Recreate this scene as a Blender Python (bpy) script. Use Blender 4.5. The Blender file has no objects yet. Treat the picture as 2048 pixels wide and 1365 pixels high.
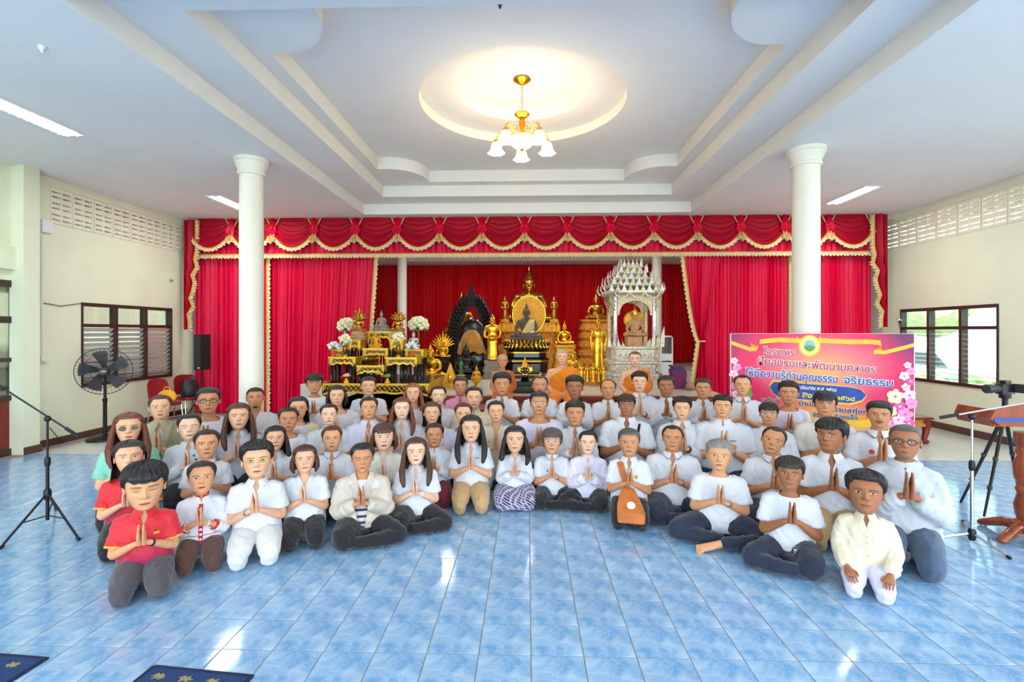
import bpy, bmesh, math, random
import numpy as np
from mathutils import Vector, Matrix
from mathutils.bvhtree import BVHTree

random.seed(7)
SC = bpy.context.scene
COL = SC.collection
R = math.radians
PI = math.pi

# ------------------------------------------------------------------ camera
FPX, CAMH = 997.0, 1.85
PSI = math.atan(31 / FPX)
cam_d = bpy.data.cameras.new('camera')
cam = bpy.data.objects.new('camera', cam_d)
COL.objects.link(cam)
cam.location = (0, 0, CAMH)
cam.rotation_euler = (PI / 2, 0, PSI)
cam_d.sensor_width = 36.0
cam_d.lens = FPX / 2048 * 36.0
cam_d.shift_y = -18.5 / 2048
cam_d.clip_start = 0.05
SC.camera = cam

# ------------------------------------------------------------------ world, exposure
W = bpy.data.worlds.new('world'); SC.world = W
W.use_nodes = True
bg = W.node_tree.nodes['Background']
bg.inputs['Color'].default_value = (0.86, 0.94, 1.0, 1)
bg.inputs['Strength'].default_value = 4.2
SC.view_settings.view_transform = 'Standard'
SC.view_settings.look = 'None'
SC.view_settings.gamma = 1
SC.view_settings.use_curve_mapping = False
SC.view_settings.exposure = 0.76
SC.cycles.use_denoising = True
SC.cycles.max_bounces = 5
SC.cycles.diffuse_bounces = 3
SC.cycles.glossy_bounces = 2
SC.cycles.transmission_bounces = 2
SC.cycles.transparent_max_bounces = 5
SC.cycles.caustics_reflective = False
SC.cycles.caustics_refractive = False
SC.cycles.use_adaptive_sampling = True
SC.cycles.adaptive_threshold = 0.09
SC.cycles.sample_clamp_indirect = 6
TROFFER_POWER = 26
CHANDELIER_EMISSION = 18

sun_d = bpy.data.lights.new('sun', 'SUN'); sun_d.energy = 9.0; sun_d.angle = R(1.5); sun_d.color = (1, .96, .88)
sun = bpy.data.objects.new('sun', sun_d); COL.objects.link(sun); sun.rotation_euler = (R(40), R(24), 0)   # high sun from behind and to the right of the photographer

# ------------------------------------------------------------------ pixel helpers (real depths are given)
def ray(px, py):
    cx = (px - 1024) / FPX
    c, s = math.cos(PSI), math.sin(PSI)
    return Vector((cx * c - s, cx * s + c, -(py - 664) / FPX))
def atY(px, py, Y):
    d = ray(px, py); return Vector((0, 0, CAMH)) + d * (Y / d.y)
def atZ(px, py, Z):
    d = ray(px, py); return Vector((0, 0, CAMH)) + d * ((Z - CAMH) / d.z)
def atX(px, py, X):
    d = ray(px, py); return Vector((0, 0, CAMH)) + d * (X / d.x)

# ------------------------------------------------------------------ materials
def lin(c):
    return tuple((v / 255 / 12.92) if v / 255 <= 0.04045 else ((v / 255 + 0.055) / 1.055) ** 2.4 for v in c)
MATS = {}
def mat(name, rgb, rough=0.6, metal=0.0, vary=0.06, scale=8.0, bump=0.0, bscale=40.0, stretch=(1, 1, 1), emit=0.0, spec=0.5, coat=0.0, sheen=0.0, rgb2=None, fac=(0.35, 0.65)):
    """procedural material: a base colour with noise variation and optional relief"""
    if name in MATS: return MATS[name]
    m = bpy.data.materials.new(name); m.use_nodes = True
    nt = m.node_tree; N = nt.nodes; L = nt.links
    b = N['Principled BSDF']
    c = lin(rgb)
    tc = N.new('ShaderNodeTexCoord'); mp = N.new('ShaderNodeMapping')
    mp.inputs['Scale'].default_value = stretch
    L.new(tc.outputs['Object'], mp.inputs['Vector'])
    nz = N.new('ShaderNodeTexNoise'); nz.inputs['Scale'].default_value = scale; nz.inputs['Detail'].default_value = 4
    L.new(mp.outputs['Vector'], nz.inputs['Vector'])
    rp = N.new('ShaderNodeValToRGB')
    c2 = lin(rgb2) if rgb2 else tuple(min(1, v * (1 + vary)) for v in c)
    c1 = c if rgb2 else tuple(v * (1 - vary) for v in c)
    rp.color_ramp.elements[0].position = fac[0]; rp.color_ramp.elements[1].position = fac[1]
    rp.color_ramp.elements[0].color = (*c1, 1); rp.color_ramp.elements[1].color = (*c2, 1)
    L.new(nz.outputs['Fac'], rp.inputs['Fac'])
    L.new(rp.outputs['Color'], b.inputs['Base Color'])
    b.inputs['Roughness'].default_value = rough
    b.inputs['Metallic'].default_value = metal
    b.inputs['Specular IOR Level'].default_value = spec
    if coat: b.inputs['Coat Weight'].default_value = coat; b.inputs['Coat Roughness'].default_value = 0.1
    if sheen: b.inputs['Sheen Weight'].default_value = sheen
    if emit:
        L.new(rp.outputs['Color'], b.inputs['Emission Color']); b.inputs['Emission Strength'].default_value = emit
    if bump:
        n2 = N.new('ShaderNodeTexNoise'); n2.inputs['Scale'].default_value = bscale; n2.inputs['Detail'].default_value = 3
        L.new(mp.outputs['Vector'], n2.inputs['Vector'])
        bp = N.new('ShaderNodeBump'); bp.inputs['Strength'].default_value = bump; bp.inputs['Distance'].default_value = 0.02
        L.new(n2.outputs['Fac'], bp.inputs['Height']); L.new(bp.outputs['Normal'], b.inputs['Normal'])
    MATS[name] = m
    return m
def glass(name, rgb=(235, 245, 245), clear=0.85):
    if name in MATS: return MATS[name]
    m = bpy.data.materials.new(name); m.use_nodes = True
    nt = m.node_tree; N = nt.nodes; L = nt.links
    N.remove(N['Principled BSDF'])
    t = N.new('ShaderNodeBsdfTransparent'); t.inputs['Color'].default_value = (*lin(rgb), 1)
    g = N.new('ShaderNodeBsdfGlossy'); g.inputs['Roughness'].default_value = 0.05
    mx = N.new('ShaderNodeMixShader'); mx.inputs['Fac'].default_value = 1 - clear
    L.new(t.outputs[0], mx.inputs[1]); L.new(g.outputs[0], mx.inputs[2])
    L.new(mx.outputs[0], N['Material Output'].inputs['Surface'])
    MATS[name] = m
    return m

# ------------------------------------------------------------------ mesh builder
class MB:
    def __init__(s): s.v = []; s.f = []; s.mi = []; s.cur = 0
    def _add(s, vs, fs):
        o = len(s.v); s.v.extend([tuple(p) for p in vs])
        for f in fs: s.f.append(tuple(i + o for i in f)); s.mi.append(s.cur)
    def m(s, i): s.cur = i; return s
    def box(s, x0, x1, y0, y1, z0, z1):
        vs = [(x0, y0, z0), (x1, y0, z0), (x1, y1, z0), (x0, y1, z0), (x0, y0, z1), (x1, y0, z1), (x1, y1, z1), (x0, y1, z1)]
        s._add(vs, [(0, 3, 2, 1), (4, 5, 6, 7), (0, 1, 5, 4), (1, 2, 6, 5), (2, 3, 7, 6), (3, 0, 4, 7)]); return s
    def cbox(s, c, sx, sy, sz):
        return s.box(c[0] - sx / 2, c[0] + sx / 2, c[1] - sy / 2, c[1] + sy / 2, c[2] - sz / 2, c[2] + sz / 2)
    def loft(s, rings, cap=True, close=True):
        n = len(rings[0]); vs = [p for r in rings for p in r]; fs = []
        for i in range(len(rings) - 1):
            for j in range(n if close else n - 1):
                k = (j + 1) % n
                fs.append((i * n + j, i * n + k, (i + 1) * n + k, (i + 1) * n + j))
        if cap:
            fs.append(tuple(range(n - 1, -1, -1))); b = (len(rings) - 1) * n
            fs.append(tuple(range(b, b + n)))
        s._add(vs, fs); return s
    def grid(s, pts):                                   # pts[i][j]
        n = len(pts[0]); vs = [p for r in pts for p in r]; fs = []
        for i in range(len(pts) - 1):
            for j in range(n - 1):
                fs.append((i * n + j, i * n + j + 1, (i + 1) * n + j + 1, (i + 1) * n + j))
        s._add(vs, fs); return s
    def lathe(s, prof, c=(0, 0, 0), n=20, sx=1, sy=1):
        rings = [[(c[0] + r * sx * math.cos(2 * PI * k / n), c[1] + r * sy * math.sin(2 * PI * k / n), c[2] + z) for k in range(n)] for r, z in prof]
        return s.loft(rings)
    def tube(s, path, rad, n=10, up=(0, 0, 1), round_end=False):
        P = [Vector(p) for p in path]
        if not isinstance(rad, (list, tuple)): rad = [rad] * len(P)
        rad = [(r, r) if not isinstance(r, (list, tuple)) else r for r in rad]
        if round_end:
            P0 = P[0] - (P[1] - P[0]).normalized() * rad[0][0] * 0.6; P1 = P[-1] + (P[-1] - P[-2]).normalized() * rad[-1][0] * 0.6
            P = [P0] + P + [P1]; rad = [(rad[0][0] * .55, rad[0][1] * .55)] + rad + [(rad[-1][0] * .55, rad[-1][1] * .55)]
        rings = []; u = Vector(up)
        for i, p in enumerate(P):
            t = (P[min(i + 1, len(P) - 1)] - P[max(i - 1, 0)])
            t = t.normalized() if t.length > 1e-9 else Vector((0, 0, 1))
            a = u - t * u.dot(t)
            if a.length < 1e-4: a = Vector((1, 0, 0)) - t * t.x
            if a.length < 1e-4: a = Vector((0, 1, 0))
            a.normalize(); b = t.cross(a); u = a
            rings.append([p + a * (rad[i][0] * math.cos(2 * PI * k / n)) + b * (rad[i][1] * math.sin(2 * PI * k / n)) for k in range(n)])
        return s.loft(rings)
    def ball(s, c, rx, ry=None, rz=None, n=12, m=8):
        ry = rx if ry is None else ry; rz = rx if rz is None else rz
        rings = []
        for i in range(m + 1):
            t = -PI / 2 + PI * i / m; r = max(math.cos(t), 0.02)
            rings.append([(c[0] + rx * r * math.cos(2 * PI * k / n), c[1] + ry * r * math.sin(2 * PI * k / n), c[2] + rz * math.sin(t)) for k in range(n)])
        return s.loft(rings)
    def prism(s, poly, y0, y1):                         # outline in x,z extruded along y
        n = len(poly)
        vs = [(p[0], y0, p[1]) for p in poly] + [(p[0], y1, p[1]) for p in poly]
        fs = [tuple(range(n)), tuple(range(2 * n - 1, n - 1, -1))] + [(i, n + i, n + (i + 1) % n, (i + 1) % n) for i in range(n)]
        s._add(vs, fs); return s
    def prismz(s, poly, z0, z1):
        n = len(poly)
        vs = [(p[0], p[1], z0) for p in poly] + [(p[0], p[1], z1) for p in poly]
        fs = [tuple(range(n - 1, -1, -1)), tuple(range(n, 2 * n))] + [(i, (i + 1) % n, n + (i + 1) % n, n + i) for i in range(n)]
        s._add(vs, fs); return s
    def torus(s, c, r, t, n=24, k=6, axis='y', sx=1, sz=1):
        rings = []
        for i in range(n):
            a = 2 * PI * i / n; ring = []
            for j in range(k):
                b = 2 * PI * j / k; q = r + t * math.cos(b); w = t * math.sin(b)
                x, z = q * math.cos(a) * sx, q * math.sin(a) * sz
                ring.append((c[0] + x, c[1] + w, c[2] + z) if axis == 'y' else ((c[0] + x, c[1] + z, c[2] + w) if axis == 'z' else (c[0] + w, c[1] + x, c[2] + z)))
            rings.append(ring)
        rings.append(rings[0])
        return s.loft(rings, cap=False)
    def xf(s, M, start=0):
        for i in range(start, len(s.v)): s.v[i] = tuple(M @ Vector(s.v[i]))
        return s
    def mesh(s, name, smooth=True, angle=45):
        me = bpy.data.meshes.new(name); me.from_pydata(s.v, [], s.f)
        if any(s.mi): me.polygons.foreach_set('material_index', s.mi)
        if smooth:
            me.polygons.foreach_set('use_smooth', [True] * len(s.f))
            me.set_sharp_from_angle(angle=R(angle))
        me.update(); return me
def link(name, me, mats=None, parent=None, loc=None, rot=None):
    o = bpy.data.objects.new(name, me); COL.objects.link(o)
    if mats is not None:
        if not isinstance(mats, (list, tuple)): mats = [mats]
        if len(me.materials) < len(mats):
            for x in mats[len(me.materials):]: me.materials.append(x)
        for i, x in enumerate(mats):
            if me.materials[i] != x:
                o.material_slots[i].link = 'OBJECT'; o.material_slots[i].material = x
    if parent: o.parent = parent
    if loc: o.location = loc
    if rot: o.rotation_euler = rot
    return o
def obj(name, mb, mats, parent=None, smooth=True, angle=45, loc=None, rot=None):
    me = mb if isinstance(mb, bpy.types.Mesh) else mb.mesh(name, smooth, angle)
    return link(name, me, mats, parent, loc, rot)
def tag(o, label, cat, group=None, kind=None):
    o['label'] = label; o['category'] = cat
    if group: o['group'] = group
    if kind: o['kind'] = kind
    return o
def thing(name, label, cat, loc=(0, 0, 0), rz=0.0, group=None, scale=None):
    o = bpy.data.objects.new(name, None); COL.objects.link(o)
    o.location = loc; o.rotation_euler = (0, 0, rz); o.empty_display_size = 0.05
    if scale: o.scale = scale
    return tag(o, label, cat, group)
def struct(name, mb, mats, parent=None, label=None, smooth=False, loc=None):
    o = obj(name, mb, mats, parent, smooth, loc=loc)
    if parent is None: o['kind'] = 'structure'
    if label: o['label'] = label
    return o
def copy_tree(o, parent=None):
    c = o.copy(); COL.objects.link(c); c.parent = parent
    for ch in list(o.children): copy_tree(ch, c)
    return c
# ================================================================== the hall
XL, XR, HC = -7.75, 7.87, 4.36
YC, YS, HS, YB = 10.9, 8.8, 0.74, 18.4
M_wall = mat('wall_paint', (234, 238, 208), 0.7, vary=0.03, scale=1.5, bump=0.03, bscale=60)
M_ceil = mat('ceiling_paint', (244, 244, 244), 0.8, vary=0.02, scale=0.8)
M_fascia = mat('fascia_paint', (242, 240, 234), 0.75, vary=0.02, scale=2)
M_white = mat('white_plaster', (244, 240, 224), 0.6, vary=0.02, scale=3)
M_brown = mat('brown_baseboard', (88, 60, 52), 0.35, vary=0.1, scale=6)
M_frame = mat('dark_window_frame', (66, 44, 38), 0.45, vary=0.15, scale=5)
M_stone = mat('stage_stone', (214, 208, 196), 0.25, vary=0.06, scale=5)
M_stagewood = mat('stage_front_wood', (140, 62, 34), 0.35, vary=0.2, scale=4, stretch=(0.3, 1, 4))
M_grout = mat('grout', (150, 142, 134), 0.8, vary=0.1, scale=20)

def tile_material(name, base, vein, pale, rough):
    m = bpy.data.materials.new(name); m.use_nodes = True
    nt = m.node_tree; N = nt.nodes; L = nt.links; b = N['Principled BSDF']
    geo = N.new('ShaderNodeNewGeometry')
    off = N.new('ShaderNodeVectorMath'); off.operation = 'ADD'; off.inputs[1].default_value = (29.98, 30 - 2.85 + 0.0, 0)
    L.new(geo.outputs['Position'], off.inputs[0])
    md = N.new('ShaderNodeVectorMath'); md.operation = 'MODULO'; md.inputs[1].default_value = (0.3, 0.3, 100)
    L.new(off.outputs[0], md.inputs[0])
    n1 = N.new('ShaderNodeTexNoise'); n1.inputs['Scale'].default_value = 5.5; n1.inputs['Detail'].default_value = 6; n1.inputs['Distortion'].default_value = 0.7
    L.new(md.outputs[0], n1.inputs['Vector'])
    r1 = N.new('ShaderNodeValToRGB'); e = r1.color_ramp.elements
    e[0].position = 0.36; e[0].color = (*lin(base), 1); e[1].position = 0.68; e[1].color = (*lin(pale), 1)
    x = e.new(0.5); x.color = (*[(a + c) / 2 for a, c in zip(lin(base), lin(pale))], 1)
    L.new(n1.outputs['Fac'], r1.inputs['Fac'])
    v = N.new('ShaderNodeTexNoise'); v.inputs['Scale'].default_value = 14; v.inputs['Detail'].default_value = 3; v.inputs['Distortion'].default_value = 2.2
    L.new(md.outputs[0], v.inputs['Vector'])
    r2 = N.new('ShaderNodeValToRGB'); e = r2.color_ramp.elements
    e[0].position = 0.485; e[0].color = (0, 0, 0, 1); e[1].position = 0.515; e[1].color = (0, 0, 0, 1); x = e.new(0.5); x.color = (0.55, 0.55, 0.55, 1)
    L.new(v.outputs['Fac'], r2.inputs['Fac'])
    mx = N.new('ShaderNodeMix'); mx.data_type = 'RGBA'
    L.new(r2.outputs['Color'], mx.inputs['Factor']); L.new(r1.outputs['Color'], mx.inputs['A']); mx.inputs['B'].default_value = (*lin(vein), 1)
    # faint change from tile to tile and across the hall
    wn = N.new('ShaderNodeTexNoise'); wn.inputs['Scale'].default_value = 1.1; wn.inputs['Detail'].default_value = 2
    L.new(geo.outputs['Position'], wn.inputs['Vector'])
    hsv = N.new('ShaderNodeHueSaturation'); mr = N.new('ShaderNodeMapRange'); mr.inputs['To Min'].default_value = 0.9; mr.inputs['To Max'].default_value = 1.1
    L.new(wn.outputs['Fac'], mr.inputs['Value']); L.new(mr.outputs['Result'], hsv.inputs['Value']); L.new(mx.outputs['Result'], hsv.inputs['Color'])
    L.new(hsv.outputs['Color'], b.inputs['Base Color'])
    b.inputs['Roughness'].default_value = rough; b.inputs['Specular IOR Level'].default_value = 0.55
    MATS[name] = m
    return m
M_blue = tile_material('blue_marbled_tile', (112, 166, 216), (214, 232, 246), (184, 211, 236), 0.10)
M_pale = tile_material('pale_tile', (206, 214, 206), (230, 234, 228), (222, 226, 216), 0.16)

# floor: a screed with tiles laid on it
floor = struct('floor', MB().box(XL - .1, XR + .1, -5, YB + .3, -0.15, -0.003), M_grout, label='blue marbled ceramic tile floor with pale joints')
TS, TG = 0.3, 0.006
def tile_mesh(a):
    h = a / 2
    mb = MB(); mb.loft([[(-h, -h, -.01), (h, -h, -.01), (h, h, -.01), (-h, h, -.01)], [(-h, -h, -.001), (h, -h, -.001), (h, h, -.001), (-h, h, -.001)],
                        [(-h + .0015, -h + .0015, 0), (h - .0015, -h + .0015, 0), (h - .0015, h - .0015, 0), (-h + .0015, h - .0015, 0)]])
    return mb
tm = tile_mesh(TS - TG).mesh('tile', False)
cells = []
for i in range(-27, 28):
    for j in range(-26, 15):
        x, y = 0.02 + (i + .5) * TS, 2.85 + (j + .5) * TS
        if x - TS / 2 < XL or x + TS / 2 > XR or y + TS/2 > 7.36: continue
        cells.append((x, y))
def in_view(x, y):
    if y < 2.45: return False
    px = 1024 + FPX * ((x * math.cos(PSI) + y * math.sin(PSI)) / (-x * math.sin(PSI) + y * math.cos(PSI)))
    return -30 < px < 2078
near = sorted([c for c in cells if in_view(*c)], key=lambda c: c[1] + 0.05 * abs(c[0]))[:300]
ns = set(near)
for c in near: link('tile', tm, M_blue, floor, loc=(c[0], c[1], 0))
mb = MB()
tpl = tile_mesh(TS - TG)
for c in cells:
    if c in ns: continue
    mb._add([(v[0] + c[0], v[1] + c[1], v[2]) for v in tpl.v], tpl.f)
o = obj('tiles_beyond', mb, M_blue, floor, False); o['kind'] = 'stuff'
mb = MB()
for i in range(-27, 28):
    for j in range(15, 27):
        x, y = 0.02 + (i + .5) * TS, 2.85 + (j + .5) * TS
        if x - TS / 2 < XL or x + TS / 2 > XR: continue
        mb._add([(v[0] + x, v[1] + y, v[2]) for v in tpl.v], tpl.f)
o = obj('pale_tiles', mb, M_pale, floor, False); o['kind'] = 'stuff'

# ceiling: three stepped recesses and a round two-step recess
def plate(mb, outer, inner, z):
    bm = bmesh.new(); es = []
    for loop in ([outer] + ([inner] if inner else [])):
        vs = [bm.verts.new((p[0], p[1], z)) for p in loop]
        es += [bm.edges.new((vs[i], vs[(i + 1) % len(vs)])) for i in range(len(vs))]
    bmesh.ops.triangle_fill(bm, edges=es, use_beauty=True, use_dissolve=False)
    bm.verts.index_update()
    mb._add([v.co[:] for v in bm.verts], [[v.index for v in f.verts] for f in bm.faces]); bm.free()
def fascia(mb, loop, z0, z1):
    n = len(loop); mb._add([(p[0], p[1], z0) for p in loop] + [(p[0], p[1], z1) for p in loop], [(i, (i + 1) % n, n + (i + 1) % n, n + i) for i in range(n)])
def rect(x0, x1, y0, y1): return [(x0, y0), (x1, y0), (x1, y1), (x0, y1)]
def notched(x0, x1, y0, y1, a, b, k):
    # rectangle with concave quarter-round corners and little blocks: a = notch radius, k = block
    pts = []
    for cx, cy, sx, sy in ((x0, y0, 1, 1), (x1, y0, -1, 1), (x1, y1, -1, -1), (x0, y1, 1, -1)):
        seg = [(cx, cy + sy * (a + k)), (cx + sx * k * .9, cy + sy * (a + k))]
        for q in range(1, 9):
            t = PI / 2 * q / 8
            seg.append((cx + sx * (k * .9 + a * math.sin(t) * 1.0), cy + sy * (k * .0 + (a + k) - (a + k * .4) * (1 - math.cos(t)) - k * .0)))
        seg.append((cx + sx * (a + k * .9), cy))
        if sx * sy < 0: seg = seg[::-1]
        pts += seg
    return pts
def circ(cx, cy, r, n=64): return [(cx + r * math.cos(2 * PI * i / n), cy + r * math.sin(2 * PI * i / n)) for i in range(n)]
LV = [HC, HC + .22, HC + .44, HC + .66, HC + .80, HC + .94]
R0 = rect(XL - .1, XR + .1, -5, YC + .9)
R1 = rect(-3.5, 3.42, 3.6, 10.55)
R2 = rect(-2.92, 2.86, 4.15, 10.0)
R3 = notched(-2.72, 2.66, 4.4, 9.75, 0.62, 0.62, 0.18)
C1, C2 = circ(-.07, 6.95, 1.42), circ(-.07, 6.9, 0.9)
ceil_mb = MB(); fas = MB()
for a, b, z in ((R0, R1, LV[0]), (R1, R2, LV[1]), (R2, R3, LV[2]), (R3, C1, LV[3]), (C1, C2, LV[4]), (C2, None, LV[5])): plate(ceil_mb, a, b, z)
ceiling = struct('ceiling', ceil_mb, M_ceil, label='pale painted ceiling with stepped rectangular and round recesses')
for lp, a in ((R1, 0), (R2, 1), (R3, 2), (C1, 3), (C2, 4)):
    f_ = MB(); fascia(f_, lp, LV[a], LV[a + 1]); obj('fascia', f_, M_fascia, ceiling, True, 30)

# walls with openings
def wall_holes(X0, X1, ys, zs, holes):
    """wall slab between X0 and X1 (x), with rectangular holes (y0,y1,z0,z1)"""
    Y = sorted(set([ys[0], ys[1]] + [h for q in holes for h in q[:2]])); Z = sorted(set([zs[0], zs[1]] + [h for q in holes for h in q[2:]]))
    mb = MB()
    for i in range(len(Y) - 1):
        z_run = None
        for j in range(len(Z) - 1):
            cy, cz = (Y[i] + Y[i + 1]) / 2, (Z[j] + Z[j + 1]) / 2
            if any(q[0] < cy < q[1] and q[2] < cz < q[3] for q in holes): continue
            mb.box(X0, X1, Y[i], Y[i + 1], Z[j], Z[j + 1])
    return mb
WT = 0.14
# left window and vents measured on the wall plane
LW = (atX(162, 700, XL).y, atX(343, 700, XL).y, 0.88, 2.36)
LV_ = (atX(100, 400, XL).y, atX(376, 400, XL).y, 3.62, 4.22)
LD = (5.2, atX(46, 700, XL).y, 0.0, 2.62)
holes_back = [(-3.4, -0.6, 0, 2.7), (0.4, 2.6, .9, 2.4), (3.0, 4.6, .9, 2.4)]
struct('wall_left', wall_holes(XL - WT, XL, (-5, YC + .4), (0, HC), [LW, LV_, LD] + holes_back), M_wall, label='pale cream left wall with a row of vent blocks')
RW = (atX(1998, 700, XR).y, atX(1802, 700, XR).y, 0.86, 2.32)
RV = (4.6, atX(1766, 470, XR).y, 3.62, 4.22)
struct('wall_right', wall_holes(XR, XR + WT, (-5, YC + .4), (0, HC), [RW, RV, (-3.4, -0.6, 0, 2.7), (0.4, 2.6, .9, 2.4), (3.4, 5.4, .9, 2.4)]), M_wall, label='pale cream right wall with a row of vent blocks')
# pilaster and panel frames on the left wall
py0, py1 = atX(47, 700, XL + .2).y, atX(80, 700, XL + .2).y
struct('wall_pilaster', MB().box(XL - .02, XL + .2, py0, py1, 0, HC), M_wall, label='cream pilaster beside the left door')
struct('wall_beam', MB().box(XL - .02, XL + .1, 3.4, py0, 2.78, 3.1).box(XL - .02, XL + .1, 3.4, py0, HC - .02, HC), M_wall)
struct('baseboard_left', MB().box(XL, XL + .02, py1, YC + .2, 0, .11).box(XL + .2, XL + .22, py0, py1 + .02, 0, .11), M_brown)
struct('baseboard_right', MB().box(XR - .02, XR, -4, YC + .2, 0, .12), M_brown)
# rear of the hall behind the photographer: open front between piers
for x0, x1 in ((XL, XL + .6), (-2.8, -2.3), (2.3, 2.8), (XR - .6, XR)):
    struct('wall_rear', MB().box(x0, x1, -5.2, -4.9, 0, HC), M_wall)
struct('wall_rear_lintel', MB().box(XL, XR, -5.2, -4.9, 4.0, HC + .1), M_wall)

# vent blocks
def vent_mesh(w, h):
    mb = MB(); d = 0.06; fr = .028
    cw = (w - 3 * fr) / 2
    for x in (0, fr + cw, w - fr): mb.box(-d, 0, x, x + fr, 0, h)
    rows = 6; slot = .026; gap = (h - rows * slot) / (rows + 1)
    # rows come in pairs
    zs = []
    z = h * .09
    for p in range(3):
        zs += [z, z + h * .135]; z += h * .315
    edges = [0] + [q for a in zs for q in (a, a + slot)] + [h]
    for k in range(0, len(edges), 2):
        if edges[k + 1] - edges[k] > .001:
            for c in (fr, 2 * fr + cw): mb.box(-d, -.004, c, c + cw, edges[k], edges[k + 1])
    return mb.mesh('ventilation_block', False)
M_vent = mat('vent_block', (240, 236, 212), 0.8, vary=0.04, scale=10)
def vents(Y0, Y1, n, X, mirror, side):
    w = (Y1 - Y0) / n; me = vent_mesh(w - .012, .59)
    for i in range(n):
        o = link('ventilation_block', me, M_vent, None, loc=(X, Y0 + i * w + .006, 3.626))
        if mirror: o.rotation_euler = (0, 0, PI); o.location.y += w - .012
        k = i + 1 if not mirror else n - i
        if mirror: k = n - i   # counted from the stage
        else: k = n - i
        words = ['nearest the stage', 'second from the stage', 'third from the stage', 'fourth from the stage', 'fifth from the stage', 'sixth from the stage', 'seventh from the stage', 'eighth from the stage', 'ninth from the stage', 'tenth from the stage', 'eleventh from the stage', 'twelfth from the stage', 'thirteenth from the stage', 'fourteenth from the stage', 'fifteenth from the stage', 'sixteenth from the stage'][k - 1]
        tag(o, 'cream slotted ventilation block high on the %s wall, %s' % (side, words), 'vent block', 'ventilation blocks in the %s wall' % side)
vents(LV_[0], LV_[1], 8, XL, False, 'left')
vents(RV[0], RV[1], 14, XR, True, 'right')

# windows: three bays, fixed panes above glass louvres
M_pane = glass('window_glass', (225, 238, 235), 0.88)
M_louvre = mat('louvre_glass', (208, 218, 214), 0.15, vary=0.05, scale=4)
M_louvreR = glass('louvre_glass_clear', (225, 240, 240), 0.72)
def window(name, X, s, q, louvre, label):
    y0, y1, z0, z1 = q; zt = z1 - .40; fw = .06
    fr = MB()
    def bar(a, b, c, d): fr.box(min(X - s * .02, X + s * .1), max(X - s * .02, X + s * .1), a, b, c, d)
    bar(y0, y1, z1 - fw, z1); bar(y0, y1, z0, z0 + fw); bar(y0, y1, zt - fw / 2, zt + fw / 2)
    bw = (y1 - y0) / 3
    for k in range(4):
        c = y0 + k * bw; bar(max(y0, c - fw / 2), min(y1, c + fw / 2), z0 + fw, zt - fw / 2); bar(max(y0, c - fw / 2), min(y1, c + fw / 2), zt + fw / 2, z1 - fw)
    w = struct(name, fr, M_frame, label=label)
    for k in range(3):
        a, b = y0 + k * bw + fw / 2, y0 + (k + 1) * bw - fw / 2
        obj('pane', MB().box(X + s * .04 - .003, X + s * .04 + .003, a, b, zt + fw / 2, z1 - fw), M_pane, w, False)
        n = 11; dz = (zt - fw / 2 - z0 - fw) / n
        h = .055
        me = MB().prism([(-.028, -.03), (-.022, -.034), (.028, .03), (.022, .034)], a - .002, b + .002)
        lm = me.mesh('louvre', False)
        for i in range(n):
            link('louvre', lm, louvre, w, loc=(X + s * .04, 0, z0 + fw + (i + .5) * dz), rot=None).scale = (1 if s < 0 else -1, 1, 1)
    return w
window('window_1', XL, -1, LW, M_louvre, 'dark framed louvre window in the left wall behind the fan')
window('window_2', XR, 1, RW, M_louvreR, 'dark framed louvre window in the right wall behind the banner')

# left door with glass panes and a wooden lower panel
M_redwood = mat('red_door_wood', (122, 30, 22), 0.35, vary=0.25, scale=5, stretch=(1, 1, .25))
d = MB(); y0, y1 = LD[0], LD[1]
for a, b, z0, z1 in ((y1 - .12, y1, 0, 2.62), (y0, y0 + .1, 0, 2.62), (y0, y1, 2.52, 2.62), (y0, y1, 1.98, 2.08), (y0, y1, 1.4, 1.46), (y0, y1, .82, .9), (y0, y1, 0, .1), ((y0 + y1) / 2 - .06, (y0 + y1) / 2 + .06, 0, 2.62)):
    d.box(XL - .1 + (.004 if b - a > .5 else 0), XL + (.014 if b - a > .5 else .02), a, b, z0, z1)
door = struct('door_1', d, M_frame, label='dark wood door with glass panes and red lower panel at left edge')
ym = (y0 + y1) / 2
for a, b in ((y0 + .1, ym - .06), (ym + .06, y1 - .12)):
    obj('door_panel', MB().box(XL - .06, XL - .02, a, b, .1, .82).box(XL - .06, XL - .01, a + .1, b - .1, .2, .72), M_redwood, door, False)
    for z0, z1 in ((.9, 1.4), (1.46, 1.98), (2.08, 2.52)): obj('pane', MB().box(XL - .05, XL - .044, a, b, z0, z1), M_pane, door, False)

# columns
def column(name, X, Y, r, z0, z1, cap=True, label=None):
    p = [(r * 1.0, 0), (r, .4), (r * .98, z1 - z0 - .3)]
    if cap: p += [(r * .97, z1 - z0 - .24), (r * 1.12, z1 - z0 - .235), (r * 1.14, z1 - z0 - .2), (r * 1.05, z1 - z0 - .19), (r * 1.12, z1 - z0 - .15), (r * 1.28, z1 - z0 - .10), (r * 1.32, z1 - z0 - .06), (r * 1.42, z1 - z0 - .05), (r * 1.42, z1 - z0)]
    else: p += [(r * .98, z1 - z0)]
    o = obj(name, MB().lathe(p, (0, 0, 0), 40), M_white, loc=(X, Y, z0))
    o['kind'] = 'structure'
    if label: o['label'] = label
    return o
cl = atZ(503, 312, HC); cr = atZ(1611, 297, HC)
YCOL = 7.15
column('column', atY(503, 500, YCOL).x, YCOL, .165, 0, HC, True, 'cream round column in front of the left curtain')
column('column', atY(1612, 500, YCOL - .15).x, YCOL - .15, .175, 0, HC, True, 'cream round column behind the banner')
column('stage_column', atY(804, 600, 15.6).x, 15.6, .15, HS, 4.3, False, 'grey round column standing at the back left of the stage')
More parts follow.
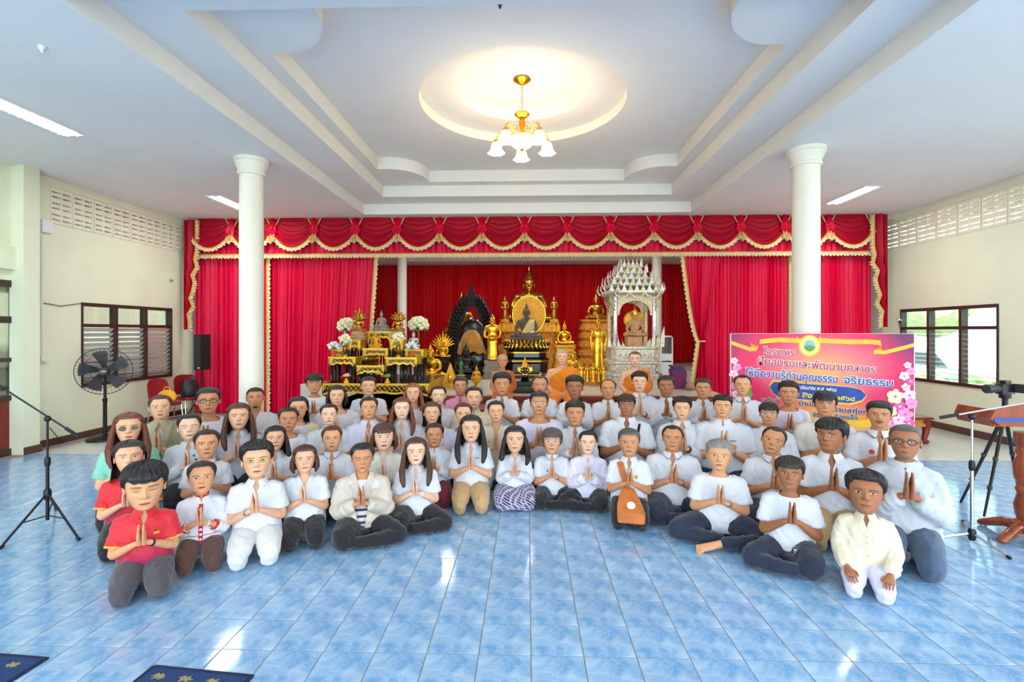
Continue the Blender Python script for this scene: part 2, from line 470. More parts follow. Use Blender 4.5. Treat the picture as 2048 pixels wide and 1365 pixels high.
column('stage_column', atY(1314, 600, 15.6).x, 15.6, .15, HS, 4.3, False, 'grey round column standing at the back right of the stage')

# stage
xs0, xs1 = atY(862, 800, YS).x, atY(1452, 800, YS).x
stage = struct('stage_floor', MB().box(xs0, xs1, YS, YC + .6, .02, HS).box(XL, XR, YC + .62, YB, .02, HS).box(atY(600, 800, 10.4).x, xs0, 10.42, YC + .6, .02, HS), M_stone, label='grey stone stage floor behind the seated crowd')
obj('stage_front', MB().box(xs0, xs1, YS - .03, YS, 0, HS - .03).box(xs0 - .02, xs1 + .02, YS - .06, YS + .001, HS - .07, HS - .02), M_stagewood, stage, False)
# steps in front of the stage
struct('stage_step', MB().box(atY(955, 800, 8.4).x, atY(1325, 800, 8.4).x, 7.95, YS - .065, 0, .60), M_stagewood, label='brown wooden step along the stage front')
struct('stage_step', MB().box(-1.2, 1.9, 7.6, 7.945, 0, .30), M_stagewood, label='low brown wooden step along the stage front')
# stage shell
M_stagewall = mat('stage_wall', (206, 196, 186), 0.8, vary=0.04)
struct('wall_stage_back', MB().box(XL, XR, YB, YB + .15, 0, 4.6), M_stagewall)
struct('wall_stage_left', MB().box(XL - WT, XL, YC + .4, YB, 0, 4.6), M_stagewall)
struct('wall_stage_right', MB().box(XR, XR + WT, YC + .4, YB, 0, 4.6), M_stagewall)
sc_mb = MB(); S1 = rect(-4.2, 4.2, 11.6, 17.2)
plate(sc_mb, rect(XL, XR, YC + .3, YB), S1, 4.3); plate(sc_mb, S1, None, 4.6)
sc_o = struct('ceiling_stage', sc_mb, M_ceil)
f_ = MB(); fascia(f_, S1, 4.3, 4.6); obj('fascia', f_, M_fascia, sc_o, False)

# outside
M_ground = mat('outside_ground', (170, 168, 155), 0.9, vary=0.15, scale=0.8)
struct('ground_outside', MB().box(-60, 60, -40, 60, -.5, -.2), M_ground)
# ================================================================== curtains, lamps
def cloth_mat(name, rgb, rough=0.75, sheen=0.3, fold=0.25, fs=7.0, vary=0.08, stretch=(1, 1, 1)):
    return mat(name, rgb, rough, vary=vary, scale=5, bump=fold, bscale=fs, sheen=sheen, spec=0.25, stretch=stretch)
M_cur = mat('red_satin_curtain', (222, 2, 62), 0.45, vary=0.12, scale=3, stretch=(8, 8, .4), spec=0.25)
M_cur_d = mat('dark_red_swag', (168, 2, 36), 0.5, vary=0.12, scale=4, spec=0.2)
M_cur_b = mat('deep_red_back_curtain', (212, 2, 18), 0.6, spec=0.2, vary=0.14, scale=3, stretch=(8, 8, .4))
M_trim = mat('cream_gold_ruffle', (216, 186, 128), 0.6, vary=0.12, scale=60, rgb2=(238, 220, 182))
M_gold_braid = mat('gold_braid', (226, 168, 52), 0.45, vary=0.15, scale=60)

def pleated(x_l, x_r, z0, z1, Y, n, amp, nz=10, sub=6, seed=0, flare=0.0, thick=True):
    """pleated sheet; x_l, x_r functions of height fraction (0 bottom..1 top)"""
    rnd = random.Random(seed); N = n * sub
    ph = [rnd.uniform(.6, 1.25) for _ in range(n + 2)]
    rows = []
    for i in range(nz + 1):
        t = i / nz; z = z0 + (z1 - z0) * t; a, b = x_l(t), x_r(t); row = []
        for j in range(N + 1):
            u = j / N; k = min(int(u * n), n - 1); s = u * n
            w = math.sin(2 * PI * s) * .7 + .3 * math.sin(2 * PI * s * 2 + k)
            y = Y + amp * ph[k] * w * (0.75 + .25 * (1 - t) + flare * (1 - t))
            row.append((a + (b - a) * u + amp * .35 * math.sin(2 * PI * s * .5 + seed) * (1 - t), y, z))
        rows.append(row)
    return MB().grid(rows)
def ruffle(path, w, depth=.02, freq=55, two=True):
    """ruffled ribbon along a path: a wavy cream frill with a gold braid above it. w: function/number half widths; direction given per point"""
    mb = MB(); fr = []; br = []
    P = [Vector(p[0]) for p in path]; D = [Vector(p[1]) for p in path]      # point, outward direction
    L = 0; rows_i = []; 
    # resample
    seg = []
    for i in range(len(P) - 1):
        k = max(1, int((P[i + 1] - P[i]).length * freq * 1.2))
        for j in range(k): seg.append((P[i].lerp(P[i + 1], j / k), D[i].lerp(D[i + 1], j / k)))
    seg.append((P[-1], D[-1]))
    g = []
    for i, (p, dd) in enumerate(seg):
        dd = dd.normalized(); wv = math.sin(i * 1.9) * depth; wl = 1 + .14 * math.sin(i * 1.3 + 1)
        g.append([p + Vector((0, -.012, 0)), p + dd * w * .5 * wl + Vector((0, -.02 + wv * .5, 0)), p + dd * w * wl + Vector((0, -.016 + wv, 0))])
    mb.grid(g)
    mb.m(1).tube([p + Vector((0, -.02, 0)) + dd.normalized() * w * .12 for p, dd in seg[::2] + [seg[-1]]], .011, 5)
    return mb

# pelmet: sixteen swags over a pleated band
pel = thing('curtain_pelmet', 'red swagged stage pelmet with cream and gold ruffles under the ceiling', 'pelmet', (0, YC, 0))
PX0, PX1 = atY(386, 450, YC).x, atY(1741, 450, YC).x
ZB = 3.56
obj('band', pleated(lambda t: PX0, lambda t: PX1, ZB, HC, 0.02, 110, .022, 3, 4, 3), M_cur, pel)
obj('band_trim', ruffle([((PX0 + (PX1 - PX0) * i / 60, -.02, ZB + .02), (0, 0, -1)) for i in range(61)], .10), [M_trim, M_gold_braid], pel)
NSW = 16; sw = (PX1 - PX0) / NSW
def swag(x0, x1, depth):
    rows = []; nu, nv = 20, 26; bot = []
    for i in range(nv + 1):
        v = i / nv; row = []
        for j in range(nu + 1):
            u = j / nu; c = 4 * u * (1 - u)
            inset = (1 - v) * .0
            x = x0 + (x1 - x0) * u
            side = .36 * v                               # the sides slope down to the tails
            z = HC - .005 - v * (.31 + (depth - .31) * c)
            xx = x0 + (x1 - x0) * (.5 + (u - .5) * (.70 + .36 * v))
            y = -.05 - .10 * c ** .5 * (.35 + .65 * v) - .026 * c ** .6 * math.sin(v ** .8 * 2 * PI * 5.5) * (v * 1.3)
            row.append((xx, y, z))
        rows.append(row)
    return rows
for k in range(NSW):
    x0, x1 = PX0 + k * sw, PX0 + (k + 1) * sw
    rows = swag(x0 + .02, x1 - .02, .66)
    s_ = obj('swag', MB().grid(rows), M_cur_d, pel)
    edge = [r[0] for r in rows] + rows[-1][1:-1] + [r[-1] for r in rows[::-1]]
    cx, cz = (x0 + x1) / 2, HC - .2
    path = []
    for i, p in enumerate(edge):
        q = Vector((p[0] - cx, 0, p[2] - cz)); 
        if i < len(rows): q = Vector((-1, 0, -.1))
        elif i >= len(edge) - len(rows): q = Vector((1, 0, -.1))
        path.append((p, q))
    # slim trim along the sides, wide one along the bottom
    n = len(rows)
    tr = ruffle(path[:n - 6], .025); 
    b = ruffle(path[n - 7:len(path) - n + 7], .085); o_ = len(tr.v); tr.v += b.v; tr.f += [tuple(i + o_ for i in f) for f in b.f]; tr.mi += b.mi
    b = ruffle(path[len(path) - n + 6:], .025); o_ = len(tr.v); tr.v += b.v; tr.f += [tuple(i + o_ for i in f) for f in b.f]; tr.mi += b.mi
    obj('swag_trim', tr, [M_trim, M_gold_braid], s_)
    if k < NSW - 1:
        # folded tail between two swags
        g = []
        for i in range(9):
            v = i / 8; hw = .03 + .085 * min(1, v * 1.3) * (1 if v < .75 else 1 - (v - .75) * 2.6); row = []
            for j in range(9):
                u = j / 8 - .5
                row.append((x1 + u * 2 * hw, -.075 - .02 * math.cos(u * 4 * PI) - .04 * v, HC - .005 - v * .40 - (.10 * v * (1 - abs(u) * 2))))
            g.append(row)
        t_ = obj('swag_tail', MB().grid(g), M_cur, pel)
        e = g[-1]; obj('tail_trim', ruffle([((e[0][0], e[0][1] - .02, e[0][2]), (-.4, 0, -1)), ((e[4][0], e[4][1] - .03, e[4][2]), (0, 0, -1)), ((e[8][0], e[8][1] - .02, e[8][2]), (.4, 0, -1))], .09, .03, 90), [M_trim, M_gold_braid], t_)
# side jabots with stepped trims
def jabot(xa, xb, zt, zb, sgn, label):
    t = thing('curtain_jabot', label, 'curtain', (0, YC - .1, 0))
    rows = []; n = 14; st = []
    for i in range(n + 1):
        v = i / n; z = zt + (zb - zt) * v; row = []
        inner = xb + (xa - xb) * max(0, (v - .28) / .72) * .75 + (.05 * math.sin(v * 34) * (1 if v > .3 else 0)) * -sgn
        for j in range(7):
            u = j / 6; row.append((xa + (inner - xa) * u, .05 * math.sin(u * 9) - .04, z))
        rows.append(row); st.append((row[-1], (-sgn, 0, -.3)))
    obj('cloth', MB().grid(rows), M_cur_d, t)
    obj('trim', ruffle(st, .10, .03), [M_trim, M_gold_braid], t)
jabot(atY(376, 450, YC).x, atY(398, 450, YC).x, 4.32, 1.9, -1, 'narrow dark red curtain tail at the far left of the pelmet')
jabot(atY(1766, 450, YC).x, atY(1741, 450, YC).x, 4.34, 1.95, 1, 'narrow dark red curtain tail at the far right of the pelmet')

def cx_(p): return atY(p, 600, YC).x
def curtain(label, fl, fr, z0, z1, n, dy=0.12, seed=0, trimside=None, tie=None, amp=.035):
    t = thing('stage_curtain', label, 'curtain', (0, YC + dy, 0), group=None)
    obj('drape', pleated(fl, fr, z0, z1, 0, n, amp, 16, 6, seed), M_cur, t)
    if trimside:
        f = fl if trimside == 'l' else fr; d = -1 if trimside == 'l' else 1
        obj('edge_trim', ruffle([((f(i / 24), -.03, z0 + (z1 - z0) * i / 24), (d, 0, 0)) for i in range(25)], .09, .02, 40), [M_trim, M_gold_braid], t)
    if tie: obj('tie_back', MB().torus((tie[0], 0, tie[1]), .07, .018, 16, 6, 'z', 1, .8), M_trim, t)
    return t
ZT = 3.75
curtain('bright red pleated curtain beside the left wall and speaker', lambda t: cx_(381), lambda t: cx_(528), .03, ZT, 16, .14, 1, 'r')
curtain('bright red pleated curtain behind the stepped altar tables', lambda t: cx_(529), lambda t: cx_(745) - .28 * (1 - t) ** 1.2, .03, ZT, 24, .2, 2, 'r')
def tied(t):
    zt = .30
    if t > zt: k = ((t - zt) / (1 - zt)) ** .62; return cx_(1402) + (cx_(1368) - cx_(1402)) * k
    return cx_(1402) - .12 * (1 - t / zt)
def tied_r(t):
    zt = .30
    if t > zt: k = (t - zt) / (1 - zt); return cx_(1410) + (cx_(1450) - cx_(1410)) * k
    return cx_(1410) + .1 * (1 - t / zt)
curtain('red curtain gathered by a cord at the right of the stage opening', tied, tied_r, HS + .01, ZT, 9, .10, 3, 'l', (cx_(1406), HS + .3 * (ZT - HS)), .03)
curtain('bright red pleated curtain left of the right column', lambda t: cx_(1418) - .02 * (1 - t), lambda t: cx_(1586), .03, ZT, 20, .22, 4, 'r')
curtain('bright red pleated curtain at right, beside the right wall', lambda t: cx_(1590), lambda t: cx_(1752), .03, ZT, 18, .16, 5)
# back curtain of the stage
for i, (a, b, nm) in enumerate(((XL + .05, atY(795, 600, 18.2).x, 'left of'), (atY(795, 600, 18.2).x + .02, atY(1320, 600, 18.2).x, 'between'), (atY(1320, 600, 18.2).x + .02, XR - .05, 'right of'))):
    t = thing('back_curtain', 'deep red pleated curtain on the stage back wall, %s the grey stage columns' % nm, 'curtain', (0, 18.2, 0))
    obj('drape', pleated(lambda t: a, lambda t: b, HS + .02, 4.28, 0, int((b - a) * 9), .03, 6, 6, 20 + i), M_cur_b, t)

# ------------------------------------------------------------------ ceiling troffers
M_tube = mat('lit_tube', (246, 250, 255), 0.4, emit=14.0, vary=0.01)
M_refl = mat('troffer_reflector', (214, 224, 230), 0.25, metal=0.6, vary=0.03)
M_metalw = mat('white_metal', (232, 234, 232), 0.4, vary=0.03)
M_tube.cycles.emission_sampling = 'NONE'
def troffer(x, y0, y1, label, z=HC, power=TROFFER_POWER):
    t = thing('ceiling_light', label, 'ceiling light', (x, (y0 + y1) / 2, z), group='recessed tube lights'); h = (y1 - y0) / 2
    obj('frame', MB().box(-.16, -.135, -h, h, -.012, .0).box(.135, .16, -h, h, -.012, .0).box(-.135, .135, -h, -h + .025, -.012, .0).box(-.135, .135, h - .025, h, -.012, .0), M_metalw, t, False)
    obj('reflector', MB().box(-.135, .135, -h + .025, h - .025, -.004, -.001), M_refl, t, False)
    for s in (-.065, .065): obj('tube', MB().tube([(s, -h + .04, -.012), (s, h - .04, -.012)], .0135, 8), M_tube, t)
    for k in range(11):
        yy = -h + .1 + k * (2 * h - .2) / 10
        obj('louvre_blade', MB().box(-.135, .135, yy - .003, yy + .003, -.028, -.002), M_refl, t, False)
    ld = bpy.data.lights.new('tube_light', 'AREA'); ld.shape = 'RECTANGLE'; ld.size = .26; ld.size_y = (y1 - y0) * .94; ld.energy = power; ld.color = (.94, .98, 1.0)
    lo = bpy.data.objects.new('tube_light', ld); COL.objects.link(lo); lo.parent = t; lo.location = (0, 0, -.032)
troffer(-5.78, 9.0, 10.2, 'recessed tube light near the left column')
troffer(-5.78, 5.0, 6.2, 'recessed tube light at the left edge of the ceiling')
troffer(5.95, 8.75, 9.95, 'recessed tube light near the right column')
troffer(5.95, 4.75, 5.95, 'recessed tube light at the right edge of the ceiling')
troffer(-5.78, .8, 2.0, 'recessed tube light over the left front of the hall')
troffer(5.95, .8, 2.0, 'recessed tube light over the right front of the hall')

# ------------------------------------------------------------------ chandelier
M_brass = mat('polished_brass', (226, 160, 40), 0.25, metal=0.9, vary=0.1, scale=20)
M_shade = mat('lit_frosted_shade', (255, 226, 176), 0.5, vary=0.01, emit=CHANDELIER_EMISSION)
cp = atZ(1044, 158, LV[5])
ch = thing('chandelier', 'brass chandelier with five lit frosted bell shades and a bowl', 'chandelier', (cp.x, cp.y, LV[5]))
obj('ceiling_rose', MB().lathe([(.02, 0), (.11, -.005), (.12, -.02), (.08, -.05), (.03, -.075), (.015, -.085)], n=24), M_brass, ch)
for i in range(12):
    o = obj('chain_link', MB().torus((0, 0, -.10 - i * .032), .011, .0035, 10, 5, 'y' if i % 2 else 'x', 1, 1.6), M_brass, ch)
obj('stem', MB().lathe([(.01, -.47), (.10, -.475), (.105, -.49), (.06, -.53), (.02, -.54), (.045, -.57), (.05, -.62), (.03, -.66), (.035, -.72), (.07, -.76), (.075, -.78), (.02, -.80)], n=20), M_brass, ch)
obj('bowl', MB().lathe([(.02, -.78), (.15, -.79), (.165, -.84), (.15, -.89), (.10, -.935), (.03, -.955)], n=24), M_shade, ch)
obj('finial', MB().lathe([(.03, -.95), (.035, -.965), (.015, -.985), (.018, -1.0), (.004, -1.02)], n=10), M_brass, ch)
obj('bowl_rim', MB().torus((0, 0, -.79), .16, .014, 28, 6, 'z'), M_brass, ch)
for k in range(5):
    a = R(20 + 72 * k); ca, sa = math.cos(a), math.sin(a)
    def P(r, z): return (r * ca, r * sa, z)
    arm = obj('arm', MB().tube([P(.05, -.74), P(.12, -.80), P(.19, -.79), (P(.25, -.72)), P(.31, -.70), P(.36, -.74), P(.37, -.80)], [.011] * 7, 8), M_brass, ch)
    obj('scroll', MB().tube([P(.10 + .05 * math.cos(t * .7) * (1 - t / 12), -.66 + .05 * math.sin(t * .7) * (1 - t / 12)) for t in range(10)], .005, 6), M_brass, arm)
    obj('lamp_cup', MB().lathe([(.012, .02), (.035, .01), (.045, -.03)], (*P(.37, -.80)[:2], -.80), 14), M_brass, arm)
    rr = []
    for i, (r, z) in enumerate([(.03, -.82), (.062, -.85), (.075, -.90), (.085, -.94), (.115, -.975)]):
        rr.append([(P(.37, 0)[0] + r * (1 + (.09 * math.cos(6 * 2 * PI * q / 24) if i == 4 else 0)) * math.cos(2 * PI * q / 24), P(.37, 0)[1] + r * (1 + (.09 * math.cos(6 * 2 * PI * q / 24) if i == 4 else 0)) * math.sin(2 * PI * q / 24), z) for q in range(24)])
    obj('shade', MB().loft(rr, cap=True), M_shade, arm)
for x in (-2.2, 0.2, 2.6): troffer(x, 12.6, 13.8, 'added stage light hidden behind the pelmet, %s' % {-2.2: 'left', .2: 'middle', 2.6: 'right'}[x], 4.6, 38)  # lights added to brighten the stage, out of view behind the pelmet
# ================================================================== people: templates
def remesh(mb, voxel, smooth=3, fac=0.6):
    me = mb.mesh('tmp', False); o = bpy.data.objects.new('tmp', me); COL.objects.link(o)
    m = o.modifiers.new('r', 'REMESH'); m.mode = 'VOXEL'; m.voxel_size = voxel
    if smooth:
        s = o.modifiers.new('s', 'SMOOTH'); s.iterations = smooth; s.factor = fac
    dg = bpy.context.evaluated_depsgraph_get()
    ev = o.evaluated_get(dg); em = ev.to_mesh()
    out = MB(); out.v = [v.co[:] for v in em.vertices]; out.f = [tuple(p.vertices) for p in em.polygons]; out.mi = [0] * len(out.f)
    ev.to_mesh_clear(); bpy.data.objects.remove(o); bpy.data.meshes.remove(me)
    return out
def join(mb, other, M=None, mi=None):
    o = len(mb.v)
    mb.v += [tuple(M @ Vector(p)) for p in other.v] if M else list(other.v)
    mb.f += [tuple(i + o for i in f) for f in other.f]
    mb.mi += [mi] * len(other.f) if mi is not None else list(other.mi)
    return mb
def mirx(mb):
    out = MB(); out.v = [(-x, y, z) for x, y, z in mb.v]; out.f = [tuple(reversed(f)) for f in mb.f]; out.mi = list(mb.mi); return out
def ell(z, rx, ry, cy, n=20, cx=0):
    # slightly squared ellipse
    out = []
    for k in range(n):
        a = 2 * PI * k / n; c, s = math.cos(a), math.sin(a); p = 0.86
        out.append((cx + rx * math.copysign(abs(c) ** p, c), cy + ry * math.copysign(abs(s) ** p, s), z))
    return out
TORSO = [(.13, .185, .135, .045), (.20, .192, .148, .035), (.28, .186, .146, .022), (.36, .177, .138, .016), (.44, .174, .128, .012), (.52, .180, .124, .008), (.58, .180, .114, .010), (.625, .162, .096, .016), (.655, .120, .082, .018), (.678, .084, .072, .018), (.70, .066, .064, .016)]
CHIN = 0.735
ARMS = {   # shoulder, elbow, wrist, fingertip for x > 0
    'wai': ((.163, .02, .612), (.212, -.050, .345), (.044, -.215, .472), (.011, -.275, .650)),
    'waihigh': ((.163, .02, .612), (.214, -.085, .36), (.046, -.245, .515), (.011, -.305, .69)),
    'knees': ((.168, .02, .612), (.225, -.04, .36), (.165, -.27, .245), (.135, -.42, .205)),
    'lap': ((.168, .02, .612), (.232, .0, .36), (.10, -.19, .215), (-.01, -.26, .19)),
}
def arm_paths(k):
    s, e, w, t = [Vector(q) for q in ARMS[k]]; return s, e, w, t
def hand(W, zd, yd, xo, rest=False):
    """hand with palm, four fingers and thumb; W wrist, zd along the fingers, yd towards the thumb side"""
    zd = zd.normalized(); yd = (yd - zd * yd.dot(zd)).normalized(); xd = yd.cross(zd)
    def P(x, y, z): return W + xd * (x * 1.15) + yd * (y * 1.18) + zd * (z * 1.03)
    mb = MB(); rings = []
    for z, hw, th in ((-.02, .023, .019), (.01, .027, .017), (.04, .036, .0155), (.07, .040, .0135), (.095, .038, .011), (.102, .03, .007)):
        rings.append([P(th * math.sin(2 * PI * k / 12), hw * math.cos(2 * PI * k / 12), z) for k in range(12)])
    mb.loft(rings)
    for y, ln, r in ((-.0295, .056, .0078), (-.0100, .070, .0086), (.0098, .076, .0088), (.0290, .068, .0086)):
        cv = .010 if rest else .0
        mb.tube([P(0, y * .96, .085), P(-cv * .2, y * 1.0, .085 + ln * .42), P(-cv, y * .98, .085 + ln * .75), P(-cv * 2.2, y * .93, .085 + ln)], [r, r, r * .92, r * .7], 8, up=tuple(xd), round_end=True)
    mb.tube([P(0, .022, .022), P(-.002, .043, .048), P(-.003, .049, .078), P(-.003, .046, .102)], [.013, .0115, .0098, .0075], 8, up=tuple(xd), round_end=True)
    return mb
def hands_for(k):
    s, e, w, t = arm_paths(k); mb = MB()
    if k.startswith('wai'):
        h = hand(Vector((.0165, w.y - .02, w.z + .018)), Vector((-.0, t.y - w.y, t.z - w.z)), Vector((0, 1, .2)), 0)
    elif k == 'knees':
        h = hand(w + (t - w) * .1, t - w, Vector((-1, 0, .15)), 0, True)
    else:
        h = hand(w + (t - w) * .1, t - w, Vector((-.3, -.2, 1)), 0, True)
    join(mb, h); join(mb, mirx(h)); return mb
def upper_body(k, shrink=.012, chest=True):
    s, e, w, t = arm_paths(k); mb = MB()
    mb.loft([ell(z, max(rx - shrink, .05), max(ry - shrink, .05), cy) for z, rx, ry, cy in TORSO[:-1]])
    mb.tube([(0, .018, .60), (0, .012, .70), (0, -.002, .80)], [.066, .056, .055], 14)
    hw = Vector((.0165, w.y - .012, w.z + .01)) if k.startswith('wai') else w + (t - w) * .08
    for sx in (1, -1):
        f = lambda p: (p.x * sx, p.y, p.z)
        mb.tube([f(s + Vector((-.05, 0, .0))), f(s), f(s.lerp(e, .5)), f(e)], [.05, .052, .046, .040], 12, round_end=True)
        mb.tube([f(e), f(e.lerp(w, .3)), f(e.lerp(w, .75)), f(w), f(hw)], [.040, .042, .032, .026, .023], 12, round_end=True)
    return remesh(mb, .0125, 3)
def shirt(k, sleeve, loose=0.0, hem=.13, vneck=None, scoop=None, waistlong=0):
    s, e, w, t = arm_paths(k); mb = MB()
    rings = []
    for z, rx, ry, cy in TORSO:
        if z < hem - .001: continue
        l = loose * max(0, min(1, (.62 - z) / .3))
        rings.append(ell(z, rx + l, ry + l, cy))
    mb.loft(rings)
    for sx in (1, -1):
        f = lambda p: (p.x * sx, p.y, p.z)
        a = s + Vector((-.06, 0, .015))
        if sleeve == 'short':
            mb.tube([f(a), f(s + Vector((-.005, 0, 0))), f(s.lerp(e, .45)), f(s.lerp(e, .74))], [.062, .068, .066, .068 + loose * .5], 14)
        elif sleeve == 'none': pass
        else:
            r = .052 + loose * .4
            mb.tube([f(a), f(s), f(s.lerp(e, .5)), f(e)], [.062, .066, .058 + loose * .5, r + .006], 14, round_end=True)
            end = .93 if sleeve == 'long' else .55
            mb.tube([f(e), f(e.lerp(w, .35)), f(e.lerp(w, end * .8)), f(e.lerp(w, end))], [r + .006, r + .004, .046 + loose * .5, .040 + loose * .5], 14)
    o = remesh(mb, .0135, 3)
    if vneck or scoop:
        bm = bmesh.new(); vs = [bm.verts.new(p) for p in o.v]; [bm.faces.new([vs[i] for i in f]) for f in o.f]
        if vneck:
            zv, hw = vneck; sl = hw / (.71 - zv)
            for sx in (1, -1):
                bmesh.ops.bisect_plane(bm, geom=bm.verts[:] + bm.edges[:] + bm.faces[:], plane_co=(0, 0, zv), plane_no=(sx * 1.0, 0, -sl))
            kill = [f for f in bm.faces if f.calc_center_median().y < .01 and f.calc_center_median().z > zv and abs(f.calc_center_median().x) < sl * (f.calc_center_median().z - zv)]
        else:
            zc, drop = scoop
            bmesh.ops.bisect_plane(bm, geom=bm.verts[:] + bm.edges[:] + bm.faces[:], plane_co=(0, .016, zc), plane_no=(0, -drop, 1))
            kill = [f for f in bm.faces if (f.calc_center_median() - Vector((0, .016, zc))).dot(Vector((0, -drop, 1))) > 0 and abs(f.calc_center_median().x) < .105]
        bmesh.ops.delete(bm, geom=kill, context='FACES')
        bm.verts.index_update()
        o = MB(); o.v = [v.co[:] for v in bm.verts]; o.f = [tuple(v.index for v in f.verts) for f in bm.faces]; o.mi = [0] * len(o.f); bm.free()
    return o
def folds(mb, amp=.004, seed=0, zmax=.6):
    """soft cloth folds"""
    from mathutils import noise
    me = mb.mesh('t', False); no = [v.normal.copy() for v in me.vertices]; bpy.data.meshes.remove(me)
    o = Vector((seed * 3.7, seed * 1.3, seed * 2.1))
    for i, p in enumerate(mb.v):
        q = Vector((p[0] * 9 + p[2] * 5, p[1] * 7, p[2] * 8 - abs(p[0]) * 9)) + o
        r1 = 1 - 2.6 * abs(noise.noise(q)); r2 = 1 - 2.6 * abs(noise.noise(q * 1.9 + o))
        w = 1 if p[2] < zmax else max(0, 1 - (p[2] - zmax) / .06)
        mb.v[i] = tuple(Vector(p) + no[i] * (r1 * .75 + r2 * .4) * amp * w)
    return mb
# ---- legs (each returns trousers MB, bare-foot MB or None, and pelvis height offset)
def legs_heels(skirt=False):
    mb = MB(); mb.ball((0, .05, .19), .175, .16, .13, 16, 10)
    for s in (1, -1):
        mb.tube([(s * .085, .04, .19), (s * .105, -.14, .185), (s * .118, -.30, .135), (s * .122, -.375, .095)], [.115, .108, .09, .068], 16, round_end=True)
        mb.tube([(s * .12, -.36, .068), (s * .11, -.12, .065), (s * .09, .14, .06)], [.066, .066, .05], 14, round_end=True)
    if skirt:
        mb.tube([(0, .02, .17), (0, -.16, .165), (0, -.32, .10), (0, -.38, .075)], [(.10, .15), (.10, .15), (.085, .15), (.06, .13)], 16, round_end=True)
        mb.ball((0, -.1, .05), .235, .30, .05, 20, 6)
    return remesh(mb, .014, 3), None, 0.0
def legs_kneel():
    mb = MB(); mb.ball((0, .02, .46), .175, .14, .14, 16, 10)
    for s in (1, -1):
        mb.tube([(s * .088, .01, .46), (s * .105, -.03, .26), (s * .11, -.05, .10)], [.108, .092, .07], 16, round_end=True)
        mb.tube([(s * .11, -.04, .072), (s * .11, .15, .062), (s * .1, .38, .055)], [.07, .064, .045], 14, round_end=True)
    return remesh(mb, .015, 3), None, .27
def legs_side(sg=1):
    mb = MB(); mb.ball((0, .05, .12), .18, .16, .12, 16, 10)
    mb.tube([(-sg * .085, .02, .12), (-sg * .13, -.16, .135), (-sg * .15, -.31, .115), (-sg * .15, -.38, .09)], [.11, .105, .088, .066], 16, round_end=True)
    mb.tube([(-sg * .15, -.36, .07), (-sg * .02, -.20, .065), (sg * .1, -.05, .06)], [.066, .064, .05], 14, round_end=True)
    mb.tube([(sg * .09, .02, .12), (sg * .20, -.14, .12), (sg * .30, -.24, .095), (sg * .33, -.27, .085)], [.11, .10, .086, .07], 16, round_end=True)
    mb.tube([(sg * .33, -.27, .075), (sg * .15, -.33, .072), (-sg * .02, -.34, .065)], [.072, .066, .052], 14, round_end=True)
    return remesh(mb, .014, 3), None, -.085
def foot(ankle, toe, up=(0, 0, 1)):
    a, t = Vector(ankle), Vector(toe); d = (t - a).normalized(); sd = d.cross(Vector(up)).normalized()
    mb = MB(); mb.tube([a - d * .05, a, a + d * .06, a + d * .12, a + d * .16], [(.032, .032), (.036, .034), (.030, .036), (.022, .042), (.016, .040)], 12, up=up, round_end=True)
    for i in range(5):
        o = (i - 2) * .0165
        mb.tube([a + d * .15 + sd * o, a + d * (.20 - abs(i - 1) * .007) + sd * o * 1.05 - Vector(up) * .004], [.0105 if i else .014, .008 if i else .011], 8, up=up, round_end=True)
    return mb
def legs_cross():
    mb = MB(); mb.ball((0, .05, .13), .185, .16, .13, 16, 10)
    for s in (1, -1):
        mb.tube([(s * .09, .02, .125), (s * .22, -.12, .135), (s * .34, -.23, .115), (s * .37, -.26, .10)], [.112, .105, .088, .07], 16, round_end=True)
    mb.tube([(.37, -.26, .085), (.18, -.34, .085), (.02, -.37, .075)], [.07, .066, .05], 14, round_end=True)
    mb.tube([(-.37, -.26, .085), (-.16, -.27, .075), (.0, -.25, .06)], [.07, .066, .05], 14, round_end=True)
    ft = MB(); join(ft, foot((-.02, -.385, .065), (-.16, -.44, .03), (0, -.5, .9))); join(ft, foot((.10, -.22, .05), (.22, -.16, .035)))
    return remesh(mb, .014, 3), ft, -.075
LEGS = {}
def legs_t(k):
    if k not in LEGS:
        f = {'heels': legs_heels, 'skirt': lambda: legs_heels(True), 'kneel': legs_kneel, 'side': legs_side, 'sidel': lambda: legs_side(-1), 'cross': legs_cross}[k]
        t, ft, dz = f(); folds(t, .0085, hash(k) % 7 if False else len(k)); LEGS[k] = (t.mesh('trousers'), ft, dz)
    return LEGS[k]
SHIRTS = {}
STYLES = {  # sleeve, loose, vneck, scoop
    'polo': ('short', .012, (.585, .046), None), 'tee': ('short', .012, None, (.682, .25)), 'shirt': ('long', .014, (.59, .046), None),
    'shirtshort': ('short', .014, (.585, .048), None), 'mandarin': ('short', .012, (.645, .024), None), 'mandarinlong': ('long', .014, (.645, .024), None),
    'blouse': ('short', .020, (.585, .062), None), 'blouselong': ('long', .022, (.60, .055), None), 'three': ('three', .016, (.64, .022), None), 'round': ('long', .02, None, (.670, .35)), 'roundshort': ('short', .02, None, (.672, .32)),
    'jacket': ('long', .026, (.06, .100), None), 'loose': ('long', .040, (.60, .040), None), 'hoodie': ('long', .036, (.655, .03), None), 'robe': ('robe', 0, None, None),
}
BVH = {}
def shirt_t(style, arms):
    key = (style, arms)
    if key not in SHIRTS:
        sl, lo, v, sc = STYLES[style]
        mb = shirt(arms, sl, lo, .13, v, sc)
        folds(mb, .0085 if style not in ('loose', 'hoodie', 'jacket') else .0115, len(style))
        BVH[key] = BVHTree.FromPolygons([Vector(p) for p in mb.v], mb.f)
        SHIRTS[key] = mb.mesh('shirt', True, 80)
    return SHIRTS[key]
BODIES = {}
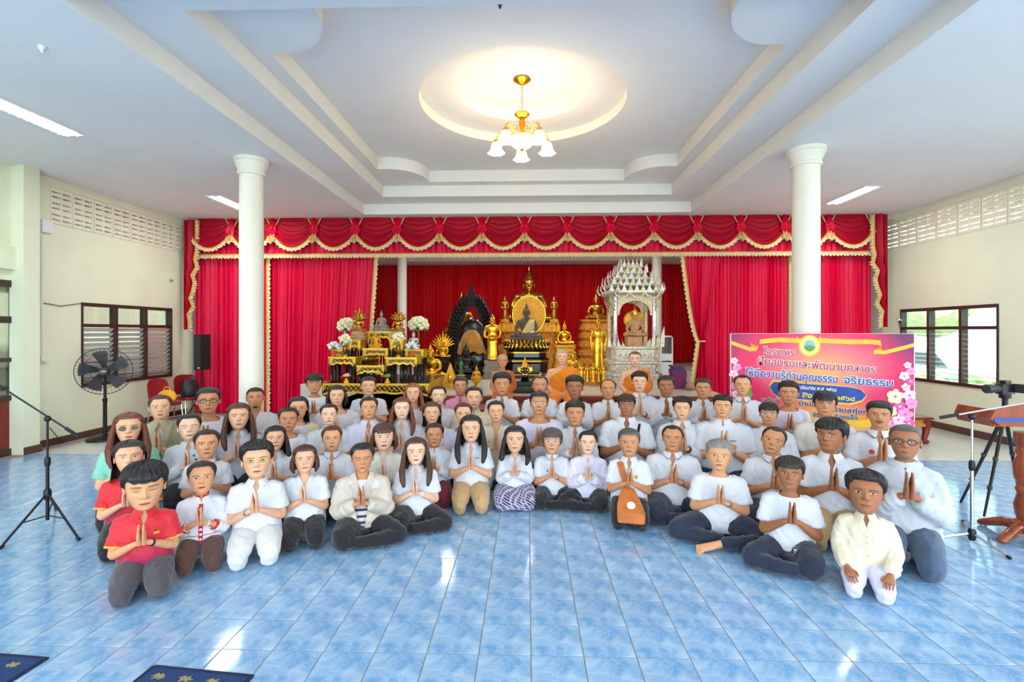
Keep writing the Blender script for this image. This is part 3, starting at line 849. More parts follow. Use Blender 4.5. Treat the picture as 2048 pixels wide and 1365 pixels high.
def body_t(arms):
    if arms not in BODIES:
        mb = upper_body(arms); join(mb, hands_for(arms)); BODIES[arms] = mb
    return BODIES[arms]

# ---- head
HZ = [(-.120, .012, -.060, -.015), (-.116, .026, -.074, .005), (-.108, .037, -.083, .018), (-.095, .046, -.0885, .030), (-.08, .0525, -.0895, .042), (-.06, .059, -.0895, .056), (-.04, .0645, -.0890, .068), (-.02, .0685, -.0885, .080), (.0, .0715, -.0875, .089), (.02, .0735, -.0880, .095), (.04, .0745, -.0885, .099), (.06, .0735, -.0840, .099), (.08, .0685, -.0740, .093), (.098, .0575, -.0560, .080), (.112, .0420, -.0340, .060), (.121, .0220, -.0120, .034), (.1245, .004, .002, .014)]
_hz = np.array(HZ)
def head_dims(z):
    return tuple(np.interp(z, _hz[:, 0], _hz[:, k]) for k in (1, 2, 3))
def head_pt(a, z, off=0.0, feat=True):
    """a: angle, 0 = face centre, +pi/2 = +x side"""
    w, f, b = head_dims(z); cy = (f + b) / 2 * .35 + .0
    s, c = math.sin(a), math.cos(a); p = .84 if c > 0 else .95
    x = w * math.copysign(abs(s) ** .92, s)
    y = cy - (cy - f) * abs(c) ** p if c > 0 else cy + (b - cy) * abs(c) ** p
    if feat and c > 0:
        ax = abs(x)
        if -.045 < z < .03:
            t = (.03 - z) / .058 if z > -.028 else max(0, 1 - (-.028 - z) / .014)
            sg = .0062 + .0055 * max(0, min(1, t)); y -= (.004 + .019 * max(0, t) ** 1.5) * math.exp(-(x / sg) ** 2) if t > 0 else 0
        if -.05 < z < -.012: y -= .006 * math.exp(-((ax - .0125) / .0055) ** 2 - ((z + .031) / .008) ** 2)
        y += .0085 * math.exp(-((ax - .031) / .0145) ** 2 - ((z - .006) / .0095) ** 2)
        y -= .0035 * math.exp(-((ax - .030) / .022) ** 2 - ((z - .027) / .008) ** 2)
        y -= .004 * math.exp(-((ax - .042) / .016) ** 2 - ((z + .022) / .018) ** 2)
        y -= .0045 * math.exp(-(x / .021) ** 2 - ((z + .066) / .012) ** 2)
        y += .003 * math.exp(-(x / .018) ** 2 - ((z + .086) / .006) ** 2)
        y -= .004 * math.exp(-(x / .016) ** 2 - ((z + .104) / .009) ** 2)
    if off:
        l = math.hypot(x / max(w, .01), 1e-6)
        d = Vector((x / .0056, (y - .004) / .0088, max(0, z - .03) / .0080))
        if d.length > 0: d.normalize()
        return Vector((x, y, z)) + d * off
    return Vector((x, y, z))
NA = 60
ANG = [-PI + 2 * PI * i / NA for i in range(NA)]
# finer steps around the face
ANG = sorted([math.copysign(abs(t) ** 1.35 * PI, t) for t in [(-1 + 2 * i / NA) for i in range(NA)]])
ZS = list(np.linspace(-.120, -.09, 6)) + list(np.linspace(-.085, .04, 34)) + list(np.linspace(.047, .1245, 13))
def face_y(x, z):
    w, f, b = head_dims(z); s = min(.999, (abs(x) / w) ** (1 / .92)); return head_pt(math.copysign(math.asin(s), x), z).y
def head_template(closed=False, smile=0.0, beard=None):
    mb = MB(); mb.loft([[head_pt(a, z) for a in ANG] for z in ZS])
    # ears
    for s in (1, -1):
        mb.ball((s * .0735, .008, -.004), .009, .018, .031, 10, 8); mb.ball((s * .0745, .000, -.024), .007, .010, .012, 8, 6)
    # eyes: white, iris, lid line
    for s in (1, -1):
        ex, ez = s * .0305, .0055
        def strip(x0, x1, zt, zb, off, mi, n=9):
            top = []; bot = []
            for i in range(n):
                t = i / (n - 1); x = ex + s * (x0 + (x1 - x0) * t)
                za, zc = zt(t), zb(t); top.append((x, face_y(x, ez + za) - off, ez + za)); bot.append((x, face_y(x, ez + zc) - off, ez + zc))
            mb.m(mi).grid([bot, top]); mb.m(0)
        arch = lambda t: math.sin(PI * t) ** .7
        if not closed:
            strip(-.0135, .0135, lambda t: .0048 * arch(t) + .001 * t, lambda t: -.0034 * arch(t) + .001 * t, .0012, 1)
            k = 12; vs = [(ex + .0056 * math.cos(2 * PI * i / k), face_y(ex + .0056 * math.cos(2 * PI * i / k), ez + .0006 + .0044 * math.sin(2 * PI * i / k)) - .0026, ez + .0006 + .0044 * math.sin(2 * PI * i / k)) for i in range(k)]
            mb.m(2)._add(vs, [tuple(range(k))]); mb.m(0)
            strip(-.0145, .0150, lambda t: .0062 * arch(t) + .0012 * t, lambda t: .0042 * arch(t) + .001 * t, .0030, 2)
            strip(-.0135, .0140, lambda t: -.0034 * arch(t) + .001 * t, lambda t: -.0042 * arch(t) + .001 * t, .0020, 4)
        else:
            strip(-.0140, .0145, lambda t: -.0008 - .0028 * arch(t), lambda t: -.0026 - .0032 * arch(t), .0020, 2)
        strip(-.018, .022, lambda t: .0205 + .0040 * math.sin(PI * min(1, t * .95 + .1)) + .0015 * t, lambda t: .0155 + .0042 * math.sin(PI * min(1, t * .95 + .1)) + .0030 * t, .0016, 3)
    # lips
    def lip(zt, zb, mi, off):
        n = 13; g = [[], [], []]
        for i in range(n):
            t = i / (n - 1) * 2 - 1; x = t * .0225; up = smile * t * t
            a, c = zt(t) + up, zb(t) + up; m_ = (a + c) / 2
            g[0].append((x, face_y(x, c) - .0008, c)); g[1].append((x, face_y(x, m_) - off * (1 - t * t) - .0012, m_)); g[2].append((x, face_y(x, a) - .0008, a))
        mb.m(mi).grid(g); mb.m(0)
    lip(lambda t: -.0655 + .0055 * (1 - abs(t)) ** .8 - .0014 * math.exp(-(t / .12) ** 2), lambda t: -.0660 - .0006 * (1 - t * t), 4, .0035)
    lip(lambda t: -.0668 - .0006 * (1 - t * t), lambda t: -.0665 - .0078 * (1 - t * t) ** .8, 4, .0045)
    n = 9; mb.m(2).grid([[(x, face_y(x, -.0672 + smile * (x / .0225) ** 2) - .0022, -.0672 + smile * (x / .0225) ** 2 + dz) for x in np.linspace(-.0225, .0225, n)] for dz in (-.0005, .0006)]); mb.m(0)
    # nostrils
    for s in (1, -1):
        x, z = s * .0075, -.0355; mb.m(4).ball((x, face_y(x, z) + .0005, z), .0035, .0018, .0016, 8, 4); mb.m(0)
    if beard == 'moustache':
        mb.m(3).grid([[(x, face_y(x, z0 - .05 * abs(x)) - .0016, z0 - .05 * abs(x)) for x in np.linspace(-.024, .024, 11)] for z0 in (-.0575, -.049)]); mb.m(0)
    if beard == 'goatee':
        mb.m(3).grid([[(x, face_y(x, z) - .004, z) for x in np.linspace(-.017, .017, 7)] for z in (-.117, -.108, -.098, -.090)]); mb.m(0)
    return mb
HEADS = {}
def head_t(*k):
    if k not in HEADS: HEADS[k] = head_template(*k)
    return HEADS[k]
# ---- hair
def smooth01(t): t = max(0, min(1, t)); return t * t * (3 - 2 * t)
def hair_cap(front=.078, temple=.050, side=-.004, back=-.075, top_t=.020, side_t=.009, back_t=.014, fringe=0, wave=.0015, part=None, seed=0, recede=0.0, ramp=.2):
    top_t *= .78
    """cap of hair between the hairline and the crown"""
    mb = MB(); rows = []; nv = 13; A = [-PI + 2 * PI * i / 64 for i in range(64)]; rnd = random.Random(seed)
    ph = rnd.uniform(0, 6)
    def line(a):
        d = abs(a)
        if d < R(38): h = front + recede * smooth01((d - R(10)) / R(22))
        elif d < R(62): h = front + recede + (temple - front - recede) * smooth01((d - R(38)) / R(24))
        elif d < R(84): h = temple + (side - temple) * smooth01((d - R(62)) / R(20))
        elif d < R(112): h = side + (.012 - side) * smooth01((d - R(84)) / R(10))
        else: h = .012 + (back - .012) * smooth01((d - R(112)) / R(26))
        if fringe and d < R(52): h -= fringe * (1 - smooth01((d - R(30)) / R(22))) * (1 + .12 * math.sin(d * 17 + ph))
        return h
    for i in range(nv + 1):
        v = i / nv; row = []
        for a in A:
            h = line(a); z = h + (.1242 - h) * v ** .9
            d = abs(a); t0 = back_t if d > R(115) else (side_t if d > R(60) else side_t * .6 + top_t * .4)
            th = (t0 + (top_t - t0) * smooth01((z - .03) / .08)) * (smooth01(v / ramp) * .94 + .06)
            if fringe and d < R(52): th = max(th, .010)
            th += wave * math.sin(a * 23 + z * 40 + ph) * min(1, v * 6)
            if part is not None and v > .2: th -= .006 * math.exp(-((a - part) / .09) ** 2) * smooth01((v - .2) / .2)
            row.append(head_pt(a, z, th, feat=False))
        rows.append(row)
    mb.loft(rows, cap=False)
    top = rows[-1]; c = sum(top, Vector()) / len(top); mb._add(top + [c + Vector((0, 0, .002))], [(i, (i + 1) % 64, 64) for i in range(64)])
    # underside lip
    mb.loft([[head_pt(a, line(a), -.004, feat=False) for a in A], rows[0]], cap=False)
    return mb
def lock(mb, pts, rad, n=10): mb.tube(pts, rad, n, up=(0, 1, 0), round_end=True)
def hair_t(style, seed=0):
    # every style is a cap from the hairline up, with locks where the hair is long
    if style == 'short': return hair_cap(seed=seed)
    if style == 'shorttop': return hair_cap(front=.072, top_t=.028, side_t=.007, back_t=.010, wave=.0025, seed=seed)
    if style == 'messy': return hair_cap(front=.070, fringe=.022, top_t=.030, side_t=.012, wave=.004, seed=seed)
    if style == 'fringe': return hair_cap(front=.068, fringe=.030, top_t=.026, side_t=.012, wave=.003, seed=seed, side=-.02)
    if style == 'buzz': return hair_cap(top_t=.005, side_t=.003, back_t=.003, wave=.0003, seed=seed)
    if style == 'recede': return hair_cap(front=.094, temple=.058, recede=.006, top_t=.010, side_t=.008, back_t=.011, wave=.001, seed=seed)
    if style == 'bald': return hair_cap(front=.112, temple=.062, recede=.004, top_t=.004, side_t=.008, back_t=.010, wave=.001, seed=seed)
    if style == 'sweep': return hair_cap(front=.078, top_t=.034, side_t=.012, back_t=.014, wave=.004, part=.5, seed=seed)
    if style == 'tied' or style == 'bun':
        mb = hair_cap(front=.090, temple=.046, side=-.016, back=-.08, top_t=.018, side_t=.013, back_t=.018, wave=.0008, part=0.0 if seed % 2 else .35, seed=seed, ramp=.5)
        mb.ball((0, .120, -.02 if style == 'tied' else .06), .036, .03, .036, 12, 8); mb.tube([(.02, .125, -.02), (.03, .12, -.09), (.02, .10, -.15)], [.02, .018, .006], 8); return mb
    if style == 'crop':                                 # short woman's cut with fringe
        mb = hair_cap(front=.068, fringe=.024, temple=.03, side=-.045, back=-.09, top_t=.026, side_t=.017, back_t=.02, wave=.002, seed=seed); return mb
    mb = hair_cap(front=.080 if style != 'bang' else .07, fringe=.028 if style == 'bang' else 0, temple=.048, side=.0, back=-.06, top_t=.020, side_t=.014, back_t=.018, wave=.0012, part=None if style == 'bang' else (0.15 if seed % 2 else -0.2), seed=seed)
    L = {'bob': -.11, 'bang': -.11, 'shoulder': -.16, 'long': -.30, 'longback': -.20, 'oneside': -.22}[style]
    # back sheet
    g = []
    for i in range(10):
        v = i / 9; z = .03 + (min(L, -.1) * .9 - .03) * v
        row = []
        for j in range(25):
            a = R(80) + (R(280) - R(80)) * j / 24
            p = head_pt(a, max(z, -.055), .018 + .010 * v, feat=False)
            k = 1.0 + .10 * v; row.append((p.x * k * (1 + .03 * math.sin(j * 2.3) * v), p.y * (.75 + .25 * (1 - v)) + .02 * v, z + .004 * math.sin(j * 3.1 + seed) * v))
        g.append(row)
    mb.grid(g)
    if style in ('bob', 'bang', 'shoulder'):
        for s in (1, -1):
            lock(mb, [(s * .074, -.015, .045), (s * .088, -.018, -.01), (s * .090, -.02, -.07), (s * .078, -.026, L)], [(.030, .014), (.036, .017), (.036, .018), (.02, .012)])
    elif style in ('long', 'oneside'):
        for s in (1, -1):
            LL = L if style == 'long' or s == (1 if seed % 2 else -1) else -.17
            lock(mb, [(s * .072, -.010, .05), (s * .088, -.014, -.01), (s * .096, -.02, -.09), (s * .104, -.075, -.17), (s * .098, -.115, LL * .82), (s * .088, -.125, LL)][:6 if LL < -.18 else 4], [(.028, .013), (.034, .017), (.036, .02), (.034, .024), (.030, .022), (.014, .012)][:6 if LL < -.18 else 4], 12)
    return mb
HAIRS = {}
def hair_mesh(style, seed):
    k = (style, seed % 3)
    if k not in HAIRS: HAIRS[k] = hair_t(style, seed % 3)
    return HAIRS[k]
# ================================================================== people: assembly
def skin_mat(n, c): return mat('skin_' + n, c, 0.5, vary=0.05, scale=25, spec=0.35)
SK = {'fair': skin_mat('fair', (240, 194, 164)), 'light': skin_mat('light', (232, 176, 140)), 'mid': skin_mat('mid', (222, 160, 118)), 'tan': skin_mat('tan', (204, 140, 100)), 'dark': skin_mat('dark', (168, 108, 74))}
M_eye = mat('eye_white', (240, 236, 232), 0.3, vary=0.02)
M_iris = mat('dark_iris', (34, 22, 18), 0.25, vary=0.1)
M_brow = mat('brow_hair', (52, 36, 30), 0.8, vary=0.1)
M_browg = mat('grey_brow_hair', (120, 110, 104), 0.8, vary=0.1)
LIP = {'red': mat('red_lips', (196, 48, 56), 0.4, vary=0.05), 'rose': mat('rose_lips', (206, 112, 106), 0.45, vary=0.05), 'dim': mat('brown_lips', (178, 108, 92), 0.5, vary=0.05)}
HC_ = {}
def hair_mat(n, c):
    if n not in HC_: HC_[n] = mat('hair_' + n, c, 0.42, vary=0.35, scale=60, stretch=(1, 1, .15), bump=.5, bscale=110, spec=0.5)
    return HC_[n]
for n_, c_ in (('black', (26, 22, 22)), ('dark', (44, 31, 27)), ('brown', (78, 46, 34)), ('auburn', (112, 58, 38)), ('copper', (140, 78, 50)), ('grey', (138, 134, 132)), ('saltpepper', (84, 80, 78)), ('stubble', (128, 96, 76)), ('stubblegrey', (176, 160, 148))): hair_mat(n_, c_)
CM = {}
def cm(c):
    if isinstance(c, bpy.types.Material): return c
    names = {'W': (220, 222, 230), 'WW': (226, 222, 212), 'CR': (226, 216, 192), 'LV': (222, 216, 240), 'K': (30, 30, 34), 'NV': (36, 44, 64), 'CH': (78, 74, 80), 'KH': (196, 160, 112), 'BR': (92, 62, 52), 'MA': (120, 26, 40), 'BG': (208, 196, 182), 'MT': (140, 208, 184), 'PK': (246, 164, 200), 'GY': (196, 200, 206), 'JN': (74, 92, 116), 'WT': (222, 222, 222), 'PL': (226, 222, 244), 'YL': (244, 226, 170), 'OL': (168, 164, 134), 'OR': (238, 134, 30), 'RU': (196, 96, 36)}
    if c not in CM: CM[c] = cloth_mat('cloth_' + c.lower(), names[c], fold=.5, fs=16.0, vary=.05)
    return CM[c]
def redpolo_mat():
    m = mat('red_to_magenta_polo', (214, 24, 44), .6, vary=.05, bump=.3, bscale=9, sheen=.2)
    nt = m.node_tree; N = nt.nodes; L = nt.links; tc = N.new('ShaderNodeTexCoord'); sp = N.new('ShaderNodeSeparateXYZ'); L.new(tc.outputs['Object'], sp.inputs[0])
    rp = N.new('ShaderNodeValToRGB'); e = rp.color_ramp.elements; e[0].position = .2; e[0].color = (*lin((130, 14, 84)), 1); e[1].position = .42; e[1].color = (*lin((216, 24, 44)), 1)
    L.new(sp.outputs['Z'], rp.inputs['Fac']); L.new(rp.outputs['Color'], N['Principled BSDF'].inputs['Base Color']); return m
def pattern_mat(name, a, b, sc, kind='diamond'):
    m = mat(name, a, .8, vary=.05, sheen=.2); nt = m.node_tree; N = nt.nodes; L = nt.links
    tc = N.new('ShaderNodeTexCoord')
    w1 = N.new('ShaderNodeTexWave'); w1.inputs['Scale'].default_value = sc; w1.inputs['Distortion'].default_value = 1.5; w1.bands_direction = 'DIAGONAL'
    mp = N.new('ShaderNodeMapping'); mp.inputs['Rotation'].default_value = (0, 0, 1.57); w2 = N.new('ShaderNodeTexWave'); w2.inputs['Scale'].default_value = sc; w2.inputs['Distortion'].default_value = 1.5; w2.bands_direction = 'DIAGONAL'
    L.new(tc.outputs['Object'], w1.inputs['Vector']); L.new(tc.outputs['Object'], mp.inputs['Vector']); L.new(mp.outputs['Vector'], w2.inputs['Vector'])
    mn = N.new('ShaderNodeMath'); mn.operation = 'MAXIMUM' if kind == 'diamond' else 'MULTIPLY'; L.new(w1.outputs['Fac'], mn.inputs[0]); L.new(w2.outputs['Fac'], mn.inputs[1])
    rp = N.new('ShaderNodeValToRGB'); e = rp.color_ramp.elements; e[0].position = .62; e[1].position = .74; e[0].color = (*lin(a), 1); e[1].color = (*lin(b), 1)
    L.new(mn.outputs[0], rp.inputs['Fac']); L.new(rp.outputs['Color'], N['Principled BSDF'].inputs['Base Color']); return m
M_redpolo = redpolo_mat()
M_ikat = pattern_mat('navy_ikat', (44, 48, 84), (186, 176, 196), 11)
M_maroon = pattern_mat('maroon_silk', (104, 18, 34), (150, 40, 52), 16, 'x')
M_gold_w = mat('gold_metal', (220, 170, 70), .3, metal=.8)
M_steel = mat('steel', (190, 192, 196), .3, metal=.9)
M_blackp = mat('black_plastic', (26, 26, 28), .4, vary=.1)
M_lens = glass('spectacle_lens', (236, 242, 244), .985)
M_lens_d = glass('tinted_lens', (120, 92, 104), .97)
M_yellow = cloth_mat('yellow_trim', (240, 176, 50)); M_navytrim = cloth_mat('navy_trim', (52, 64, 120)); M_redtrim = cloth_mat('red_trim', (206, 36, 56)); M_bluetrim = cloth_mat('blue_trim', (40, 80, 170)); M_orangeprint = mat('orange_print', (246, 160, 30), .6); M_greenprint = mat('green_print', (90, 170, 90), .6); M_blackprint = mat('black_print', (40, 38, 44), .7); M_redprint = mat('red_print', (200, 60, 70), .6)

def collar_mb(stand=False, w=1.0, g=11):
    mb = MB(); rows = [[], [], [], []]; n = 33
    for i in range(n):
        p = R(g) + (2 * PI - 2 * R(g)) * i / (n - 1); c, s = math.cos(p), math.sin(p); f = max(0, c)
        def pt(r, z, ys=1.0): return (r * s, .014 - r * c * ys, z)
        if stand:
            zt = .732 - .020 * (1 + c) / 2
            rows[0].append(pt(.0635, .690 - .02 * f)); rows[1].append(pt(.0650, .70)); rows[2].append(pt(.0640, zt)); rows[3].append(pt(.0600, zt - .002))
        else:
            zt = .728 - .018 * (1 + c) / 2; tip = f ** 4
            rows[0].append(pt(.060, zt - .014)); rows[1].append(pt(.0645, zt + .002)); rows[2].append(pt(.076 + .008 * f, zt - .012 - .014 * f)); 
            q = pt(.092 + .004 * f, .684 - .010 * f - .034 * tip * w); rows[3].append((q[0] + math.copysign(.020 * tip, s), q[1] - .012 * tip, q[2]))
    mb.grid(rows); return mb, rows
_col, _colrows = collar_mb(); COLLAR = _col.mesh('collar', True, 80)
_st, _ = collar_mb(True, g=7); STAND = _st.mesh('collar', True, 80)
def _stripe(t0, t1):
    a, b = _colrows[2], _colrows[3]; mb = MB()
    mb.grid([[Vector(p).lerp(Vector(q), t) + Vector((0, -.0025, .003)) for p, q in zip(a, b)] for t in (t0, t1)]); return mb.mesh('collar_stripe')
STRIPE = _stripe(.72, .9)
def glasses_mb(r=.0195, thick=.0016, lens=True, sq=1.0):
    mb = MB()
    for s in (1, -1):
        y = face_y(s * .031, .004) - .014
        mb.m(0).torus((s * .0325, y, .003), r, thick, 20, 6, 'y', 1.1, sq)
        if lens:
            k = 16; mb.m(1)._add([(s * .0325 + r * 1.1 * math.cos(2 * PI * i / k), y, .003 + r * sq * math.sin(2 * PI * i / k)) for i in range(k)], [tuple(range(k))]); mb.m(0)
        mb.tube([(s * .054, y + .001, .006), (s * .074, y + .03, .008), (s * .0775, .012, .008)], thick * .9, 6)
    y = face_y(.0, .008) - .004
    mb.tube([(-.012, y - .004, .007), (0, y - .006, .009), (.012, y - .004, .007)], thick, 6)
    return mb
def patch(key, dz, x0, x1, z0, z1, off=.003, n=6, poly=None):
    """thin cloth patch lying on the shirt front"""
    bv = BVH[key]; rows = []
    for i in range(n + 1):
        row = []
        for j in range(n + 1):
            x, z = x0 + (x1 - x0) * j / n, z0 + (z1 - z0) * i / n
            h = bv.ray_cast(Vector((x, -.6, z)), Vector((0, 1, 0)))
            y = h[0].y if h[0] else -.12
            row.append((x, y - off, z + dz))
        rows.append(row)
    return rows
def disc(key, dz, cx, cz, r, off=.0035, n=16):
    bv = BVH[key]; vs = []
    for k in range(n + 1):
        x, z = (cx + r * math.cos(2 * PI * k / n), cz + r * math.sin(2 * PI * k / n)) if k < n else (cx, cz)
        h = bv.ray_cast(Vector((x, -.6, z)), Vector((0, 1, 0))); vs.append((x, (h[0].y if h[0] else -.12) - off, z + dz))
    mb = MB(); mb._add(vs, [(i, (i + 1) % n, n) for i in range(n)]); return mb
def bracelet(arms, t=.86, side=1, r=.031, w=.008):
    s, e, wr, tip = arm_paths(arms); a, b = e.lerp(wr, t), e.lerp(wr, t + .05)
    f = lambda p: (p.x * side, p.y, p.z)
    d = (b - a).normalized(); m_ = (a + b) / 2
    return MB().tube([f(m_ - d * w), f(m_ + d * w)], [r, r], 16)
PN = [0]
def person(label, hx, yt, yc, Y, style='polo', col='W', legs='heels', lcol='K', skin='mid', hair='short', hcol='black', glasses=None, trim=None, arms='wai', closed=False, smile=0.0, lip='dim', beard=None, sx=1.0, rot=None, watch=None, yaw=0.0, tilt=0.0, pitch=None, belt=False, cat='person', inner=None, buttons=None, extra=None, z0=0.0, hs=None, lean=0.0, collar=None, hseed=None, lsx=1.0):
    PN[0] += 1; sd = PN[0]
    top = atY(hx, yt, Y); chin = atY(hx, yc, Y); hh = top.z - chin.z
    X = top.x
    legmesh, ft, dz = legs_t(legs)
    s = (chin.z - z0) / (CHIN + dz)
    face = -math.atan2(X, Y)
    br = face * .85 if rot is None else rot
    root = thing('person', label, cat, (X, Y, z0), br, 'people kneeling in rows for the group picture' if cat == 'person' and z0 == 0 else ('monks seated before the stage edge' if z0 else None), (s * sx, s * (1 + (sx - 1) * .6), s))
    if pitch is None: pitch = .55 * math.atan2(CAMH - chin.z, Y)
    hsc = (hh / .262 if hs is None else hs * s) / s
    hsc_x = hsc / sx * 1.24 * (1 + (sx - 1) * .3)
    HM = Matrix.Translation((0, -.022, CHIN + dz + .118 * hsc)) @ Matrix.Rotation(face - br + yaw, 4, 'Z') @ Matrix.Rotation(-pitch, 4, 'X') @ Matrix.Rotation(tilt, 4, 'Y') @ Matrix.Diagonal((hsc_x, hsc_x, hsc, 1))
    up = Matrix.Translation((0, 0, dz))
    # body: torso, arms, hands, neck, head in one mesh
    mb = MB(); join(mb, body_t(arms if style != 'robe' else arms), up); join(mb, head_t(closed, smile, beard), HM)
    if ft: join(mb, ft)
    bm_ = MATS.get('x'); grey = hcol in ('grey', 'saltpepper', 'stubblegrey')
    body = obj('body', mb.mesh('body', True, 70), [SK[skin], M_eye, M_iris, M_browg if grey else M_brow, LIP[lip]], root)
    sh = link('robe' if style == 'robe' else 'shirt', shirt_t(style, arms), cm(col), root, loc=(0, 0, dz))
    lg = link('skirt' if legs == 'skirt' else ('lower_robe' if style == 'robe' else 'trousers'), legmesh, cm(lcol), root)
    lg.scale = (.9, .62, 1) if Y > 5.5 and z0 == 0 else (lsx, 1, 1)
    hb = MB(); join(hb, hair_mesh(hair, sd if hseed is None else hseed), HM); obj('hair', hb.mesh('hair', True, 60), HC_[hcol], root)
    key = (style, arms)
    ck = collar if collar is not None else ('flat' if style in ('polo', 'shirt', 'shirtshort', 'loose') else ('stand' if style in ('mandarin', 'mandarinlong', 'hoodie', 'three') else None))
    if ck:
        c_ = link('collar', COLLAR if ck == 'flat' else STAND, cm(col) if ck == 'flat' or not trim else trim, sh)
        if trim and ck == 'flat': link('collar_stripe', STRIPE, trim, c_)
    if style in ('polo', 'shirtshort', 'shirt', 'loose') and buttons is not False:
        zs = (.30, .595) if style in ('shirt', 'loose', 'shirtshort') else (.50, .597)
        obj('placket', MB().grid(patch(key, 0, -.013, .013, zs[0], zs[1], .0028, 8)), cm(col), sh)
        for k in range(3 if style == 'polo' else 5):
            z = zs[1] - .02 - k * (.035 if style == 'polo' else .055)
            obj('button', disc(key, 0, 0, z, .0055, .006, 8), M_eye if not buttons else buttons, sh)
    if glasses:
        gm = {'gold': (M_gold_w, M_lens), 'black': (M_blackp, M_lens), 'sun': (M_gold_w, M_lens_d), 'steel': (M_steel, M_lens)}[glasses]
        g_ = MB(); join(g_, glasses_mb(.0225 if glasses == 'sun' else .0195, .0026 if glasses == 'black' else .0014, True, .85 if glasses in ('steel',) else .95), HM)
        obj('glasses', g_, list(gm), root)
    if watch:
        side = -1 if watch.startswith('l') else 1
        wm = {'k': M_blackp, 's': M_steel, 'g': M_gold_w, 'b': M_eye}[watch[1]]
        w_ = obj('wristwatch' if watch[1] in 'ks' else 'bracelet', bracelet(arms, .86 if style not in ('shirt', 'blouselong') else .95, side, .033, .007), wm, root, loc=(0, 0, dz))
    if belt:
        obj('belt', MB().loft([ell(z + dz, .210, .172, .03, 28) for z in (.165, .195)], cap=False), M_blackp, root)
        obj('belt_buckle', MB().box(-.022, .022, -.152, -.140, .165 + dz, .197 + dz), M_steel, root)
    if extra: extra(root, sh, key, dz)
    return root
# extras -----------------------------------------------------------------------------------------
def badge(cx, cz, r, m_, m2=None, name='badge'):
    def f(root, sh, key, dz):
        b = obj(name, disc(key, 0, cx, cz, r), m_, sh)
        if m2: obj('badge_centre', disc(key, 0, cx, cz, r * .55, .005), m2, b)
    return f
def sleeve_trim(m_, arms='wai', long=False):
    def f(root, sh, key, dz):
        s, e, w, t = arm_paths(arms)
        for sx in (1, -1):
            a, b = (s.lerp(e, .70), s.lerp(e, .76)) if not long else (e.lerp(w, .46), e.lerp(w, .56))
            q = lambda p: (p.x * sx, p.y, p.z); r = .0755 if not long else .0535
            obj('sleeve_trim', MB().tube([q(a), q(b)], [r, r], 18), m_, sh)
    return f
def strip(x0, x1, z0, z1, m_, name='trim', off=.004, n=8):
    def f(root, sh, key, dz): obj(name, MB().grid(patch(key, 0, x0, x1, z0, z1, off, n)), m_, sh)
    return f
def many(*fs):
    def f(root, sh, key, dz):
        for q in fs: q(root, sh, key, dz)
    return f
def pocket(m_, x0=.05, x1=.125, z0=.44, z1=.53): return strip(x0, x1, z0, z1, m_, 'pocket', .003, 5)
# monk robe template
def robe_t(arms):
    s, e, w, t = arm_paths(arms); mb = MB()
    mb.loft([ell(z, rx + .010, ry + .010, cy) for z, rx, ry, cy in TORSO[:-1]])
    f = lambda p: (p.x, p.y, p.z)
    mb.tube([f(s + Vector((-.06, 0, .015))), f(s), f(s.lerp(e, .5)), f(e)], [.068, .074, .07, .066], 14, round_end=True)
    mb.tube([f(e), f(e.lerp(w, .5)), f(e.lerp(w, .8))], [.066, .06, .056], 14)
    o = remesh(mb, .0135, 3)
    bm = bmesh.new(); vs = [bm.verts.new(p) for p in o.v]; [bm.faces.new([vs[i] for i in q]) for q in o.f]
    co, no = Vector((.055, 0, .69)), Vector((-.62, 0, .78))
    bmesh.ops.bisect_plane(bm, geom=bm.verts[:] + bm.edges[:] + bm.faces[:], plane_co=co, plane_no=no)
    bmesh.ops.delete(bm, geom=[q for q in bm.faces if (q.calc_center_median() - co).dot(no) > 0], context='FACES')
    bm.verts.index_update()
    o = MB(); o.v = [v.co[:] for v in bm.verts]; o.f = [tuple(v.index for v in q.verts) for q in bm.faces]; o.mi = [0] * len(o.f); bm.free()
    for i, p in enumerate(o.v):                          # diagonal drapery folds
        k = .006 * math.sin((p[0] * .78 + p[2] * .62) * 150) + .004 * math.sin((p[0] * .8 + p[2] * .5) * 77 + 1)
        o.v[i] = (p[0], p[1] + (-k if p[1] < 0 else k), p[2])
    return o
for a_ in ('lap',):
    rb = robe_t(a_); BVH[('robe', a_)] = BVHTree.FromPolygons([Vector(p) for p in rb.v], rb.f); SHIRTS[('robe', a_)] = rb.mesh('robe', True, 80)
# ================================================================== people: everyone in the photograph
def ethnic(root, sh, key, dz):
    strip(-.020, .020, .15, .63, M_redtrim, 'embroidered_placket', .004, 14)(root, sh, key, dz)
    for k in range(9): obj('embroidery', MB().grid(patch(key, 0, -.012, .012, .17 + k * .05, .19 + k * .05, .006, 2)), M_eye, sh)
    strip(-.17, .17, .315, .322, M_redtrim, 'waist_piping', .004, 16)(root, sh, key, dz)
    sleeve_trim(M_redtrim, 'wai', True)(root, sh, key, dz)
def tee_under(root, sh, key, dz):
    mb = MB()
    for z0 in (.25, .31, .37, .43): mb.grid([[(x, -.1235 - .012 * (1 - (x / .08) ** 2) - (.010 if z < .36 else 0), z + dz) for x in np.linspace(-.055, .055, 7)] for z in (z0, z0 + .02)])
    obj('shirt_print', mb, M_blackprint, root)
    obj('undershirt', MB().loft([ell(z + dz, rx + .004, ry + .004, cy) for z, rx, ry, cy in TORSO[:9]], cap=False), cm('W'), root)
    for s in (1, -1): strip(s * .008 + s * .0, s * .0, .14, .33, M_blackp, 'zip_edge', .004, 6)
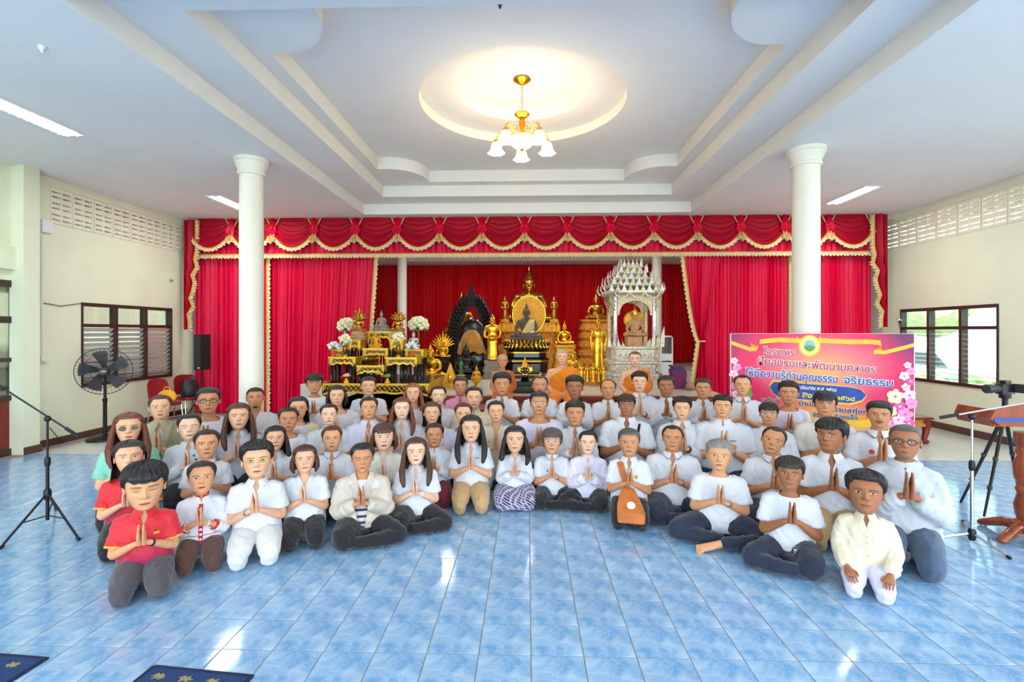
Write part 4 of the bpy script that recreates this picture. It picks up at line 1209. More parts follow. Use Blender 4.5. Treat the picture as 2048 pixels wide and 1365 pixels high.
def bag(root, sh, key, dz):
    M_bag = mat('orange_brown_cloth_bag', (196, 104, 30), .6, vary=.15, scale=12, bump=.4, bscale=14, sheen=.3)
    b = obj('shoulder_bag', remesh(MB().tube([(-.02, -.17, .40), (-.01, -.23, .33), (.0, -.33, .27), (.01, -.42, .21), (.01, -.46, .12)], [(.03, .07), (.04, .11), (.035, .14), (.03, .155), (.015, .15)], 16), .012, 2), M_bag, root)
    sub = obj('bag_print', MB().lathe([(.045, 0), (.045, .002)], (0, 0, 0), 16), M_eye, b); sub.rotation_euler = (R(40), 0, 0); sub.location = (.01, -.385, .288)
    st = MB(); n = 10
    pts = [(-.10, .06, .655), (-.10, -.04, .655), (-.085, -.105, .60), (-.06, -.135, .52), (-.03, -.145, .42), (0, -.165, .30)]
    st.grid([[(p[0] - .035, p[1] - .012, p[2]) for p in pts], [(p[0] + .035, p[1] - .014, p[2] + .01) for p in pts]]); obj('bag_strap', st, M_bag, root)
def strap(root, sh, key, dz):
    pts = [(.12, .05, .665), (.115, -.05, .650), (.10, -.10, .58), (.06, -.135, .48), (0, -.15, .38)]
    obj('bag_strap', MB().grid([[(p[0] - .012, p[1] - .01, p[2] + dz) for p in pts], [(p[0] + .012, p[1] - .012, p[2] + dz + .004) for p in pts]]), M_blackp, root)
def keys(root, sh, key, dz):
    o = obj('key_ring', MB().torus((.03, -.20, .19), .018, .003, 14, 6, 'y', .7, 1.2), M_steel, root)
    obj('key', MB().box(.022, .034, -.205, -.200, .10, .17).ball((.028, -.203, .175), .011, .003, .011, 8, 5), M_steel, o)
def printlines(x0, x1, z, n, m_, name='shirt_lettering'):
    def f(root, sh, key, dz):
        mb = MB(); w = (x1 - x0) / n
        for i in range(n): mb.grid(patch(key, 0, x0 + i * w, x0 + (i + .7) * w, z, z + .010, .0045, 1))
        obj(name, mb, m_, sh)
    return f
def hood(root, sh, key, dz):
    mb = MB(); mb.torus((0, .035, .685 + dz), .085, .028, 28, 10, 'z', 1.05, .8); obj('hood', mb, cm('GY'), root)
    obj('zip', MB().grid(patch(key, 0, -.004, .004, .56, .655, .004, 5)), M_steel, sh)
def skirtfolds(root, sh, key, dz): pass
def lapel(m_):
    def f(root, sh, key, dz):
        for s in (1, -1):
            mb = MB(); a = [(.085, .69, .01), (.07, .64, -.07), (.055, .55, -.112), (.03, .40, -.13)]; b = [(.068, .715, .02), (.045, .67, -.055), (.02, .56, -.118), (.012, .42, -.135)]
            rows = [[], []]
            for (x, z, y), (x2, z2, y2) in zip(a, b): rows[0].append((s * (x + .02), y - .02, z)); rows[1].append((s * x2, y2 - .018, z2))
            obj('lapel', mb.grid(rows), m_, sh)
    return f

# front row, left to right
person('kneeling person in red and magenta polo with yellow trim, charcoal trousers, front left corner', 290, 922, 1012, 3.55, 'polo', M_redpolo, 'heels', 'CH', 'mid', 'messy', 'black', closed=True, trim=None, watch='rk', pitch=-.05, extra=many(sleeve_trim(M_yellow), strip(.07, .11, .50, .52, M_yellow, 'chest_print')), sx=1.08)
person('woman in white blouse with red embroidered placket and cuffs, brown skirt', 404, 920, 984, 3.95, 'three', 'W', 'heels', 'BR', 'mid', 'tied', 'dark', lip='red', trim=M_redtrim, watch='rb', extra=ethnic)
person('young man in gold glasses, white polo, black belt and white trousers', 514, 881, 953, 4.12, 'polo', 'W', 'heels', 'WT', 'light', 'sweep', 'black', glasses='gold', watch='ls', belt=True, sx=1.06)
person('woman with brown bob, white short-sleeved blouse with black buttons, black trousers', 610, 888, 943, 4.4, 'blouse', 'W', 'heels', 'K', 'light', 'bob', 'brown', lip='rose', extra=many(badge(-.07, .55, .022, cm('WW'), M_gold_w, 'flower_brooch'), strip(.085, .095, .16, .17, M_blackp, 'button'), strip(.085, .095, .24, .25, M_blackp, 'button')))
person('person in beige zip jacket over printed white shirt, eyes lowered, black trousers', 725, 884, 940, 4.5, 'jacket', 'BG', 'side', 'K', 'tan', 'tied', 'black', closed=True, watch='rk', extra=many(tee_under, lapel(cm('BG'))), pitch=0, sx=1.1)
person('woman with very long brown hair and thin glasses, white polo, black trousers', 832, 873, 927, 4.8, 'polo', 'W', 'side', 'K', 'fair', 'long', 'brown', glasses='gold', lip='red', smile=.003, watch='rb', hseed=1)
person('woman in white mandarin-collar blouse and maroon silk skirt', 869, 845, 892, 5.45, 'mandarinlong', 'W', 'skirt', M_maroon, 'tan', 'tied', 'dark', lip='red', watch='rb', lsx=1.1)
person('woman with long straight black hair, white polo and khaki trousers', 942, 828, 882, 5.35, 'polo', 'W', 'heels', 'KH', 'light', 'long', 'black', lip='rose', extra=printlines(.05, .10, .555, 6, M_blackprint))
person('woman in white blouse and navy ikat skirt with white zigzags, front centre', 1030, 850, 903, 5.4, 'blouselong', 'W', 'skirt', M_ikat, 'light', 'oneside', 'black', lip='rose', hseed=1, lsx=1.4)
person('smiling woman with short grey-black hair and glasses, white polo with navy collar stripe', 1104, 855, 905, 5.45, 'polo', 'W', 'side', 'K', 'mid', 'crop', 'saltpepper', glasses='steel', trim=M_navytrim, smile=.004, watch='rs', extra=badge(-.06, .52, .010, M_blackprint, None, 'chest_logo'))
person('smiling woman in loose pale lavender blouse and black trousers', 1176, 860, 906, 5.4, 'loose', 'PL', 'sidel', 'K', 'fair', 'tied', 'black', lip='red', smile=.004, collar='none', buttons=False)
person('grey-haired man with orange cloth shoulder bag over white polo', 1258, 855, 910, 4.95, 'polo', 'W', 'heels', 'K', 'tan', 'short', 'saltpepper', lip='dim', extra=many(bag, badge(.075, .52, .022, M_yellow, M_greenprint)))
person('stout balding man in white polo with blue collar stripe, navy trousers', 1345, 848, 899, 5.15, 'polo', 'W', 'side', 'NV', 'tan', 'recede', 'black', trim=M_bluetrim, watch='rs', sx=1.16)
person('grey-haired man sitting cross-legged barefoot in white tee and navy trousers', 1438, 878, 938, 4.6, 'tee', 'W', 'cross', 'NV', 'mid', 'shorttop', 'grey', watch='rs', sx=1.12)
person('barefoot man in white tee with keys hanging at his navy trousers', 1579, 912, 976, 4.1, 'tee', 'W', 'sidel', 'NV', 'dark', 'messy', 'dark', arms='waihigh', extra=keys)
person('man in cream long-sleeved shirt with both hands on white-clad knees, front right corner', 1731, 940, 1022, 3.72, 'loose', 'CR', 'heels', 'PL', 'dark', 'sweep', 'black', arms='knees', extra=pocket(cm('CR')), buttons=M_gold_w)
person('man with goatee and black glasses in pale grey hooded jacket and jeans', 1809, 844, 916, 4.15, 'hoodie', 'GY', 'heels', 'JN', 'dark', 'buzz', 'saltpepper', glasses='black', beard='goatee', arms='waihigh', extra=hood, sx=.94)
# second row
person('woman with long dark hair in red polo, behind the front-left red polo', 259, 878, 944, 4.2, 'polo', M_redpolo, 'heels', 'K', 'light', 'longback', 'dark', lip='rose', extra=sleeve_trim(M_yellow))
person('woman with auburn hair and tinted glasses in mint green polo', 258, 823, 884, 4.8, 'polo', 'MT', 'heels', 'K', 'light', 'long', 'auburn', glasses='sun', lip='red')
person('woman in olive blazer over mint shirt with thin round glasses', 321, 788, 838, 5.55, 'shirt', 'OL', 'heels', 'K', 'light', 'tied', 'brown', glasses='gold', lip='red', extra=many(lapel(cm('OL')), strip(-.03, .03, .42, .60, cm('MT'), 'mint_shirt', .003)))
person('woman with closed eyes in white long-sleeved blouse with dark chest embroidery', 379, 826, 879, 5.2, 'shirt', 'W', 'heels', 'K', 'fair', 'tied', 'black', closed=True, lip='rose', extra=many(badge(.05, .57, .010, M_blackprint, None, 'embroidery'), badge(.07, .53, .010, M_blackprint, None, 'embroidery')))
person('woman in white polo with maroon collar stripe behind the red-embroidered blouse', 414, 857, 915, 4.75, 'polo', 'W', 'heels', 'KH', 'mid', 'tied', 'dark', trim=M_redtrim)
person('man in black-rimmed glasses wearing open lavender shirt over white tee', 417, 773, 826, 5.9, 'jacket', 'LV', 'heels', 'K', 'tan', 'short', 'black', glasses='black', extra=lambda r, s, k, d: obj('undershirt', MB().loft([ell(z + d, rx + .004, ry + .004, cy) for z, rx, ry, cy in TORSO[:9]], cap=False), cm('W'), r), sx=1.1)
person('woman with long red-brown hair in white polo left of the left column', 478, 804, 857, 5.55, 'polo', 'W', 'heels', 'K', 'light', 'long', 'brown', lip='rose')
person('shaven-headed man with goatee in loose white shirt before the left column', 511, 772, 816, 6.45, 'blouselong', 'W', 'heels', 'K', 'tan', 'buzz', 'black', beard='goatee')
person('young woman with black hair falling forward, white polo, beside the bespectacled youth', 551, 850, 899, 5.0, 'polo', 'W', 'heels', 'K', 'light', 'oneside', 'black', lip='red')
person('older woman with dark hair tied back in white blouse, left of the yellow cardigan', 577, 813, 861, 5.65, 'roundshort', 'W', 'heels', 'K', 'tan', 'tied', 'dark')
person('woman in pale yellow cardigan with glasses and long black hair', 597, 791, 837, 6.15, 'jacket', 'YL', 'heels', 'K', 'light', 'longback', 'black', glasses='gold', lip='red', extra=lambda r, s, k, d: obj('undershirt', MB().loft([ell(z + d, rx + .004, ry + .004, cy) for z, rx, ry, cy in TORSO[:9]], cap=False), cm('W'), r))
person('young man with heavy black fringe in white tee at back left', 629, 746, 786, 7.1, 'tee', 'W', 'kneel', 'K', 'tan', 'fringe', 'black')
person('pale woman with dark hair pulled back in white embroidered blouse, beside the yellow cardigan', 658, 806, 849, 5.75, 'blouse', 'W', 'heels', 'K', 'fair', 'tied', 'dark', lip='red')
person('older woman with black bob and hair clip in white lace blouse', 674, 769, 811, 6.45, 'round', 'W', 'heels', 'K', 'light', 'bob', 'black', lip='rose')
person('man with white mandarin-style shirt in front of the altar tables', 737, 752, 790, 7.05, 'mandarin', 'W', 'kneel', 'K', 'light', 'short', 'black', sx=1.1)
person('woman in pale lavender collared blouse with dark hair tied back, left of the copper-haired woman', 738, 792, 836, 5.9, 'shirtshort', 'PL', 'heels', 'K', 'mid', 'tied', 'dark')
person('woman in white polo with navy collar trim and blue tie knot', 664, 850, 900, 5.0, 'polo', 'W', 'heels', 'K', 'mid', 'tied', 'brown', trim=M_bluetrim, extra=strip(-.02, .02, .57, .60, M_bluetrim, 'blue_placket'))
person('woman with short brown fringed hair in open white jacket', 768, 844, 899, 5.1, 'blouselong', 'WW', 'heels', 'KH', 'fair', 'bang', 'brown', lip='red', extra=lapel(cm('WW')))
person('woman with copper-brown hair on both shoulders in white polo', 804, 793, 837, 5.85, 'polo', 'W', 'heels', 'K', 'fair', 'long', 'auburn', lip='rose')
person('woman with orange-tipped hair over one shoulder in white tee, back row', 826, 765, 804, 6.6, 'tee', 'W', 'heels', 'K', 'light', 'oneside', 'copper', lip='rose', hseed=1)
person('woman with brown hair and clear glasses in white blouse, behind the maroon skirt', 864, 802, 846, 5.95, 'blouselong', 'W', 'heels', 'K', 'light', 'longback', 'brown', glasses='gold', lip='rose')
person('woman with slick tied hair in white long-sleeved top before the stage edge', 877, 770, 809, 6.6, 'mandarinlong', 'W', 'heels', 'K', 'fair', 'tied', 'black', lip='red')
person('man in bright pink shirt at the stage edge', 921, 752, 790, 7.1, 'shirt', 'PK', 'kneel', 'K', 'tan', 'short', 'black')
person('woman in cream embroidered blouse right of the pink shirt', 948, 772, 816, 6.45, 'mandarinlong', 'CR', 'heels', 'K', 'light', 'tied', 'black', lip='rose')
person('woman in lavender top half hidden behind the long-haired khaki-trousered woman', 927, 804, 849, 5.95, 'roundshort', 'PL', 'heels', 'K', 'light', 'tied', 'brown')
person('woman with closed eyes in cream short-sleeved blouse with brooch', 992, 800, 843, 6.0, 'blouse', 'CR', 'heels', 'WT', 'light', 'tied', 'dark', closed=True, lip='rose', watch='rb', extra=badge(-.08, .53, .018, M_gold_w, None, 'brooch'))
person('man in pale checked collar shirt before the left monk', 1004, 745, 790, 6.85, 'shirtshort', 'W', 'kneel', 'K', 'tan', 'sweep', 'black')
person('man with glasses in lavender shirt, centre of the group', 1078, 781, 828, 6.0, 'roundshort', 'LV', 'heels', 'K', 'tan', 'short', 'black', glasses='steel', watch='lg', sx=1.08)
person('balding man with moustache in white polo, left of the central monk', 1080, 749, 790, 6.95, 'polo', 'W', 'kneel', 'K', 'tan', 'recede', 'black', beard='moustache', sx=1.08)
person('man in collarless white shirt in front of the central monk', 1149, 750, 796, 6.8, 'round', 'W', 'kneel', 'K', 'dark', 'shorttop', 'black')
person('man with black hair and large ears in white long-sleeved shirt, hands high', 1150, 800, 850, 5.85, 'shirt', 'W', 'heels', 'K', 'tan', 'shorttop', 'black')
person('balding man in white zip polo between two monks', 1216, 756, 797, 6.8, 'polo', 'W', 'kneel', 'K', 'tan', 'bald', 'black')
person('young man in white polo with navy collar stripe before the right monk', 1279, 742, 783, 6.85, 'polo', 'W', 'kneel', 'K', 'light', 'shorttop', 'black', trim=M_navytrim, watch='rk')
person('man with tousled hair in white polo and black shoulder strap', 1253, 788, 830, 5.9, 'polo', 'W', 'heels', 'K', 'dark', 'messy', 'dark', extra=strap, sx=1.05)
person('dark-skinned man in white long-sleeved shirt with hands raised to his chin, back row', 1332, 750, 792, 6.75, 'shirt', 'W', 'kneel', 'K', 'dark', 'short', 'black', arms='waihigh')
person('man with thin glasses and combed hair in white long-sleeved shirt', 1364, 793, 837, 5.85, 'shirt', 'W', 'heels', 'NV', 'light', 'sweep', 'black', glasses='gold', watch='rk')
person('smiling man in white long-sleeved shirt beside the gathered curtain, back row', 1406, 755, 796, 6.75, 'shirt', 'W', 'kneel', 'K', 'tan', 'short', 'dark', smile=.003)
person('man in white mandarin shirt with round orange chest emblem', 1445, 788, 833, 5.7, 'mandarin', 'W', 'heels', 'NV', 'mid', 'shorttop', 'black', watch='rs', extra=many(badge(.075, .48, .028, M_orangeprint, None, 'chest_emblem'), printlines(.05, .10, .53, 5, M_bluetrim)), sx=1.1)
person('man with receding hair in white polo at the left edge of the banner', 1485, 748, 790, 6.3, 'polo', 'W', 'kneel', 'K', 'mid', 'recede', 'black', closed=True, trim=M_navytrim)
person('man with thick black hair and glasses in white shirt, in front of the banner date', 1537, 805, 848, 5.6, 'mandarinlong', 'W', 'heels', 'NV', 'tan', 'messy', 'black', glasses='steel')
person('balding man with glasses tilting his head, white polo with blue placket', 1546, 850, 906, 4.95, 'polo', 'W', 'side', 'NV', 'tan', 'recede', 'black', glasses='gold', trim=M_navytrim, tilt=.22, watch='rs', extra=strip(-.012, .012, .57, .605, M_bluetrim, 'blue_placket'), sx=1.1)
person('young man in lavender round-neck shirt standing out against the banner', 1577, 761, 808, 6.1, 'roundshort', 'LV', 'kneel', 'NV', 'tan', 'shorttop', 'black')
person('young man in white polo with orange print, right of the lavender shirt', 1650, 781, 832, 5.55, 'polo', 'WW', 'heels', 'KH', 'tan', 'fringe', 'black', extra=many(badge(.08, .55, .012, M_orangeprint, None, 'chest_logo'), strip(.05, .08, .46, .51, M_orangeprint, 'chest_print')))
person('man with bushy black hair in white short-sleeved shirt glancing aside', 1662, 835, 901, 4.55, 'shirtshort', 'W', 'heels', 'KH', 'dark', 'messy', 'black', yaw=-.35)
person('smiling man in white polo with grey collar before the banner flowers', 1758, 801, 855, 5.2, 'polo', 'W', 'heels', 'K', 'tan', 'shorttop', 'black', smile=.003, beard='moustache', trim=M_blackprint, arms='waihigh', extra=badge(-.06, .54, .020, M_redprint, None, 'chest_print'))
# monks on the stage
person('thin elderly monk in brown-orange robe seated at left before the stage edge', 1005, 707, 736, 8.5, 'robe', 'RU', 'heels', 'RU', 'tan', 'buzz', 'stubblegrey', arms='lap', z0=.60, cat='monk', sx=.96)
person('stout monk in bright orange robe seated centrally before the stage edge', 1124, 698, 729, 8.5, 'robe', 'OR', 'heels', 'OR', 'light', 'buzz', 'stubblegrey', arms='lap', z0=.60, cat='monk', sx=1.22)
person('young monk in orange robe seated before the silver pavilion', 1270, 701, 733, 8.5, 'robe', 'OR', 'heels', 'OR', 'fair', 'buzz', 'stubble', arms='lap', z0=.60, cat='monk', sx=1.12)
# ================================================================== altar and statues on the stage
M_gold = mat('bright_gold', (240, 178, 52), 0.24, metal=0.92, vary=0.15, scale=12, bump=.15, bscale=30)
M_goldp = mat('painted_gold', (226, 160, 36), 0.45, metal=0.35, vary=0.15, scale=14, bump=.2, bscale=40)
M_bronze = mat('old_bronze_gold', (176, 124, 44), 0.26, metal=0.92, vary=0.25, scale=8)
M_dbronze = mat('dark_bronze', (84, 66, 44), 0.4, metal=0.5, vary=0.25, scale=8)
M_ochre = mat('carved_ochre_gold', (196, 124, 34), 0.5, metal=0.3, vary=0.35, scale=22, bump=.6, bscale=26)
M_blackl = mat('black_lacquer', (18, 15, 14), 0.22, vary=0.2, scale=8, spec=.6)
M_blackc = mat('black_carving', (16, 13, 12), 0.45, vary=0.3, scale=20, bump=.8, bscale=30, spec=.3)
M_greyst = mat('grey_stone', (150, 140, 128), 0.75, vary=0.15, scale=9)
M_dkst = mat('dark_stone', (92, 80, 66), 0.6, vary=0.15, scale=9)
M_silver = mat('silver_carved', (216, 210, 196), 0.35, metal=0.45, vary=0.25, scale=30, bump=.7, bscale=34)
M_silverg = mat('silver_gilt', (200, 186, 146), 0.35, metal=0.5, vary=0.3, scale=30, bump=.7, bscale=34)
M_sand = mat('sandstone', (190, 146, 104), 0.8, vary=0.15, scale=12)
M_mir = mat('mirror_mosaic', (170, 190, 210), 0.2, metal=0.5, vary=0.4, scale=60, rgb2=(196, 120, 110), fac=(.45, .62))
M_sash = cloth_mat('cream_sash', (226, 206, 140)); M_robe_gold = cloth_mat('gold_brocade', (206, 150, 70), vary=.2)
M_leaf = mat('artificial_leaf', (96, 158, 44), .5, vary=.2, scale=20); M_petal = mat('cream_petal', (244, 240, 196), .6, vary=.06, scale=20); M_petalw = mat('white_petal', (236, 238, 246), .6, vary=.05); M_pot = mat('orange_pot', (222, 92, 30), .5, vary=.1)

def seated_tpl(hand='touch'):
    mb = MB(); mb.ball((0, -.03, .075), .37, .21, .075, 24, 10)
    for s in (1, -1): mb.tube([(s * .12, .02, .09), (s * .30, -.08, .085), (s * .36, -.10, .07)], [.085, .08, .06], 12, round_end=True)
    mb.tube([(.34, -.13, .07), (.0, -.22, .075), (-.2, -.2, .085)], [.05, .052, .04], 10, round_end=True)
    mb.loft([ell(z, rx, ry, cy, 18) for z, rx, ry, cy in ((.05, .19, .14, .03), (.14, .16, .125, .02), (.25, .135, .105, .015), (.36, .165, .115, .005), (.44, .195, .115, .0), (.50, .18, .095, .005), (.535, .10, .07, .01), (.56, .055, .055, .01), (.62, .05, .05, .0))])
    mb.tube([(-.17, 0, .47), (-.235, .01, .36), (-.265, -.02, .26), (-.25, -.13, .17), (-.22, -.22, .10)], [.062, .054, .046, .038, .03], 12, round_end=True)
    if hand == 'touch': mb.tube([(.17, 0, .47), (.235, .01, .36), (.26, -.01, .25), (.16, -.14, .16), (.02, -.19, .15)], [.062, .054, .046, .038, .03], 12, round_end=True)
    else: mb.tube([(.17, 0, .47), (.235, .0, .36), (.25, -.06, .26), (.12, -.16, .16), (.0, -.2, .15)], [.062, .054, .046, .038, .03], 12, round_end=True)
    for s in (1, -1): mb.ball((s * .088, .0, .655), .014, .02, .06, 8, 8)
    mb.ball((0, .005, .79), .062, .066, .05, 14, 8); mb.ball((0, .01, .725), .098, .108, .06, 16, 8)
    mb.lathe([(.03, .82), (.036, .845), (.022, .90), (.010, .95), (.003, 1.0)], n=10)
    o = remesh(mb, .0165, 2)
    hd = head_t(True, 0.002, None); join(o, hd, Matrix.Translation((0, -.008, .665)) @ Matrix.Diagonal((1.1, 1.0, 1.0, 1)), 0)
    return o.mesh('figure')
def standing_tpl(bowl=True):
    mb = MB(); mb.loft([ell(z, rx, ry, cy, 18) for z, rx, ry, cy in ((0, .10, .075, 0), (.03, .115, .085, 0), (.12, .105, .07, 0), (.30, .095, .062, .0), (.42, .10, .062, .0), (.50, .098, .06, 0), (.58, .085, .055, 0), (.66, .105, .062, 0), (.715, .12, .06, 0), (.745, .095, .045, .0), (.765, .035, .035, 0), (.80, .03, .03, 0))])
    for s in (1, -1):
        if bowl: mb.tube([(s * .105, 0, .72), (s * .145, .01, .60), (s * .135, -.02, .50), (s * .06, -.085, .47)], [.036, .031, .026, .02], 10, round_end=True)
        else: mb.tube([(s * .105, 0, .72), (s * .14, .01, .60), (s * .135, -.01, .48), (s * .125, -.03, .38)], [.036, .031, .025, .018], 10, round_end=True)
        mb.ball((s * .053, .0, .83), .009, .012, .035, 8, 6)
    if bowl: mb.ball((0, -.09, .475), .055, .045, .045, 12, 8)
    mb.ball((0, .005, .915), .035, .037, .03, 12, 6); mb.ball((0, .005, .875), .056, .06, .035, 12, 6)
    mb.lathe([(.018, .93), (.02, .945), (.008, .975), (.002, 1.0)], n=8)
    o = remesh(mb, .0125, 2); join(o, head_t(True, 0.002, None), Matrix.Translation((0, -.004, .838)) @ Matrix.Diagonal((.66, .62, .60, 1)), 0)
    return o.mesh('figure')
SEAT, SEAT2, STAND1, STAND2 = seated_tpl(), seated_tpl('lap'), standing_tpl(True), standing_tpl(False)
def sqring(w, d, z): return [(-w / 2, -d / 2, z), (w / 2, -d / 2, z), (w / 2, d / 2, z), (-w / 2, d / 2, z)]
def octring(w, d, z, c=.25):
    a, b = w / 2, d / 2; k = c * min(w, d)
    return [(-a + k, -b, z), (a - k, -b, z), (a, -b + k, z), (a, b - k, z), (a - k, b, z), (-a + k, b, z), (-a, b - k, z), (-a, -b + k, z)]
def plinth(w, d, h, steps=5, taper=.78, c=.12):
    rings = []; 
    for i in range(steps):
        t = i / steps; k = 1 - (1 - taper) * t; z = h * t; dz = h / steps
        for kk, zz in ((1.0, 0), (1.0, .25), (.90, .35), (.88, .6), (.97, .75), (.97, .97)): rings.append(octring(w * k * kk, d * k * kk, z + dz * zz, c))
    return MB().loft(rings)
def lotus(mb, w, d, z, h, n, flip=1, out=.12):
    """ring of pointed petals around an ellipse"""
    for i in range(n):
        a = 2 * PI * i / n; cx, cy = math.cos(a) * w / 2, math.sin(a) * d / 2; tx, ty = -math.sin(a), math.cos(a); hw = PI * (w + d) / 4 / n * .95
        pts = []
        for t, k in ((0, 1.0), (.5, 1.05), (.85, .5), (1, .04)):
            o = 1 + out * t * t; pts.append([(cx * o + tx * hw * k * s, cy * o + ty * hw * k * s, z + flip * h * t) for s in (-1, 0, 1)])
            pts[-1][1] = (cx * (o + .05), cy * (o + .05), z + flip * h * t)
        mb.grid(pts)
    return mb
def statue(label, px, ytop, ybot, Y, tpl, m_, fh=None, base=None, name='buddha_statue', group='gilded statues on the stage', rz=0, floor_z=None, parts=None, wid=1.0):
    """figure whose top and bottom edges are given on the picture at depth Y; base: (w, d, steps, material) down to the stage"""
    a, b = atY(px, ytop, Y), atY(px, ybot, Y); h = a.z - b.z; fz = HS if floor_z is None else floor_z
    t = thing(name, label, 'statue', (a.x, Y, fz), rz, group)
    f = link('figure', tpl, m_, t, loc=(0, 0, b.z - fz)); f.scale = (h * wid, h * wid, h)
    if base and b.z - fz > .02:
        w, d, st, bmx = base; obj('pedestal', plinth(w, d, b.z - fz + .01, st), bmx, t, True, 25)
    if parts: parts(t, h, b.z - fz)
    return t
def naga_fan(m_, n=7, r=.30, z=.62, y=.10):
    def f(t, h, zb):
        for i in range(n):
            a = R(-70 + 140 * i / (n - 1)); L = h * (r + (.18 if i == n // 2 else .10 - .02 * abs(i - n // 2)))
            dx, dz = math.sin(a), math.cos(a); c = Vector((0, y * h, zb + z * h))
            p = [c + Vector((dx, 0, dz)) * L * k for k in (.15, .55, .85, 1.15)]
            obj('naga_head', MB().tube([tuple(q) for q in p], [h * .07, h * .085, h * .05, h * .008], 8), m_, t)
    return f
def lotus_base(w, d, h, m_, z):
    def f(t, hh, zb): obj('lotus_base', lotus(lotus(MB().lathe([(w * .42, 0), (w * .40, h)], (0, 0, zb - h), 24, 1, d / w), w * .86, d * .86, zb - h * .5, h * .5, 22), w * .86, d * .86, zb - h * .5, h * .5, 22, -1), m_, t)
    return f
# main Buddha and its high pedestal
zt = atY(1058, 646, 14.6).z
mp = thing('great_pedestal', 'wide carved ochre and gold pedestal carrying the great Buddha', 'pedestal', (atY(1058, 600, 15.4).x, 15.5, HS))
PW = atY(1119, 600, 14.4).x - atY(998, 600, 14.4).x
obj('body', MB().loft([octring(PW * k, 2.3, z, .08) for k, z in ((1.08, 0), (1.08, .12), (1.0, .2), (1.0, .55), (1.06, .62), (1.06, .7), (.92, .75), (.92, zt - HS - .42), (.98, zt - HS - .38), (.98, zt - HS - .30), (1.0, zt - HS - .28), (1.0, zt - HS))]), M_ochre, mp, True, 25)
for k in range(15):
    x = -PW * .48 + k * PW * .96 / 14
    obj('carved_leaf', MB().prism([(x - .055, zt - HS - .26), (x + .055, zt - HS - .26), (x + .05, zt - HS - .10), (x, zt - HS - .02), (x - .05, zt - HS - .10)], -1.19, -1.15), M_goldp, mp, False)
statue('great golden seated Buddha towering at the centre back of the stage', 1058, 533, 646, 15.6, SEAT, M_bronze, floor_z=zt, wid=1.12)
for px, w in ((1010, 'left'), (1108, 'right')): statue('small dark gold standing disciple statue %s of the great Buddha' % w, px, 592, 640, 14.7, STAND1, M_bronze, name='disciple_statue', floor_z=zt, base=(.34, .34, 2, M_bronze), group='standing disciple statues')
def sash_grid(h, zb):
    bv = BVHTree.FromPolygons([v.co.copy() for v in SEAT2.vertices], [tuple(f.vertices) for f in SEAT2.polygons]); rows = []
    for z in np.linspace(.16, .505, 12):
        row = []
        for u in np.linspace(0, 1, 12):
            x0 = .075 - (.505 - z) * .62; x = max(x0, -.155) + u * (.20 - max(x0, -.155)); hit = bv.ray_cast(Vector((x, -.6, z)), Vector((0, 1, 0)))
            row.append((x * h, ((hit[0].y if hit[0] else -.05) - .012) * h, zb + z * h))
        rows.append(row)
    return MB().grid(rows)
# golden halo and stone Buddha on a black and gold lotus throne
th = thing('lotus_throne', 'black and gold tiered lotus throne in front of the great pedestal', 'throne', (atY(1053, 700, 12.3).x, 12.3, HS))
z0 = atY(1053, 680, 12.0).z - HS; TW = atY(1098, 680, 12.0).x - atY(1008, 680, 12.0).x
obj('base', MB().loft([octring(TW * k, 1.0 * k, z, .2) for k, z in ((1.02, 0), (1.02, .10), (.96, .14), (.94, .34), (1.0, .38), (1.0, .46), (.88, .50), (.86, .62), (1.0, .66))]), M_blackl, th, True, 25)
for k, z in ((1.025, .08), (1.005, .40), (.87, .53), (.90, .60)): obj('gold_band', MB().loft([octring(TW * k, 1.0 * k, zz, .2) for zz in (z, z + .025)], cap=False), M_gold, th, False)
obj('lower_petals', lotus(MB(), TW * .98, .98, .68, z0 * .18, 30, 1, .08), M_blackl, th)
obj('petal_cup', MB().lathe([(TW * .42, .62), (TW * .46, .72), (TW * .40, .8), (TW * .46, z0 - .16), (TW * .48, z0 - .02), (TW * .44, z0)], n=28, sy=1.0 / TW), M_blackl, th)
obj('upper_petals', lotus(MB(), TW * .92, .92, z0 - .16, .16, 34, 1, .10), M_gold, th); obj('middle_petals', lotus(MB(), TW * .98, .98, .82, .10, 34, -1, .10), M_gold, th)
obj('rim', MB().torus((0, 0, .78), TW * .47, .018, 40, 6, 'z', 1, 1.0 / TW), M_gold, th)
statue('dark stone seated Buddha with cream sash on the black and gold lotus throne', 1053, 601, 679, 12.25, SEAT2, M_dkst, name='stone_buddha', floor_z=HS + z0, parts=lambda t, h, zb: [obj('slab', MB().box(-.40 * h * 1.05, .40 * h * 1.05, -.27, .25, 0, zb + .06), M_dkst, t, False), obj('sash', sash_grid(h, zb), M_sash, t)])
hx = atY(1058, 625, 12.75)
hl = thing('halo_disc', 'oval golden halo standing behind the dark stone Buddha', 'halo', (hx.x, 12.75, HS + z0))
rz_ = 37 * 12.75 / FPX; rx_ = 33 * 12.75 / FPX; cz_ = atY(1058, 630, 12.75).z - HS - z0
obj('dish', MB().loft([[(rx_ * r * math.cos(2 * PI * k / 40), .12 * (1 - r * r), cz_ + rz_ * r * math.sin(2 * PI * k / 40)) for k in range(40)] for r in (1.0, .92, .75, .5, .2)]), M_goldp, hl)
obj('rim', MB().torus((0, 0, cz_), 1, .03, 44, 6, 'y', rx_, rz_), M_gold, hl)
obj('finial', MB().prism([(-.25, cz_ + rz_ * .82), (.25, cz_ + rz_ * .82), (.12, cz_ + rz_ + .02), (.03, cz_ + rz_ + .05), (0, cz_ + rz_ + .12), (-.03, cz_ + rz_ + .05), (-.12, cz_ + rz_ + .02)], -.02, .03), M_goldp, hl)
obj('support', MB().box(-.1, .1, .02, .1, 0, cz_ - rz_ * .8), M_goldp, hl, False)
